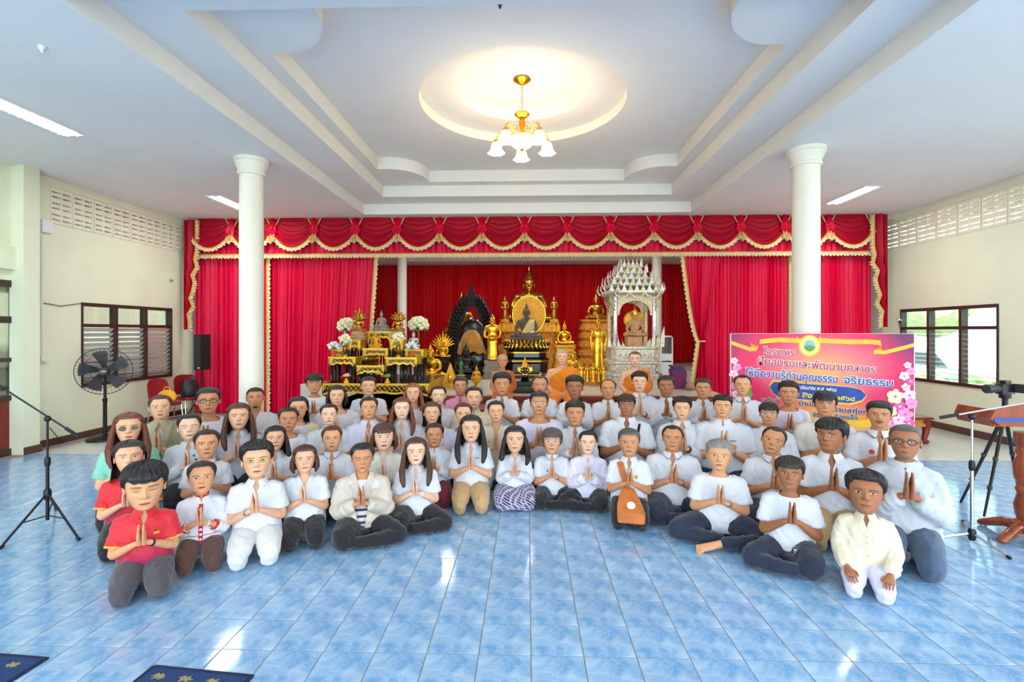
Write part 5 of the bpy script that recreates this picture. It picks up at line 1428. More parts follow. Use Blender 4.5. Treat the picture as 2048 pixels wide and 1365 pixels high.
# black carved flame arch with a black monk statue and gold cloak
ar = thing('flame_arch', 'black carved leaf-shaped arch with flame edges left of the throne', 'arch', (atY(943, 700, 12.9).x, 12.9, HS))
k_ = 12.9 / FPX; AH = atY(943, 588, 12.9).z - HS; AW = 86 * k_ / 2
def arch_x(t): return AW * float(np.interp(t, [0, .12, .32, .5, .62, .72, .81, .88, .94, 1], [.80, .92, 1.0, .96, .87, .75, .59, .42, .24, .0]))
for s in (1, -1):
    out = [(s * arch_x(t), AH * t) for t in np.linspace(0, .985, 22)]; inn = [(s * max(arch_x(t) - .20, .02), AH * t * .96) for t in np.linspace(.965, 0, 22)]
    obj('arch_side', MB().prism((out + inn) if s > 0 else (out + inn)[::-1], -.03, .06), M_blackc, ar, False)
    for i in range(40):
        t = .04 + .92 * (i % 20) / 20; x, z = arch_x(t) - (.10 if i >= 20 else 0), AH * t
        obj('flame', MB().tube([(s * (x - .04), -.02, z - .03), (s * (x + .05), -.03, z + .03), (s * (x + .045), -.03, z + .11), (s * (x + .01), -.02, z + .17)], [.05, .06, .036, .006], 7), M_blackc, ar)
obj('crest', MB().prism([(-.12, AH * .9), (0, AH * .84), (.12, AH * .9), (.09, AH * 1.0), (0, AH * 1.12), (-.09, AH * 1.0)], -.07, .05), M_blackc, ar, False)
statue('black lacquered seated monk statue inside the flame arch', 932, 682, 748, 11.8, SEAT2, M_blackl, name='monk_statue', base=(.7, .6, 2, M_blackl), wid=1.15)
t = thing('black_mound', 'glossy black hooded figure wrapped in gold brocade cloth within the arch', 'statue', (atY(945, 700, 12.5).x, 12.55, HS), group='gilded statues on the stage')
hz = atY(945, 632, 12.55).z - HS
obj('figure', remesh(MB().ball((0, 0, hz * .25), .48, .2, hz * .28, 20, 10).ball((0, 0, hz * .62), .36, .18, hz * .36, 20, 10).ball((0.06, -.02, hz * .85), .15, .14, .16, 16, 8), .03, 2), M_blackl, t)
obj('cloak', MB().grid([[(math.sin(a) * .32 * (.25 + .95 * v ** .5), -.20 - .14 * math.cos(a) + .02 * math.sin(a * 14), hz * (.76 - .36 * v) - .05 * v * abs(math.sin(a)) + .03 * v * math.sin(a * 9)) for a in np.linspace(-1.3, 1.3, 21)] for v in np.linspace(0, 1, 8)]), M_robe_gold, t)
# other figures
statue('golden seated Buddha partly hidden behind the black flame arch', 923, 580, 668, 15.2, SEAT, M_bronze, base=(1.3, 1.1, 4, M_ochre))
statue('gold standing monk with alms bowl on a grey stone block, left of the throne', 985, 627, 722, 11.9, STAND1, M_gold, base=(.45, .45, 2, M_greyst), wid=1.15)
statue('small gold Buddha under a spiky naga hood on a black stand', 885, 672, 716, 11.9, SEAT2, M_gold, base=(.5, .45, 3, M_blackl), parts=naga_fan(M_gold, 11, .5, .45, .1))
statue('large gold laughing monk statue draped in red beside the altar tables', 861, 684, 755, 10.75, SEAT2, M_gold, wid=1.15, base=(.6, .5, 1, M_redwood))
statue('gold seated Buddha on a gold base right of the throne', 1129, 640, 690, 12.5, SEAT, M_gold, base=(.66, .5, 3, M_goldp), parts=lotus_base(.62, .42, .1, M_gold, 0))
statue('old gold seated Buddha raised on carved tiers left of the silver pavilion', 1192, 583, 640, 14.8, SEAT, M_bronze, base=(1.15, 1.0, 6, M_ochre), parts=lotus_base(1.0, .7, .16, M_bronze, 0))
statue('gold standing Buddha with arms lowered beside the silver pavilion', 1197, 632, 742, 11.9, STAND2, M_gold, base=(.45, .4, 1, M_goldp))
statue('gold seated monk statue behind the central monk', 1146, 697, 748, 11.2, SEAT2, M_gold, base=(.5, .4, 1, M_goldp), name='monk_statue')
for i, (px, w) in enumerate(((1163, 'leftmost'), (1175, 'second from left'), (1187, 'third from left'), (1198, 'fourth from left'), (1208, 'rightmost'))):
    statue('small gold standing Buddha in a row on the stage floor, %s' % w, px, 724 + (i % 2) * 3, 765, 10.4 + .12 * (i % 2), STAND2, M_gold, base=(.14, .14, 1, M_goldp), name='small_buddha_statue', group='row of small gold Buddhas', wid=1.2)
# offerings at the left of the stage floor
for px, y0, y1, m_, lb, kind in ((901, 726, 760, M_goldp, 'gold triangular votive tablet on the stage floor', 0), (922, 721, 758, mat('green_glaze', (60, 96, 50), .3, vary=.3), 'green and gold tiered offering stand on the stage floor', 1), (953, 729, 760, M_goldp, 'small green and gold figure on a golden bowl at the stage edge', 2)):
    a, b = atY(px, y0, 9.9), atY(px, y1, 9.9); h = a.z - HS
    t = thing('offering', lb, 'offering', (a.x, 9.9, HS), group='offerings on the stage floor')
    if kind == 0: obj('tablet', MB().prism([(-.16, 0), (.16, 0), (.15, .1), (.07, h * .6), (0, h), (-.07, h * .6), (-.15, .1)], -.06, .06), m_, t, False); obj('relief', MB().ball((0, -.06, h * .38), .05, .03, .1), M_gold, t)
    elif kind == 1: obj('stand', MB().lathe([(.10, 0), (.10, .03), (.06, .05), (.05, h * .4), (.08, h * .45), (.045, h * .5), (.04, h * .8), (.06, h * .84), (.02, h)], n=14), m_, t); obj('gold_ring', MB().torus((0, 0, h * .45), .08, .012, 18, 6, 'z'), M_gold, t)
    else: obj('bowl', MB().lathe([(.05, 0), (.06, .02), (.03, .06), (.09, .12), (.11, .17), (.10, .18)], n=18), M_gold, t); f = link('figure', SEAT2, m_, t, loc=(0, 0, .17)); f.scale = (h - .17,) * 3
# naga head guarding the stage edge
ng = thing('naga_statue', 'crowned naga head statue with green coils at the centre of the stage edge', 'statue', (atY(1050, 760, 9.05).x, 9.1, HS))
hz = atY(1050, 714, 9.05).z - HS; M_ngreen = mat('green_scales', (44, 66, 48), .35, vary=.3, scale=60, bump=.6, bscale=70)
obj('coil', MB().torus((0, .06, .06), .26, .065, 32, 10, 'z', 1.25, .6).torus((0, .07, .15), .19, .055, 30, 10, 'z', 1.2, .6), M_ngreen, ng)
obj('neck', MB().tube([(0, .08, .10), (0, .06, .25), (0, 0, .33), (0, -.05, hz * .52)], [.09, .075, .07, .06], 12), M_blackl, ng)
hd_ = obj('head', remesh(MB().ball((0, -.08, hz * .62), .085, .10, .075, 14, 10).ball((0, -.15, hz * .57), .05, .07, .04, 12, 8), .014, 2), M_blackl, ng)
obj('crown', MB().lathe([(.085, hz * .68), (.09, hz * .71), (.06, hz * .74), (.055, hz * .8), (.03, hz * .86), (.018, hz * .94), (.003, hz)], (0, -.06, 0), 14), M_gold, hd_)
for s in (1, -1):
    obj('eye', MB().ball((s * .045, -.16, hz * .64), .014, .010, .014, 10, 6), M_eye, hd_); obj('ear_fin', MB().prism([(s * .07, hz * .55), (s * .14, hz * .62), (s * .12, hz * .72), (s * .07, hz * .68)][::s], -.08, -.06), M_gold, hd_, False)
obj('fangs', MB().prism([(-.05, hz * .55), (.05, hz * .55), (.03, hz * .50), (0, hz * .53), (-.03, hz * .50)], -.20, -.19), M_gold, hd_, False)
for i in range(5):
    px = 1076 + i * 5; p = atY(px, 752, 9.6); h = .26 + .03 * ((i * 2) % 3)
    t = thing('incense_candle', 'thin candle in the cluster right of the naga head, %s' % ('leftmost', 'second from left', 'middle one', 'second from right', 'rightmost')[i], 'candle', (p.x, 9.6 + .04 * (i % 2), HS), group='candles beside the naga head')
    obj('stick', MB().lathe([(.014, 0), (.014, h)], n=8), M_eye if i % 2 else M_redwood, t); obj('holder', MB().lathe([(.03, 0), (.03, .02), (.018, .05)], n=10), M_gold, t)

# ------------------------------------------------------------------ silver pavilion
pv0 = atY(1272, 778, 9.85)
pv = thing('silver_pavilion', 'ornate silver pavilion throne with tiered spired roof and arched front', 'pavilion', (pv0.x, 10.35, HS))
WB = 1.06
def zr(y, Y=9.9): return atY(1272, y, Y).z - HS
zb = zr(694)
obj('base', MB().loft([octring(WB * k, 1.0 * k, z, .1) for k, z in ((1.06, 0), (1.06, .08), (1.0, .10), (1.0, .22), (1.02, .24), (1.02, .28), (.90, .30), (.90, .46), (.96, .48), (.96, .52), (.86, .54), (.86, zb - .06), (.92, zb - .04), (.92, zb))]), M_silver, pv, True, 25)
for row, (z, w, n) in enumerate(((.13, 1.0, 9), (.34, .92, 8), (.58, .87, 8))):
    for i in range(n):
        x = -w * WB / 2 * .9 + i * w * WB * .9 / (n - 1)
        obj('carved_motif', MB().prism([(x - .045, z), (x + .045, z), (x + .04, z + .05), (x, z + .10), (x - .04, z + .05)], -w / 2 - .02, -w / 2 + .01), M_silverg, pv, False)
zc = zr(590, 10.0)
for sx in (-1, 1):
    for y in (-.36, .36):
        c_ = obj('post', MB().loft([octring(.085 * k, .085 * k, z, .2) for k, z in ((1.3, zb), (1.3, zb + .06), (1, zb + .1), (1, zc - .05), (1.3, zc))]), M_mir if y < 0 else M_silverg, pv, True, 25); c_.location = (sx * .385, y, 0)
        for q in range(3): obj('bracket', MB().tube([(0, -.05, zc - .32 + q * .08), (sx * .06, -.07, zc - .2 + q * .08), (sx * .13, -.09, zc - .06 + q * .06)], [.012, .02, .006], 6), M_silverg, c_)
    # flame ornaments at the platform corners
    for q in range(4):
        x = sx * (.24 + q * .09); h = .16 + .06 * (q % 2) + .06 * q
        obj('corner_flame', MB().prism([(x - .04, zb), (x + .04, zb), (x + .05 * sx * .6 + .02, zb + h * .5), (x + sx * .04, zb + h), (x - .02, zb + h * .55)], -.50, -.47), M_silver if q % 2 else M_silverg, pv, False)
# arch between the front posts
arc = [(-.345, zc - .42), (-.345, zc), (.345, zc), (.345, zc - .42)] + [(.30 * math.cos(t) * (1 if True else 1), zc - .42 + .30 * math.sin(t) ** .7) for t in np.linspace(0.02, PI - .02, 15)]
for y in (-.40, .34): obj('arch_panel', MB().prism(arc[::-1], y, y + .04), M_silverg, pv, False)
tiers = [(1.16, zc, .10), (1.0, zc + .15, .09), (.80, zc + .28, .09), (.58, zc + .41, .08), (.40, zc + .53, .08)]
for w, z, h in tiers:
    r_ = obj('roof_tier', MB().loft([octring(w * k, w * k, zz, .2) for k, zz in ((.92, z), (1.0, z + .03), (1.0, z + h * .7), (.84, z + h), (.70, z + h + .05))]), M_silver, pv, True, 25)
    n = max(5, int(w * 8))
    for i in range(n):
        x = -w * .42 + i * w * .84 / (n - 1)
        for y in (-w / 2 - .005,):
            obj('gable_motif', MB().prism([(x - .05, z + h * .6), (x + .05, z + h * .6), (x + .012, z + h + .06), (x, z + h + .13), (x - .012, z + h + .06)], y, y + .03), M_silverg if i % 2 else M_silver, r_, False)
    for s in (1, -1):
        for i in range(3): obj('corner_spire', MB().tube([(s * w * (.46 + .03 * i), -w * .3 + i * w * .25, z + .02), (s * w * (.52 + .02 * i), -w * .3 + i * w * .25, z + .12), (s * w * (.50 + .02 * i), -w * .3 + i * w * .25, z + .24)], [.02, .018, .004], 6), M_silver, r_)
for i in range(3):
    x = -.30 + i * .30
    obj('festoon', MB().tube([(x - .14, -.60, zc + .02), (x - .07, -.61, zc - .055), (x, -.61, zc - .075), (x + .07, -.61, zc - .055), (x + .14, -.60, zc + .02)], .014, 6), M_silver, pv)
pvz = HS + zb
bl = obj('stone_block', MB().box(-.14, .14, -.16, .16, 0, .20).box(-.15, .15, -.17, .17, 0, .03), M_sand, None, False, loc=(pv0.x, 10.1, pvz)); tag(bl, 'square sandstone block inside the silver pavilion', 'block')
statue('small stone Buddha with gilded headdress inside the silver pavilion', 1270, 612, 674, 10.1, SEAT2, M_sand, name='buddha_statue', floor_z=pvz + .2, base=(.26, .24, 1, M_sand), parts=lambda t, h, zb_: [obj('gold_halo', MB().ball((0, .12, zb_ + h * .55), .2 * h / .6, .03, .3 * h, 20, 10), M_goldp, t), obj('gold_crown', MB().lathe([(.10 * h, h * .72), (.11 * h, h * .78), (.05 * h, h * .88), (.01, h * 1.02)], (0, 0, zb_), 14), M_gold, t)])
# cabinet, boxes, folded cloth at the right of the stage
p = atY(1335, 742, 11.2)
cb = thing('glass_cabinet', 'white cabinet with glass panes behind the silver pavilion', 'cabinet', (p.x, 11.4, HS)); ch_ = atY(1335, 672, 11.2).z - HS
obj('carcass', MB().box(-.14, .14, -.14, .2, 0, .05).box(-.14, .14, .17, .2, .05, ch_).box(-.14, -.11, -.14, .17, .05, ch_).box(.11, .14, -.14, .17, .05, ch_).box(-.14, .14, -.14, .2, ch_ - .03, ch_), M_metalw, cb, False)
obj('shelf', MB().box(-.11, .11, -.14, .17, ch_ * .45, ch_ * .45 + .16), M_metalw, cb, False); obj('drawer', MB().box(-.11, .11, -.15, -.13, .06, ch_ * .42), M_metalw, cb, False)
obj('pane', MB().box(-.11, .11, -.139, -.135, ch_ * .62, ch_ - .04), M_pane, cb, False)
M_purple = mat('purple_box', (112, 34, 84), .5, vary=.12, scale=8); M_bluecl = cloth_mat('blue_cloth', (42, 62, 140)); M_tancl = cloth_mat('tan_cloth', (170, 140, 100))
q0 = atY(1358, 775, 9.75)
for i in range(5):
    o = obj('purple_box', MB().box(-.14, .14, -.11, .11, 0, .075).box(-.141, -.12, -.112, -.10, .01, .06), M_purple, None, False, loc=(q0.x + .01 * (i % 2), 9.85, HS + i * .076))
    tag(o, 'flat purple gift box in the stack by the pavilion, %s' % ('bottom', 'second up', 'middle', 'second from top', 'top')[i], 'box', 'stack of purple boxes')
for i in range(3): tag(obj('folded_cloth', MB().loft([octring(.24, .18, z, .1) for z in (0, .005, .02, .026)]), M_bluecl if i < 2 else M_redwood, None, loc=(q0.x - .02 * i, 9.84, HS + .38 + i * .027)), ('folded blue cloth on the purple boxes, lower', 'folded blue cloth on the purple boxes, upper', 'folded dark red cloth on top of the blue cloths')[i], 'cloth', 'folded cloths on the boxes')
q1 = atY(1383, 775, 9.6); tag(obj('robe_bundle', remesh(MB().ball((0, 0, .05), .13, .1, .05).ball((.06, .02, .08), .08, .08, .05).ball((-.05, -.02, .09), .07, .06, .04), .02, 2), M_tancl, None, loc=(q1.x, 9.6, HS - .0)), 'crumpled tan cloth bundle at the foot of the gathered curtain', 'bundle')

# ------------------------------------------------------------------ altar tables
AP0, AP1 = atY(634, 800, 8.35).x, atY(862, 800, 8.35).x - .03
struct('altar_platform', MB().box(AP0, AP1, 8.35, 10.38, 0, .55).box(AP0 - .03, AP1 + .0, 8.32, 10.38, .48, .55), M_redwood, label='dark red wooden platform under the stepped altar tables')
M_lat = mat('gold_lattice', (232, 188, 60), 0.35, metal=0.55, vary=0.2, scale=30, bump=.4, bscale=60)
def altar_table(label, px0, px1, ytop, Yf, depth, zfloor, apron=.15):
    a, b = atY(px0, ytop, Yf), atY(px1, ytop, Yf); w = b.x - a.x; zt = a.z; h = zt - zfloor
    t = thing('altar_table', label, 'altar table', ((a.x + b.x) / 2, Yf + depth / 2, zfloor), group='black and gold altar tables'); d = depth
    ap = min(apron, h * .55)
    obj('top', MB().box(-w / 2, w / 2, -d / 2, d / 2, h - .022, h), M_blackl, t, False); obj('top_edge', MB().box(-w / 2 - .006, w / 2 + .006, -d / 2 - .006, -d / 2, h - .024, h).box(w / 2, w / 2 + .006, -d / 2, d / 2, h - .024, h).box(-w / 2 - .006, -w / 2, -d / 2, d / 2, h - .024, h), M_lat, t, False)
    # scalloped apron with a pierced diamond lattice
    n = max(8, int(w / .03)); low = []
    for i in range(n + 1):
        u = i / n; e = min(u, 1 - u) * w; low.append((-w / 2 + .012 + u * (w - .024), h - ap - .045 * max(0, 1 - e / .12) + .012 * math.sin(u * PI * 8)))
    back = MB().prism([(-w / 2 + .012, h - .024)] + low + [(w / 2 - .012, h - .024)], -d / 2 + .014, -d / 2 + .02)
    obj('apron_back', back, M_blackl, t, False)
    lt = MB(); nd = max(4, int(round(w / .095))); s = w * .9 / nd; hh = ap * .55; z1 = h - .04
    for i in range(nd):
        x = -w * .45 + s * i
        for (xa, za, xb, zb2) in ((x, z1 - hh / 2, x + s / 2, z1), (x + s / 2, z1, x + s, z1 - hh / 2), (x + s, z1 - hh / 2, x + s / 2, z1 - hh), (x + s / 2, z1 - hh, x, z1 - hh / 2)): lt.tube([(xa, -d / 2 + .01, za), (xb, -d / 2 + .01, zb2)], .0075, 4)
    obj('apron_lattice', lt, M_lat, t, False)
    obj('apron_rail', MB().box(-w / 2, w / 2, -d / 2, -d / 2 + .014, h - .04, h - .024).prism([(p[0], p[1] + .035) for p in low] + [(p[0], p[1]) for p in low[::-1]], -d / 2, -d / 2 + .014), M_lat, t, False)
    for s_ in (1, -1): obj('side_apron', MB().box(s_ * (w / 2 - .012) - .006, s_ * (w / 2 - .012) + .006, -d / 2, d / 2, h - ap, h - .024), M_lat, t, False)
    for sx in (1, -1):
        for sy in (1, -1):
            x, y = sx * (w / 2 - .04), sy * (d / 2 - .04); zz = h - .06
            lg = obj('leg', MB().tube([(x, y, zz), (x + sx * .012, y + sy * .006, zz * .7), (x, y, zz * .35), (x - sx * .004, y, zz * .12), (x + sx * .012, y + sy * .006, .0)], [.042, .038, .028, .026, .036], 8), M_blackl, t)
            obj('leg_cap', MB().tube([(x, y - .004, zz + .02), (x + sx * .010, y - .006, zz * .78)], [.046, .036], 8), M_lat, lg)
    return t, zt
_, zbase = altar_table('long low black and gold altar table carrying all the smaller tables', 643, 857, 767, 8.5, 1.75, .55, .18)
def at_(l, a, b, y, Yf, d=.42): return altar_table(l, a, b, y, Yf, d, zbase, .13)[1]
zL = at_('black and gold altar table at the left end of the front tier', 657, 711, 714, 8.9, .4)
zR = at_('black and gold altar table at the right end of the front tier', 770, 834, 715, 8.9, .4)
zC = at_('low black and gold altar table holding the bronze incense bowl', 713, 768, 731, 8.72, .34)
zM = at_('black and gold altar table under the bright gold Buddha', 724, 776, 697, 9.32, .3)
zUL = at_('tall narrow altar table under the left naga Buddha', 696, 721, 680, 9.34, .3)
zUR = at_('tall narrow altar table under the right naga Buddha', 779, 806, 680, 9.34, .3)
zT = at_('tallest altar table under the grey stone Buddha', 733, 783, 663, 9.68, .4)
zOL = at_('altar table at far left behind the white flower pot', 664, 694, 699, 9.36, .34)
zOR = at_('altar table at far right behind the white flower pot', 809, 847, 699, 9.36, .34)
G_ = 'statues on the altar tables'
def on_table(label, px, ytop, Y, zf, tpl, m_, **k):
    b = CAMH - 0; ybot = 664 + (CAMH - zf) * FPX / (Y / ray(px, 664).y) ; return statue(label, px, ytop, ybot - k.pop('lift', 0), Y, tpl, m_, floor_z=zf, group=G_, **k)
on_table('grey stone Buddha on the tallest altar table', 763, 619, 9.86, zT, SEAT2, M_greyst, base=(.34, .24, 2, M_greyst), lift=8)
on_table('naga-hooded Buddha on a sandstone pedestal, left of the altar', 717, 622, 9.48, zUL, SEAT2, M_bronze, base=(.28, .24, 3, M_sand), lift=17, parts=naga_fan(M_bronze, 7, .36, .55))
on_table('naga-hooded Buddha on a sandstone pedestal, right of the altar', 796, 624, 9.48, zUR, SEAT2, M_bronze, base=(.28, .24, 3, M_sand), lift=17, parts=naga_fan(M_bronze, 7, .36, .55))
on_table('bright yellow-gold Buddha in the middle of the altar tables', 752, 658, 9.46, zM, SEAT, M_goldp, base=(.25, .18, 1, M_goldp), lift=3)
on_table('small silver Buddha behind the left lotus vase', 690, 660, 9.55, zOL, SEAT2, mat('pale_silver', (196, 200, 204), .35, metal=.6), base=(.2, .16, 1, M_metalw), lift=4)
on_table('small silver Buddha behind the right white flower pot', 827, 659, 9.5, zOR, SEAT2, MATS['pale_silver'], base=(.22, .18, 1, M_metalw), lift=4)
def bouquet(label, px, yc, Y, zf, r, vase_h, kind):
    p = atY(px, yc, Y); t = thing('flower_arrangement', label, 'flowers', (p.x, Y, zf), group='flower arrangements on the altar'); zc = p.z - zf; rnd = random.Random(px)
    vm = {'big': M_dbronze, 'lotus': M_bronze, 'pot': M_pot}[kind]; 
    if kind == 'pot': obj('pot', MB().lathe([(.045, 0), (.06, .10), (.064, .105), (.055, .11)], n=16), vm, t)
    else: obj('vase', MB().lathe([(.05, 0), (.05, .02), (.025, .05), (.05, vase_h * .45), (.035, vase_h * .8), (.045, vase_h)], n=16), vm, t)
    n = {'big': 34, 'lotus': 11, 'pot': 10}[kind]; fm = M_petalw if kind == 'pot' else M_petal; fr = {'big': r * .24, 'lotus': r * .40, 'pot': r * .34}[kind]
    fl = MB().ball((0, 0, 0), fr, fr, fr * .9, 9, 6)
    for k in range(5): a = 2 * PI * k / 5; fl.tube([(0, 0, -fr * .8), (math.cos(a) * fr * .95, math.sin(a) * fr * .95, 0), (math.cos(a) * fr * .7, math.sin(a) * fr * .7, fr * .8)], [(fr * .4, fr * .15), (fr * .55, fr * .12), (fr * .1, fr * .05)], 6)
    fme = fl.mesh('flower')
    for k in range(n):
        u = (k + .5) / n; ph = math.acos(1 - 1.55 * u); a = k * 2.4
        link('flower', fme, fm, t, loc=(r * math.sin(ph) * math.cos(a), r * .8 * math.sin(ph) * math.sin(a), zc + r * .85 * math.cos(ph)), rot=(rnd.uniform(-.5, .5), rnd.uniform(-.5, .5), a))
    for k in range(7 if kind == 'big' else 4):
        a = k * 2 * PI / (7 if kind == 'big' else 4) + .3; L = r * (1.15 if kind == 'big' else .7)
        g = [[(math.cos(a) * L * s + math.sin(a) * wv * L * .38 * math.sin(PI * min(s * .9 + .08, 1)), math.sin(a) * L * s - math.cos(a) * wv * L * .38 * math.sin(PI * min(s * .9 + .08, 1)), zc - r * .45 - r * .35 * s * s + .02 * abs(wv)) for wv in (-1, 0, 1)] for s in np.linspace(.1, 1, 6)]
        obj('leaf', MB().grid(g), M_leaf, t)
    st = obj('stem', MB().tube([(0, 0, vase_h * .5 if kind != 'pot' else .05), (0, 0, zc)], .012, 6), M_leaf, t)
bouquet('large cream flower bouquet with green leaves, left of the altar', 694, 652, 9.85, zbase, .16, .45, 'big')
bouquet('large cream flower bouquet with green leaves, right of the altar', 837, 650, 9.9, zbase, .17, .45, 'big')
bouquet('bronze vase of cream lotus buds on the left altar table', 690, 679, 8.98, zL, .085, .20, 'lotus')
bouquet('bronze vase of cream lotus buds on the right altar table', 797, 675, 8.98, zR, .085, .22, 'lotus')
bouquet('orange pot of white ball flowers on the left altar table', 667, 693, 8.98, zL, .085, .1, 'pot')
bouquet('orange pot of white ball flowers on the right altar table', 823, 693, 9.0, zR, .085, .1, 'pot')
p = atY(742, 724, 8.85); t = thing('incense_bowl', 'round bronze incense bowl on the low middle altar table', 'bowl', (p.x, 8.88, zC)); obj('bowl', MB().lathe([(.06, 0), (.07, .015), (.05, .03), (.12, .07), (.135, .11), (.11, .14), (.125, .16), (.12, .165), (.05, .13)], n=24), M_bronze, t)
for s in (1, -1): obj('handle', MB().torus((s * .13, 0, .11), .025, .008, 12, 6, 'y'), M_bronze, t)
for i, (px, c) in enumerate(((693, 'pink and white offerings'), (775, 'a green offering'))):
    p = atY(px, 760, 8.62); t = thing('offering_tray', 'gold pedestal tray with %s on the long altar table' % c, 'tray', (p.x, 8.62, zbase), group='gold offering trays')
    obj('tray', MB().lathe([(.055, 0), (.05, .02), (.03, .05), (.035, .08), (.11, .105), (.115, .118), (.10, .112)], n=22), M_gold, t)
    obj('offering_heap', remesh(MB().ball((0, 0, .12), .07, .06, .03).ball((.02, 0, .14), .04, .04, .025), .012, 1), M_leaf if i else mat('pink_offering', (236, 190, 190), .6, vary=.15, scale=40), t)
for k, px in enumerate((758, 764)): p = atY(px, 720, 8.8); tag(obj('candle', MB().lathe([(.018, 0), (.018, .012), (.006, .02), (.0055, .20), (.002, .205)], n=8), M_goldp, None, loc=(p.x, 8.82, zC)), 'thin gold candlestick on the low altar table, %s' % ('nearer the bowl', 'by the table edge')[k], 'candle', 'gold candlesticks')
# ================================================================== furniture and equipment
M_chrome = mat('chrome', (210, 212, 214), .18, metal=.95, vary=.04)
M_blackm = mat('black_metal', (30, 31, 34), .4, metal=.4, vary=.1)
M_dgrey = mat('dark_grey_plastic', (52, 52, 56), .5, vary=.1)
M_vinyl = mat('red_vinyl', (150, 22, 30), .4, vary=.1)
M_mahog = mat('mahogany', (150, 66, 30), .25, vary=.3, scale=6, stretch=(1, 1, .2), coat=.4)
M_bluestrip = mat('blue_ribbon', (52, 84, 170), .6)
def gpt(px, py): p = atZ(px, py, 0); return Vector((p.x, p.y, 0))
def tubeobj(name, pts, r, m_, parent, n=8): return obj(name, MB().tube(pts, r, n), m_, parent)

# pedestal fan
fp = gpt(210, 880); fan = thing('pedestal_fan', 'black pedestal fan with wire guard in front of the left window', 'fan', tuple(fp), R(34))
fz = atY(210, 742, fp.y).z; fr = 47 * fp.y / FPX
obj('base', MB().lathe([(.26, 0), (.26, .03), (.22, .06), (.08, .09), (.04, .10)], n=28), M_blackm, fan)
obj('pole', MB().lathe([(.030, .08), (.030, fz * .55), (.036, fz * .56), (.036, fz * .6), (.022, fz * .6), (.022, fz - .02)], n=12), M_blackm, fan)
obj('motor', MB().tube([(0, -.05, fz), (0, .12, fz), (0, .2, fz)], [.075, .085, .05], 16, up=(1, 0, 0), round_end=True), M_dgrey, fan)
for k in range(5):
    a = 2 * PI * k / 5 + .3; g = []
    for r in np.linspace(.07, fr * .88, 7):
        row = []
        for w in np.linspace(-.42, .42, 5):
            aa = a + w * (1.0 - .25 * r / fr) + .25 * r / fr; row.append((r * math.cos(aa), -.10 + .05 * w, fz + r * math.sin(aa)))
        g.append(row)
    obj('blade', MB().grid(g), M_dgrey, fan)
gd = obj('guard', MB().torus((0, -.10, fz), fr, .006, 48, 6, 'y').torus((0, -.16, fz), fr * .45, .003, 36, 5, 'y').torus((0, -.145, fz), fr * .72, .003, 40, 5, 'y'), M_blackm, fan)
w_ = MB()
for k in range(44):
    a = 2 * PI * k / 44
    w_.tube([(.06 * math.cos(a), -.17, fz + .06 * math.sin(a)), (fr * .6 * math.cos(a), -.16, fz + fr * .6 * math.sin(a)), (fr * math.cos(a), -.10, fz + fr * math.sin(a)), (fr * .7 * math.cos(a), .02, fz + fr * .7 * math.sin(a)), (.1 * math.cos(a), .05, fz + .1 * math.sin(a))], .0016, 4)
o = obj('guard_wires', w_, M_blackm, gd); o['kind'] = 'stuff'
obj('hub_cap', MB().tube([(0, -.165, fz), (0, -.185, fz)], .055, 20, up=(1, 0, 0)), M_dgrey, fan)
obj('nameplate', MB().box(-.03, .03, -.188, -.1855, fz - .006, fz + .006), M_eye, fan, False)
tag(obj('fan_cord', MB().tube([tuple(fp + Vector((.0, .1, .01))), tuple(fp + Vector((-.3, .3, .008))), tuple(fp + Vector((-.7, .1, .008))), (XL + .06, fp.y - .3, .008), (XL + .03, fp.y - .5, .3)], .006, 6), M_blackp), 'thin black power cord running from the fan to the left wall', 'cord')

# stacking chairs
def chair(label, px, py, rz, name='banquet_chair'):
    p = gpt(px, py); t = thing(name, label, 'chair', tuple(p), rz, 'red chairs by the left wall')
    obj('seat', MB().loft([octring(.42 * k, .42 * k, z, .15) for k, z in ((.9, .41), (1, .425), (1, .455), (.93, .475))]), M_vinyl, t)
    bk = [[(x * (1 if v < .8 else 1 - (v - .8) * 1.2), .19 + .06 * v + .02 * (x / .2) ** 2 * -1, .52 + .38 * v + (.03 * (1 - (x / .2) ** 2) if v > .9 else 0)) for x in np.linspace(-.20, .20, 9)] for v in np.linspace(0, 1, 8)]
    bk2 = [[(q[0], q[1] + .03, q[2]) for q in r] for r in bk]
    mb = MB().grid([r[::-1] for r in bk]); mb.grid(bk2); ring = bk[0] + [r[-1] for r in bk[1:]] + bk[-1][::-1][1:] + [r[0] for r in bk[::-1][1:-1]]; mb.loft([ring, [(q[0], q[1] + .03, q[2]) for q in ring]], cap=False)
    obj('backrest', mb, M_vinyl, t)
    for s in (1, -1):
        obj('leg', MB().tube([(s * .19, .17, .42), (s * .20, .24, .0)], .012, 8), M_chrome, t); obj('leg', MB().tube([(s * .19, -.17, .42), (s * .20, -.22, .0)], .012, 8), M_chrome, t)
        obj('back_post', MB().tube([(s * .19, .17, .42), (s * .19, .21, .56)], .012, 8), M_chrome, t)
    obj('stretcher', MB().tube([(-.195, -.195, .2), (.195, -.195, .2)], .009, 8), M_chrome, t)
    return p
c1 = chair('red vinyl chair by the left wall with a yellow bag on its seat', 332, 853, R(72))
c2 = chair('red vinyl chair by the left wall with a dark bag on its seat', 380, 838, R(64))
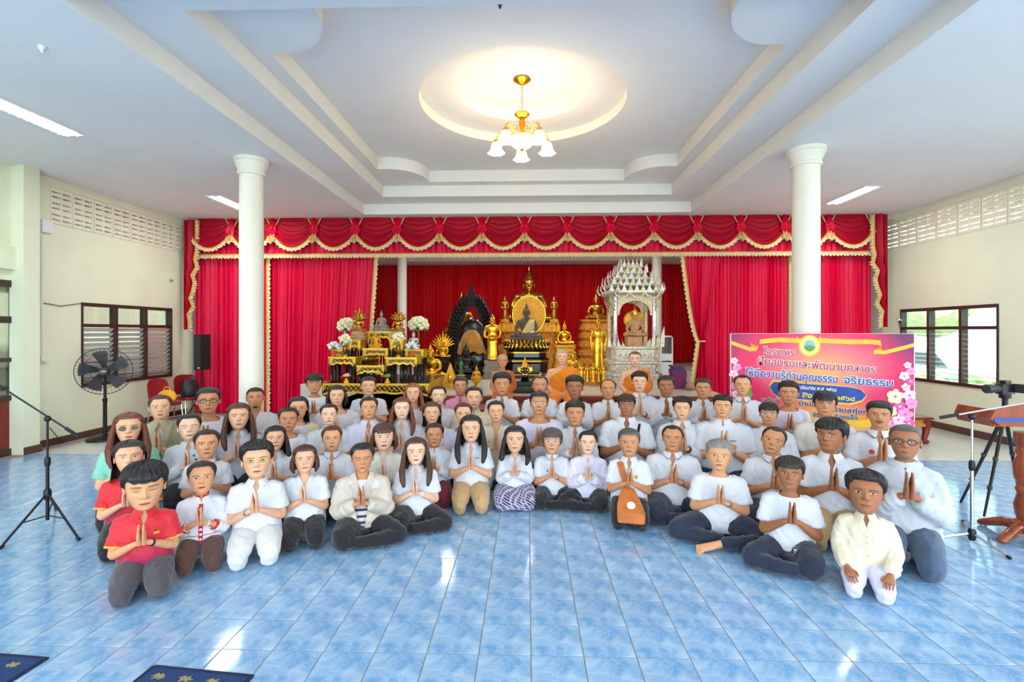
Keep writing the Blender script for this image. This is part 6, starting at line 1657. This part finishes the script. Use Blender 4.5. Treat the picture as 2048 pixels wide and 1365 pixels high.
t = thing('yellow_bag', 'bright yellow cloth bag lying on the first red chair', 'bag', (c1.x + .02, c1.y, .478)); obj('bag', remesh(MB().ball((0, 0, .12), .17, .13, .12).ball((.08, -.02, .1), .12, .1, .1).ball((-.10, .02, .10), .10, .1, .09), .02, 2), cloth_mat('yellow_bag_cloth', (246, 178, 20), fold=.6), t); obj('handle', MB().torus((0, 0, .22), .07, .012, 14, 6, 'y'), cloth_mat('yellow_bag_cloth', (246, 178, 20)), t)
t = thing('dark_bag', 'dark navy leather bag standing on the second red chair', 'bag', (c2.x + .0, c2.y, .478), R(40)); obj('bag', MB().loft([octring(.32, .14, 0, .2), octring(.34, .16, .05, .2), octring(.30, .12, .26, .2), octring(.24, .06, .34, .2)]), mat('navy_leather', (34, 34, 48), .4, vary=.15), t); obj('handle', MB().torus((0, 0, .36), .08, .009, 16, 6, 'y', 1, 1.2), M_blackp, t)

# loudspeaker on stand
p = atY(404, 740, 10.2); sp = thing('speaker_stand', 'black tripod speaker stand beside the left curtain', 'stand', (p.x, 10.2, 0))
obj('pole', MB().lathe([(.022, .15), (.022, 1.0), (.018, 1.0), (.018, p.z)], n=10), M_blackm, sp)
for k in range(3):
    a = R(90 + 120 * k); obj('leg', MB().tube([(0, 0, .55), (.34 * math.cos(a), .34 * math.sin(a), .01)], .013, 8), M_blackm, sp)
sk = thing('loudspeaker', 'tall black loudspeaker against the left end of the red curtain', 'loudspeaker', (p.x, 10.2, p.z), R(-15)); shh = 72 * 10.2 / FPX
obj('cabinet', MB().loft([[(-.09, -.11, z), (.09, -.11, z), (.11, .11, z), (-.11, .11, z)] for z in (.001, shh)]), M_blackp, sk, False); obj('grille', MB().box(-.085, .085, -.118, -.11, .05, shh - .03), M_dgrey, sk, False); obj('badge', MB().box(.02, .07, -.121, -.118, .03, .06), M_eye, sk, False)

# microphone stands
def mic_stand(label, base, feet, jz, tip, tail, m_, mic=True, base_z=.35):
    b = Vector(base); t = thing('microphone_stand', label, 'microphone stand', tuple(b)); L = lambda q: tuple(Vector(q) - b)
    obj('pole', MB().tube([(0, 0, .1), (0, 0, jz * .62)], .014, 10), m_, t); obj('inner_pole', MB().tube([(0, 0, jz * .6), (0, 0, jz)], .009, 8), m_, t)
    obj('clutch', MB().lathe([(.02, jz * .58), (.024, jz * .6), (.024, jz * .64), (.016, jz * .66)], n=12), M_blackm, t)
    obj('hub', MB().lathe([(.022, base_z - .06), (.03, base_z - .03), (.03, base_z + .02), (.02, base_z + .04)], n=12), M_blackm, t)
    for f in feet:
        q = Vector(L(f)); lg = obj('leg', MB().tube([(0, 0, base_z), tuple(q + Vector((0, 0, .012)))], .010, 8), m_, t); obj('rubber_foot', MB().tube([tuple(q * .93 + Vector((0, 0, .02))), tuple(q + Vector((0, 0, .013)))], [.012, .016], 8, round_end=True), M_blackm, lg)
        if base_z > .2: obj('brace', MB().tube([(0, 0, .14), tuple(q * .55 + Vector((0, 0, base_z * .45)))], .006, 6), m_, t)
    j = Vector((0, 0, jz)); obj('boom_clamp', MB().ball(tuple(j), .03, .025, .03), M_blackm, t)
    obj('boom', MB().tube([L(tip), L(tail)], .008, 8), m_, t)
    tp, tl = Vector(L(tip)), Vector(L(tail)); d = (tp - tl).normalized()
    obj('boom_grip', MB().tube([tuple(tl), tuple(tl + d * .14)], .015, 10), M_blackm, t)
    obj('mic_clip', MB().tube([tuple(tp), tuple(tp + d * .05)], [.018, .014], 10), M_blackm, t)
    return t
mb_ = gpt(95, 1062)
j = atY(92, 838, mb_.y)
mic_stand('black boom microphone stand at the left edge of the hall', tuple(mb_), [gpt(0, 1100), gpt(158, 1082), gpt(112, 1020)], j.z, atY(8, 778, mb_.y - .05), atY(158, 874, mb_.y + .05), M_blackm)
mr = gpt(1944, 1090); j = atY(1950, 834, mr.y)
mic_stand('chrome boom microphone stand in front of the wooden lectern', tuple(mr), [gpt(1858, 1082), gpt(2020, 1120), gpt(1926, 1046)], j.z, atY(2070, 803, mr.y - .12), atY(1880, 836, mr.y), M_chrome, base_z=.1)

# lectern
lp = gpt(2052, 1078); lt_ = thing('lectern', 'carved reddish wooden lectern at the right edge', 'lectern', tuple(lp))
obj('column', MB().lathe([(.10, .06), (.10, .14), (.06, .17), (.075, .22), (.085, .30), (.06, .40), (.075, .44), (.055, .48), (.085, .56), (.09, .66), (.06, .74), (.075, .78), (.06, .82), (.085, .86), (.085, .95)], n=20), M_mahog, lt_)
ztop = 1.06
tp_ = obj('top_board', MB().prism([(-.36, ztop + .10), (-.40, ztop + .02), (-.30, ztop - .04), (.36, ztop - .04), (.36, ztop + .10), (.1, ztop + .15), (-.1, ztop + .16)], -.10, -.06).box(-.34, .355, -.059, .3, ztop - .05, ztop - .01).prism([(-.38, ztop + .02), (-.345, ztop + .10), (-.33, ztop + .02), (-.35, ztop - .045)], -.058, .295), M_mahog, lt_, False)
obj('blue_ribbon', MB().box(-.37, .36, -.106, -.10, ztop - .0, ztop + .035), M_bluestrip, tp_, False); obj('paper', MB().box(-.1, .2, -.03, .2, ztop - .008, ztop - .002), M_eye, tp_, False)
for a in (200, 250, 320, 20, 110):
    c, s = math.cos(R(a)), math.sin(R(a)); obj('foot', MB().tube([(0, 0, .10), (.16 * c, .16 * s, .10), (.28 * c, .28 * s, .05), (.34 * c, .34 * s, .028)], [(.05, .05), (.045, .045), (.035, .04), (.028, .04)], 10, round_end=True), M_mahog, lt_)

# video camera on tripod
tb = [gpt(1921, 1008), gpt(1968, 1036), gpt(2040, 1000)]; ap = atY(2010, 835, 5.3)
tr = thing('camera_tripod', 'dark camera tripod behind the lectern at right', 'tripod', (ap.x, ap.y, 0)); o0 = Vector((ap.x, ap.y, 0)); az = ap.z + .05
for q in tb:
    e = q - o0; obj('leg', MB().tube([(0, 0, az), tuple(e * .45 + Vector((0, 0, az * .55))), tuple(e + Vector((0, 0, .01)))], [.02, .016, .011], 8), M_blackm, tr)
    for k in (.45, .72): obj('leg_lock', MB().tube([tuple(e * k + Vector((0, 0, az * (1 - k) + .012))), tuple(e * (k + .03) + Vector((0, 0, az * (1 - k - .03) + .012)))], .023, 8), M_dgrey, tr)
obj('centre_column', MB().lathe([(.03, az - .08), (.04, az), (.025, az + .02), (.025, az + .14), (.05, az + .15), (.05, az + .19)], n=14), M_blackm, tr)
cz = az + .19
vc = thing('video_camera', 'black video camera with long lens on the tripod, pointing left', 'camera', (ap.x, ap.y, cz + .0), R(8))
obj('camera_body', MB().loft([octring(.15, .09, z, .15) for z in (.001, .02, .09, .105)]), M_blackp, vc); obj('lens', MB().tube([(-.07, 0, .055), (-.16, 0, .055), (-.165, 0, .055), (-.22, 0, .055)], [.038, .04, .046, .046], 16), M_dgrey, vc); obj('viewfinder', MB().box(-.03, .04, -.03, .03, .105, .14), M_blackp, vc, False); obj('screen', MB().box(.05, .06, -.14, -.045, .02, .11), M_dgrey, vc, False)

# low carved table behind the banner
p0, p1 = atY(1690, 835, 8.35), atY(1868, 835, 8.35); tw = p1.x - p0.x; hz = p0.z
tt = thing('low_table', 'low reddish wooden table with curved legs behind the banner', 'table', ((p0.x + p1.x) / 2, 8.75, 0))
obj('tabletop', MB().loft([sqring(tw * k, .8 * k, z) for k, z in ((.98, hz - .04), (1.0, hz - .03), (1.0, hz - .006), (.99, hz))]), M_redwood, tt, True, 30); obj('apron', MB().box(-tw / 2 + .08, tw / 2 - .08, -.34, -.31, hz - .16, hz - .04), mat('orange_wood', (206, 124, 50), .35, vary=.2, scale=6), tt, False)
for sx in (1, -1):
    for sy in (1, -1):
        x, y = sx * (tw / 2 - .09), sy * .3; obj('leg', MB().tube([(x, y, hz - .05), (x + sx * .05, y, hz * .7), (x + sx * .03, y, hz * .35), (x, y, hz * .12), (x + sx * .05, y, .02)], [.07, .06, .045, .04, .05], 8), M_redwood, tt)

# carpets
M_mat = mat('navy_carpet', (24, 62, 112), .95, vary=.3, scale=90, bump=.5, bscale=220)
M_matgold = mat('carpet_motif', (186, 160, 96), .95, vary=.35, scale=120, rgb2=(120, 110, 90))
M_matedge = mat('carpet_edge', (20, 34, 74), .9)
def carpet(label, a, ux, w, d):
    a = Vector(a); u = Vector((math.cos(ux), math.sin(ux), 0)); v = Vector((math.sin(ux), -math.cos(ux), 0))   # a = back corner, u along the back edge, v towards the camera
    t = thing('carpet', label, 'carpet', (a.x, a.y, .001), ux, 'navy patterned carpets'); 
    obj('pile', MB().prismz([(.012, -.012), (w - .012, -.012), (w - .012, -d + .012), (.012, -d + .012)][::-1], 0, .010), M_mat, t, False)
    obj('binding', MB().tube([(0, 0, .006), (w, 0, .006), (w, -d, .006), (0, -d, .006), (0, 0, .006)], [(.007, .014)] * 5, 8), M_matedge, t)
    rnd = random.Random(3)
    for i in range(int(w / .16)):
        for k in range(int(d / .16)):
            cx, cy = .09 + i * .16 + (.04 if k % 2 else 0), -.07 - k * .15
            if cx > w - .05: continue
            pts = [(cx + (.035 + .016 * math.sin(q * 2.5 + i)) * math.cos(q * PI / 6), cy + (.020 + .009 * math.cos(q * 3.1 + k)) * math.sin(q * PI / 6)) for q in range(12)]
            obj('motif', MB().prismz(pts, .010, .0112), M_matgold, t, False)
q = gpt(308, 1337); q2 = gpt(504, 1356); carpet('navy carpet with tan motifs at the bottom edge of the floor', q, math.atan2(q2.y - q.y, q2.x - q.x), (q2 - q).length, .5)
q = gpt(-170, 1300); q2 = gpt(93, 1321); carpet('navy carpet with tan motifs in the bottom left corner', q, math.atan2(q2.y - q.y, q2.x - q.x), (q2 - q).length, .42)

# small fittings
tag(obj('junction_box', MB().box(0, .05, -.09, .09, 0, .2), M_metalw, None, False, loc=(XL, atX(90, 455, XL).y, atX(90, 466, XL).z)), 'white junction box high on the left wall by the pilaster', 'junction box')
tag(obj('socket_box', MB().box(0, .04, -.06, .06, -.04, .04), M_metalw, None, False, loc=(XL, atX(86, 718, XL).y, atX(86, 718, XL).z)), 'small white socket box low on the left wall', 'socket')
y_ = atX(83, 600, XL).y; tag(obj('wall_conduit', MB().box(0, .018, -.012, .012, atX(84, 712, XL).z, atX(84, 470, XL).z), M_metalw, None, False, loc=(XL, y_, 0)), 'thin white cable conduit running down the left wall', 'conduit')
tag(obj('wall_hook', MB().lathe([(.03, 0), (.03, .02), (.015, .03), (.015, .06)], n=12).xf(Matrix.Rotation(PI / 2, 4, 'Y')), M_steel, None, loc=(XL, atX(340, 561, XL).y, atX(340, 561, XL).z)), 'small round metal hook on the left wall above the window', 'hook')
a, b_, c_ = atX(84, 606, XL), atX(120, 609, XL), atX(162, 607, XL)
tag(obj('wall_cable', MB().tube([(XL + .012, a.y, a.z), (XL + .012, b_.y, b_.z - .03), (XL + .012, c_.y, c_.z)], .006, 6), M_dgrey), 'thin sagging cable between conduit and left window', 'cable')
q = atX(1804, 640, XR); sc_ = thing('security_camera', 'small white security camera at the corner of the right window', 'camera', (XR, q.y + .05, q.z)); obj('bracket', MB().box(-.06, 0, -.03, .03, -.03, .03), M_metalw, sc_, False); obj('housing', MB().tube([(-.05, 0, 0), (-.10, -.12, -.03)], .04, 12, round_end=True), M_metalw, sc_); obj('lens', MB().ball((-.11, -.15, -.04), .03), M_blackp, sc_)
for px, py in ((84, 93), (1000, 4)): 
    q = atZ(px, py, HC) if px < 500 else atZ(px, py, LV[3]); tag(obj('ceiling_fitting', MB().lathe([(.03, 0), (.03, -.015), (.012, -.04), (.012, -.06)], n=10), M_metalw if px < 500 else M_dgrey, None, loc=(q.x, q.y, q.z)), 'tiny white fitting on the left of the ceiling' if px < 500 else 'tiny dark fitting on the top ceiling panel', 'fitting')

# ------------------------------------------------------------------ banner
YBN = 6.62; b0, b1 = atY(1463, 858, YBN), atY(1828, 668, YBN); BW, BH = b1.x - b0.x, b1.z - b0.z
bn = thing('event_banner', 'pink and magenta event banner with Thai lettering and orchids in front of the right column', 'banner', (b0.x, YBN, 0)); bz = b0.z
def bmat():
    m = mat('banner_print', (222, 20, 84), .45, vary=.05); nt = m.node_tree; N = nt.nodes; L = nt.links
    tc = N.new('ShaderNodeTexCoord'); sp = N.new('ShaderNodeSeparateXYZ'); L.new(tc.outputs['Object'], sp.inputs[0])
    def rng(o, a, b):
        r = N.new('ShaderNodeMapRange'); r.inputs['From Min'].default_value = a; r.inputs['From Max'].default_value = b; L.new(sp.outputs[o], r.inputs['Value']); return r
    u, v = rng('X', 0, BW), rng('Z', bz, bz + BH)
    cb = N.new('ShaderNodeCombineXYZ'); L.new(u.outputs[0], cb.inputs['X']); L.new(v.outputs[0], cb.inputs['Y'])
    ds = N.new('ShaderNodeVectorMath'); ds.operation = 'DISTANCE'; ds.inputs[1].default_value = (.5, .62, 0); L.new(cb.outputs[0], ds.inputs[0])
    r1 = N.new('ShaderNodeValToRGB'); e = r1.color_ramp.elements; e[0].position = 0; e[0].color = (*lin((252, 176, 90)), 1); e[1].position = .62; e[1].color = (*lin((206, 16, 74)), 1); x = e.new(.24); x.color = (*lin((244, 110, 120)), 1); x = e.new(.4); x.color = (*lin((226, 22, 92)), 1); L.new(ds.outputs['Value'], r1.inputs['Fac'])
    ds2 = N.new('ShaderNodeVectorMath'); ds2.operation = 'DISTANCE'; ds2.inputs[1].default_value = (.5, .12, 0); L.new(cb.outputs[0], ds2.inputs[0])
    r2 = N.new('ShaderNodeValToRGB'); e = r2.color_ramp.elements; e[0].position = 0; e[0].color = (1, 1, 1, 1); e[1].position = .34; e[1].color = (0, 0, 0, 1); L.new(ds2.outputs['Value'], r2.inputs['Fac'])
    mx = N.new('ShaderNodeMix'); mx.data_type = 'RGBA'; L.new(r2.outputs['Color'], mx.inputs['Factor']); L.new(r1.outputs['Color'], mx.inputs['A']); mx.inputs['B'].default_value = (*lin((252, 176, 60)), 1)
    # purple upper corners
    cr = N.new('ShaderNodeMath'); cr.operation = 'MULTIPLY'; ab = N.new('ShaderNodeMath'); ab.operation = 'SUBTRACT'; ab.inputs[1].default_value = .45; L.new(u.outputs[0], ab.inputs[0]); a2 = N.new('ShaderNodeMath'); a2.operation = 'ABSOLUTE'; L.new(ab.outputs[0], a2.inputs[0]); L.new(a2.outputs[0], cr.inputs[0]); L.new(v.outputs[0], cr.inputs[1])
    r3 = N.new('ShaderNodeValToRGB'); e = r3.color_ramp.elements; e[0].position = .30; e[0].color = (0, 0, 0, 1); e[1].position = .46; e[1].color = (1, 1, 1, 1); L.new(cr.outputs[0], r3.inputs['Fac'])
    m3 = N.new('ShaderNodeMix'); m3.data_type = 'RGBA'; L.new(r3.outputs['Color'], m3.inputs['Factor']); L.new(mx.outputs['Result'], m3.inputs['A']); m3.inputs['B'].default_value = (*lin((110, 20, 92)), 1)
    L.new(m3.outputs['Result'], N['Principled BSDF'].inputs['Base Color']); return m
obj('sheet', MB().box(0, BW, 0, .006, bz, bz + BH), bmat(), bn, False)
obj('frame', MB().box(-.01, BW + .012, .006, .03, bz - .01, bz + .02).box(-.01, BW + .012, .006, .03, bz + BH - .02, bz + BH + .004).box(BW + .0005, BW + .012, .001, .029, bz + .021, bz + BH - .021).box(-.01, -.0005, .007, .029, bz + .021, bz + BH - .021), M_metalw, bn, False)
for x in (.25, BW - .25): obj('leg', MB().box(x - .02, x + .02, .03, .06, 0, bz + BH * .7), M_metalw, bn, False); obj('foot', MB().box(x - .02, x + .02, -.2, .3, 0, .03), M_metalw, bn, False)
def U(px): return (px - 1463) / 365 * BW
def V(py): return bz + (858 - py) / 190 * BH
def flat(name, polys, m_, off, parent=bn):
    mb = MB()
    for poly in polys: mb._add([(x, -off, z) for x, z in poly], [tuple(range(len(poly)))])
    return obj(name, mb, m_, parent, False)
M_ylr = mat('yellow_ribbon_print', (250, 184, 36), .45, vary=.12, scale=6); M_ylr2 = mat('deep_yellow_print', (228, 140, 20), .45, vary=.1)
def ribbon(pts, w, m_, off): 
    P = [Vector((U(a), 0, V(b))) for a, b in pts]; up, dn = [], []
    for p_ in P: up.append((p_.x, p_.z + w / 2)); dn.append((p_.x, p_.z - w / 2))
    polys = [[up[i], up[i + 1], dn[i + 1], dn[i]] for i in range(len(P) - 1)]
    return flat('printed_ribbon', polys, m_, off)
ribbon([(1520, 684), (1560, 680), (1600, 682), (1650, 682), (1700, 684), (1740, 684), (1762, 686)], .06, M_ylr, .001)
ribbon([(1463, 686), (1480, 692), (1500, 699), (1512, 699), (1516, 694)], .05, M_ylr, .0012); ribbon([(1502, 689), (1506, 693), (1514, 697), (1512, 700)], .05, M_ylr2, .0008)
ribbon([(1748, 704), (1770, 705), (1790, 700), (1810, 695), (1828, 690)], .05, M_ylr, .0012); ribbon([(1758, 688), (1764, 692), (1765, 697), (1750, 704)], .05, M_ylr2, .0008)
def disc2(px, py, r, m_, off, name='emblem_ring', sz=1.0): return flat(name, [[(U(px) + r * math.cos(2 * PI * k / 32), V(py) + r * sz * math.sin(2 * PI * k / 32)) for k in range(32)]], m_, off)
flat('gold_flourish', [[(U(1618 + s * (14 + 9 * k)) + dx, V(681 - 3 * math.sin(k * 1.3)) + dz) for dx, dz in ((-.03, -.012), (0, .03), (.03, -.012))] for k in range(1, 5) for s in (-1, 1)], M_ylr, .0014)
disc2(1620, 692, .142, M_ylr, .002); disc2(1620, 692, .125, mat('pale_yellow_print', (252, 220, 120), .5), .0024); disc2(1620, 692, .074, mat('sky_print', (120, 190, 230), .5), .0028, 'emblem_sky')
flat('emblem_field', [[(U(1620) + .074 * math.cos(t), V(692) + .074 * math.sin(t)) for t in np.linspace(PI * 1.03, PI * 1.97, 14)]], mat('field_print', (70, 150, 60), .5), .0031)
flat('emblem_animal', [[(U(1620) + x * .001, V(692) + z * .001) for x, z in ((-45, 8), (-30, 22), (-10, 14), (25, 14), (42, 6), (40, -28), (32, -28), (30, -6), (-12, -8), (-14, -28), (-24, -28), (-26, 0), (-42, -4))]], mat('tan_print', (190, 130, 60), .5), .0034)
M_txtw = mat('white_print', (252, 250, 248), .5, vary=.01); M_txtr = mat('crimson_print', (196, 22, 66), .5); M_txtb = mat('royal_blue_print', (28, 70, 160), .5); M_txty = mat('yellow_print', (252, 224, 40), .5); M_txtk = mat('dark_blue_print', (30, 34, 70), .5)
def text(body, px, py, size, m_, rot=-5.0, outline=None, w=None, bold=.0, off=.004):
    if outline: off = .006; bold = .0018
    """lettering whose left end of the baseline stands at (px, py)"""
    def mk(o_):
        cu = bpy.data.curves.new('t', 'FONT'); cu.body = body; cu.size = size; cu.resolution_u = 3
        if o_ > .004: cu.bevel_depth = o_; cu.bevel_resolution = 0
        else: cu.offset = o_
        ob = bpy.data.objects.new('t', cu); COL.objects.link(ob); dg = bpy.context.evaluated_depsgraph_get(); me = bpy.data.meshes.new_from_object(ob.evaluated_get(dg)); bpy.data.objects.remove(ob); bpy.data.curves.remove(cu); me.name = 'lettering'; return me
    me = mk(bold); xs = [v.co.x for v in me.vertices]
    kx = (w / 365 * BW) / (max(xs) - min(xs)) if w and xs else 1
    for mesh_, m2, o2 in ([(mk(outline), M_txtw, .003)] if outline else []) + [(me, m_, off)]:
        mesh_.transform(Matrix.Translation((U(px), -o2, V(py))) @ Matrix.Rotation(-R(rot), 4, 'Y') @ Matrix.Diagonal((kx, .12, 1, 1)) @ Matrix.Rotation(PI / 2, 4, 'X'))
        link('lettering' if m2 is not M_txtw or not outline else 'lettering_outline', mesh_, m2, bn)
text('โครงการ', 1527, 709, .125, M_txtr, -3, .010, 62, .003)
text('ฝึกอบรมและพัฒนาบุคลากร', 1514, 729, .135, M_txtr, -4.2, .010, 236, .003)
text('ให้มีความรู้ด้านคุณธรรม', 1490, 752, .135, M_txtb, -4.2, .010, 186, .003); text('จริยธรรม', 1687, 766, .135, M_txtb, -4.2, .010, 98, .003)
# blue plaque with gold edge
pl = [(1540, 773), (1548, 764), (1570, 765), (1700, 774), (1722, 779), (1733, 790), (1724, 800), (1700, 806), (1560, 795), (1546, 786)]
flat('plaque_edge', [[(U(a) + (a - 1636) * .00012, V(b) + (785 - b) * .0012) for a, b in pl]], M_ylr, .0022); flat('plaque', [[(U(a), V(b)) for a, b in pl]], mat('plaque_blue', (24, 66, 152), .5, vary=.25, scale=3), .003)
text('งบประมาณ พ.ศ. ๒๕๖๘', 1590, 777, .066, M_txtw, -4.2, None, 84, .001, .0045)
text('๗ - ๘ สิงหาคม ๒๕๖๘', 1560, 791, .085, M_txty, -4.2, None, 150, .002, .0045)
text('ณ วัดป่า', 1522, 803, .075, M_txtk, -4.2, .006, 36, .001); text('บ้านโพ', 1598, 810, .08, M_txtk, -4.2, .006, 40, .001); text('ตำบลทุ่งทอง', 1664, 822, .085, M_txtk, -4.2, .006, 92, .001)
text('จังหวัด', 1626, 832, .08, M_txtk, -4.2, .006, 36, .001); text('ร้อยเอ็ด', 1670, 836, .08, M_txtk, -4.2, .006, 46, .001)
# printed orchids
M_or = [mat('orchid_pink', (246, 150, 200), .5, vary=.12, scale=12), mat('orchid_pale', (252, 206, 228), .5, vary=.08, scale=12), mat('orchid_deep', (224, 90, 160), .5, vary=.12, scale=12), mat('orchid_cream', (252, 236, 190), .5, vary=.08, scale=12)]
M_lf = mat('leaf_print', (110, 160, 60), .5, vary=.2, scale=10)
def orchid(px, py, r, m_, off, a0=0):
    f = None
    for k in range(5): q = flat('printed_orchid' if f is None else 'printed_petal', [[(U(px) + r * math.cos(a0 + k * 2 * PI / 5) * .5 + r * .55 * math.cos(t) * abs(math.cos(a0 + k * 2 * PI / 5)) ** .2, V(py) + r * math.sin(a0 + k * 2 * PI / 5) * .5 + r * .42 * math.sin(t)) for t in np.linspace(0, 2 * PI, 14)[:-1]]], m_, off + k * .0003, bn if f is None else f); f = f or q
    flat('orchid_lip', [[(U(px) + r * .2 * math.cos(t), V(py) + r * .16 * math.sin(t)) for t in np.linspace(0, 2 * PI, 9)[:-1]]], M_or[2] if m_ is not M_or[2] else M_or[3], off + .0018, f)
rnd = random.Random(11)
for i, (px, py, r, c) in enumerate(((1815, 730, .05, 1), (1822, 742, .06, 0), (1808, 752, .07, 1), (1820, 762, .06, 2), (1812, 773, .06, 1), (1818, 790, .09, 1), (1790, 792, .11, 3), (1822, 806, .08, 0), (1800, 812, .08, 2), (1782, 822, .08, 3), (1810, 828, .10, 0), (1796, 838, .08, 1), (1818, 845, .08, 2), (1785, 846, .07, 0), (1803, 852, .07, 1), (1468, 722, .05, 1), (1474, 735, .06, 0), (1467, 748, .06, 1), (1475, 760, .05, 2), (1468, 772, .06, 0), (1472, 788, .06, 1), (1468, 803, .06, 2), (1474, 818, .07, 0))):
    orchid(px, py, r * 1.0, M_or[c], .0026 + .0022 * (i % 4), rnd.uniform(0, 1))
flat('printed_leaf', [[(U(1772), V(790)), (U(1778), V(796)), (U(1790), V(806)), (U(1778), V(802))], [(U(1792), V(846)), (U(1770), V(856)), (U(1784), V(838))], [(U(1500), V(775)), (U(1506), V(790)), (U(1500), V(800)), (U(1494), V(788))]], M_lf, .0022)
flat('printed_ring', [[(U(1722 + 26 * math.cos(t)), V(838 + 7 * math.sin(t) + (6 if math.sin(t) > 0 else 0))) for t in np.linspace(0, 2 * PI, 24)[:-1]]], M_ylr, .002)
flat('printed_ring', [[(U(1720 + 20 * math.cos(t)), V(836 + 4 * math.sin(t))) for t in np.linspace(0, 2 * PI, 24)[:-1]]], M_ylr2, .0024)
flat('printed_band', [[(U(1700), V(850)), (U(1780), V(846)), (U(1780), V(856)), (U(1700), V(857))]], M_ylr, .0016)

# ------------------------------------------------------------------ outside the windows
M_hedge = mat('hedge_leaves', (170, 196, 130), .8, vary=.25, scale=9, bump=.8, bscale=14)
M_tree = mat('tree_leaves', (190, 214, 160), .8, vary=.25, scale=7, bump=.8, bscale=12)
def blob(name, label, cat, c, rx, ry, rz, m_, seed, group=None):
    rnd = random.Random(seed); mb = MB()
    for k in range(14): mb.ball((rnd.uniform(-rx, rx) * .7, rnd.uniform(-ry, ry) * .7, rz + rnd.uniform(-rz, rz) * .6), rx * .5, ry * .5, rz * .5, 10, 8)
    mb.ball((0, 0, rz * .9), rx * .85, ry * .85, rz * .9, 14, 10)
    o = remesh(mb, max(rx, ry) * .06, 1)
    for i, p_ in enumerate(o.v): o.v[i] = (p_[0] + rnd.uniform(-.03, .03), p_[1] + rnd.uniform(-.03, .03), p_[2] + rnd.uniform(-.03, .03))
    t = thing(name, label, cat, c, group=group); obj('foliage', o, m_, t); return t
for i in range(3):
    blob('hedge', 'green hedge outside the right window, %s' % ('nearest the viewer', 'middle clump', 'nearest the stage')[i], 'hedge', (XR + 2.4, 7.4 + i * 3.4, -.2), .6, 1.3, .55, M_hedge, 30 + i, 'hedges outside the right window')
for i, (x, y, h) in enumerate(((13.5, 9.5, 2.2), (16.5, 14.5, 2.4), (14, 19.8, 2.3))):
    t = blob('tree', 'pale green tree outside the right window, %s' % ('leftmost seen through the right pane', 'middle of three', 'farthest back')[i], 'tree', (x, y, 1.6), 2.0, 2.0, h * .6, M_tree, 40 + i, 'trees outside the right window'); obj('trunk', MB().lathe([(.16, -1.8), (.12, .8)], n=10), M_stagewood, t)
M_car = mat('white_car_paint', (236, 238, 240), .3, vary=.02); M_tyre = mat('tyre', (40, 40, 42), .8); M_cg = mat('car_glass', (90, 100, 110), .15)
for i, y in enumerate((10.2, 15.0)):
    t = thing('parked_car', 'white parked car seen through the right window, %s' % ('nearer', 'farther')[i], 'car', (XR + 4.6, y, -.2), group='parked cars outside')
    bd = obj('car_body', MB().prism([(-2.1, .3), (-2.1, .75), (-1.9, .95), (-1.0, 1.05), (-.5, 1.5), (1.0, 1.55), (1.6, 1.1), (2.1, 1.0), (2.15, .3)][::-1], -.85, .85).xf(Matrix.Rotation(PI / 2, 4, 'Z')), M_car, t, False)
    obj('side_window', MB().prism([(-.85, 1.05), (-.42, 1.42), (.92, 1.47), (1.4, 1.1)][::-1], -.87, .87).xf(Matrix.Rotation(PI / 2, 4, 'Z')), M_cg, t, False)
    for x in (-1.35, 1.35):
        for s in (1, -1): obj('wheel', MB().tube([(s * .72, x, .32), (s * .88, x, .32)], .32, 20, up=(0, 0, 1)), M_tyre, t)
M_nb = mat('neighbour_wall', (176, 168, 146), .8, vary=.05, scale=1.5); M_block = mat('brown_light_block', (56, 42, 36), .8, vary=.15, scale=3)
nb = thing('neighbour_building', 'cream neighbouring building outside the left window, dark top added behind the vents', 'building', (XL - 2.6, 0, -.2)); obj('wall', MB().box(-.2, 0, -5, 22, 0, 3.0), M_nb, nb, False); obj('slot_backing', MB().box(-.6, .08, -5, 22, 3.0, 5.6), M_block, nb, False)  # dark upper wall added so the left vent slots look dark
for k in range(3): obj('shelf', MB().box(0, .3, 9.0 + k * 1.6, 10.3 + k * 1.6, .9, 1.0).box(0, .25, 9.05 + k * 1.6, 10.2 + k * 1.6, 1.3, 1.36), M_redwood, nb, False)
obj('red_door', MB().box(0, .05, 13.2, 14.2, 0, 2.2), M_stagewood, nb, False)
struct('sun_block', MB().box(XR + WT, XR + 1.6, -5, YC + 1, HC - .02, HC + .1).box(XL - 1.3, XL - WT, -5, YC + 1, HC - .02, HC + .1), M_block)  # unseen slabs added to keep sun off the vents and side walls
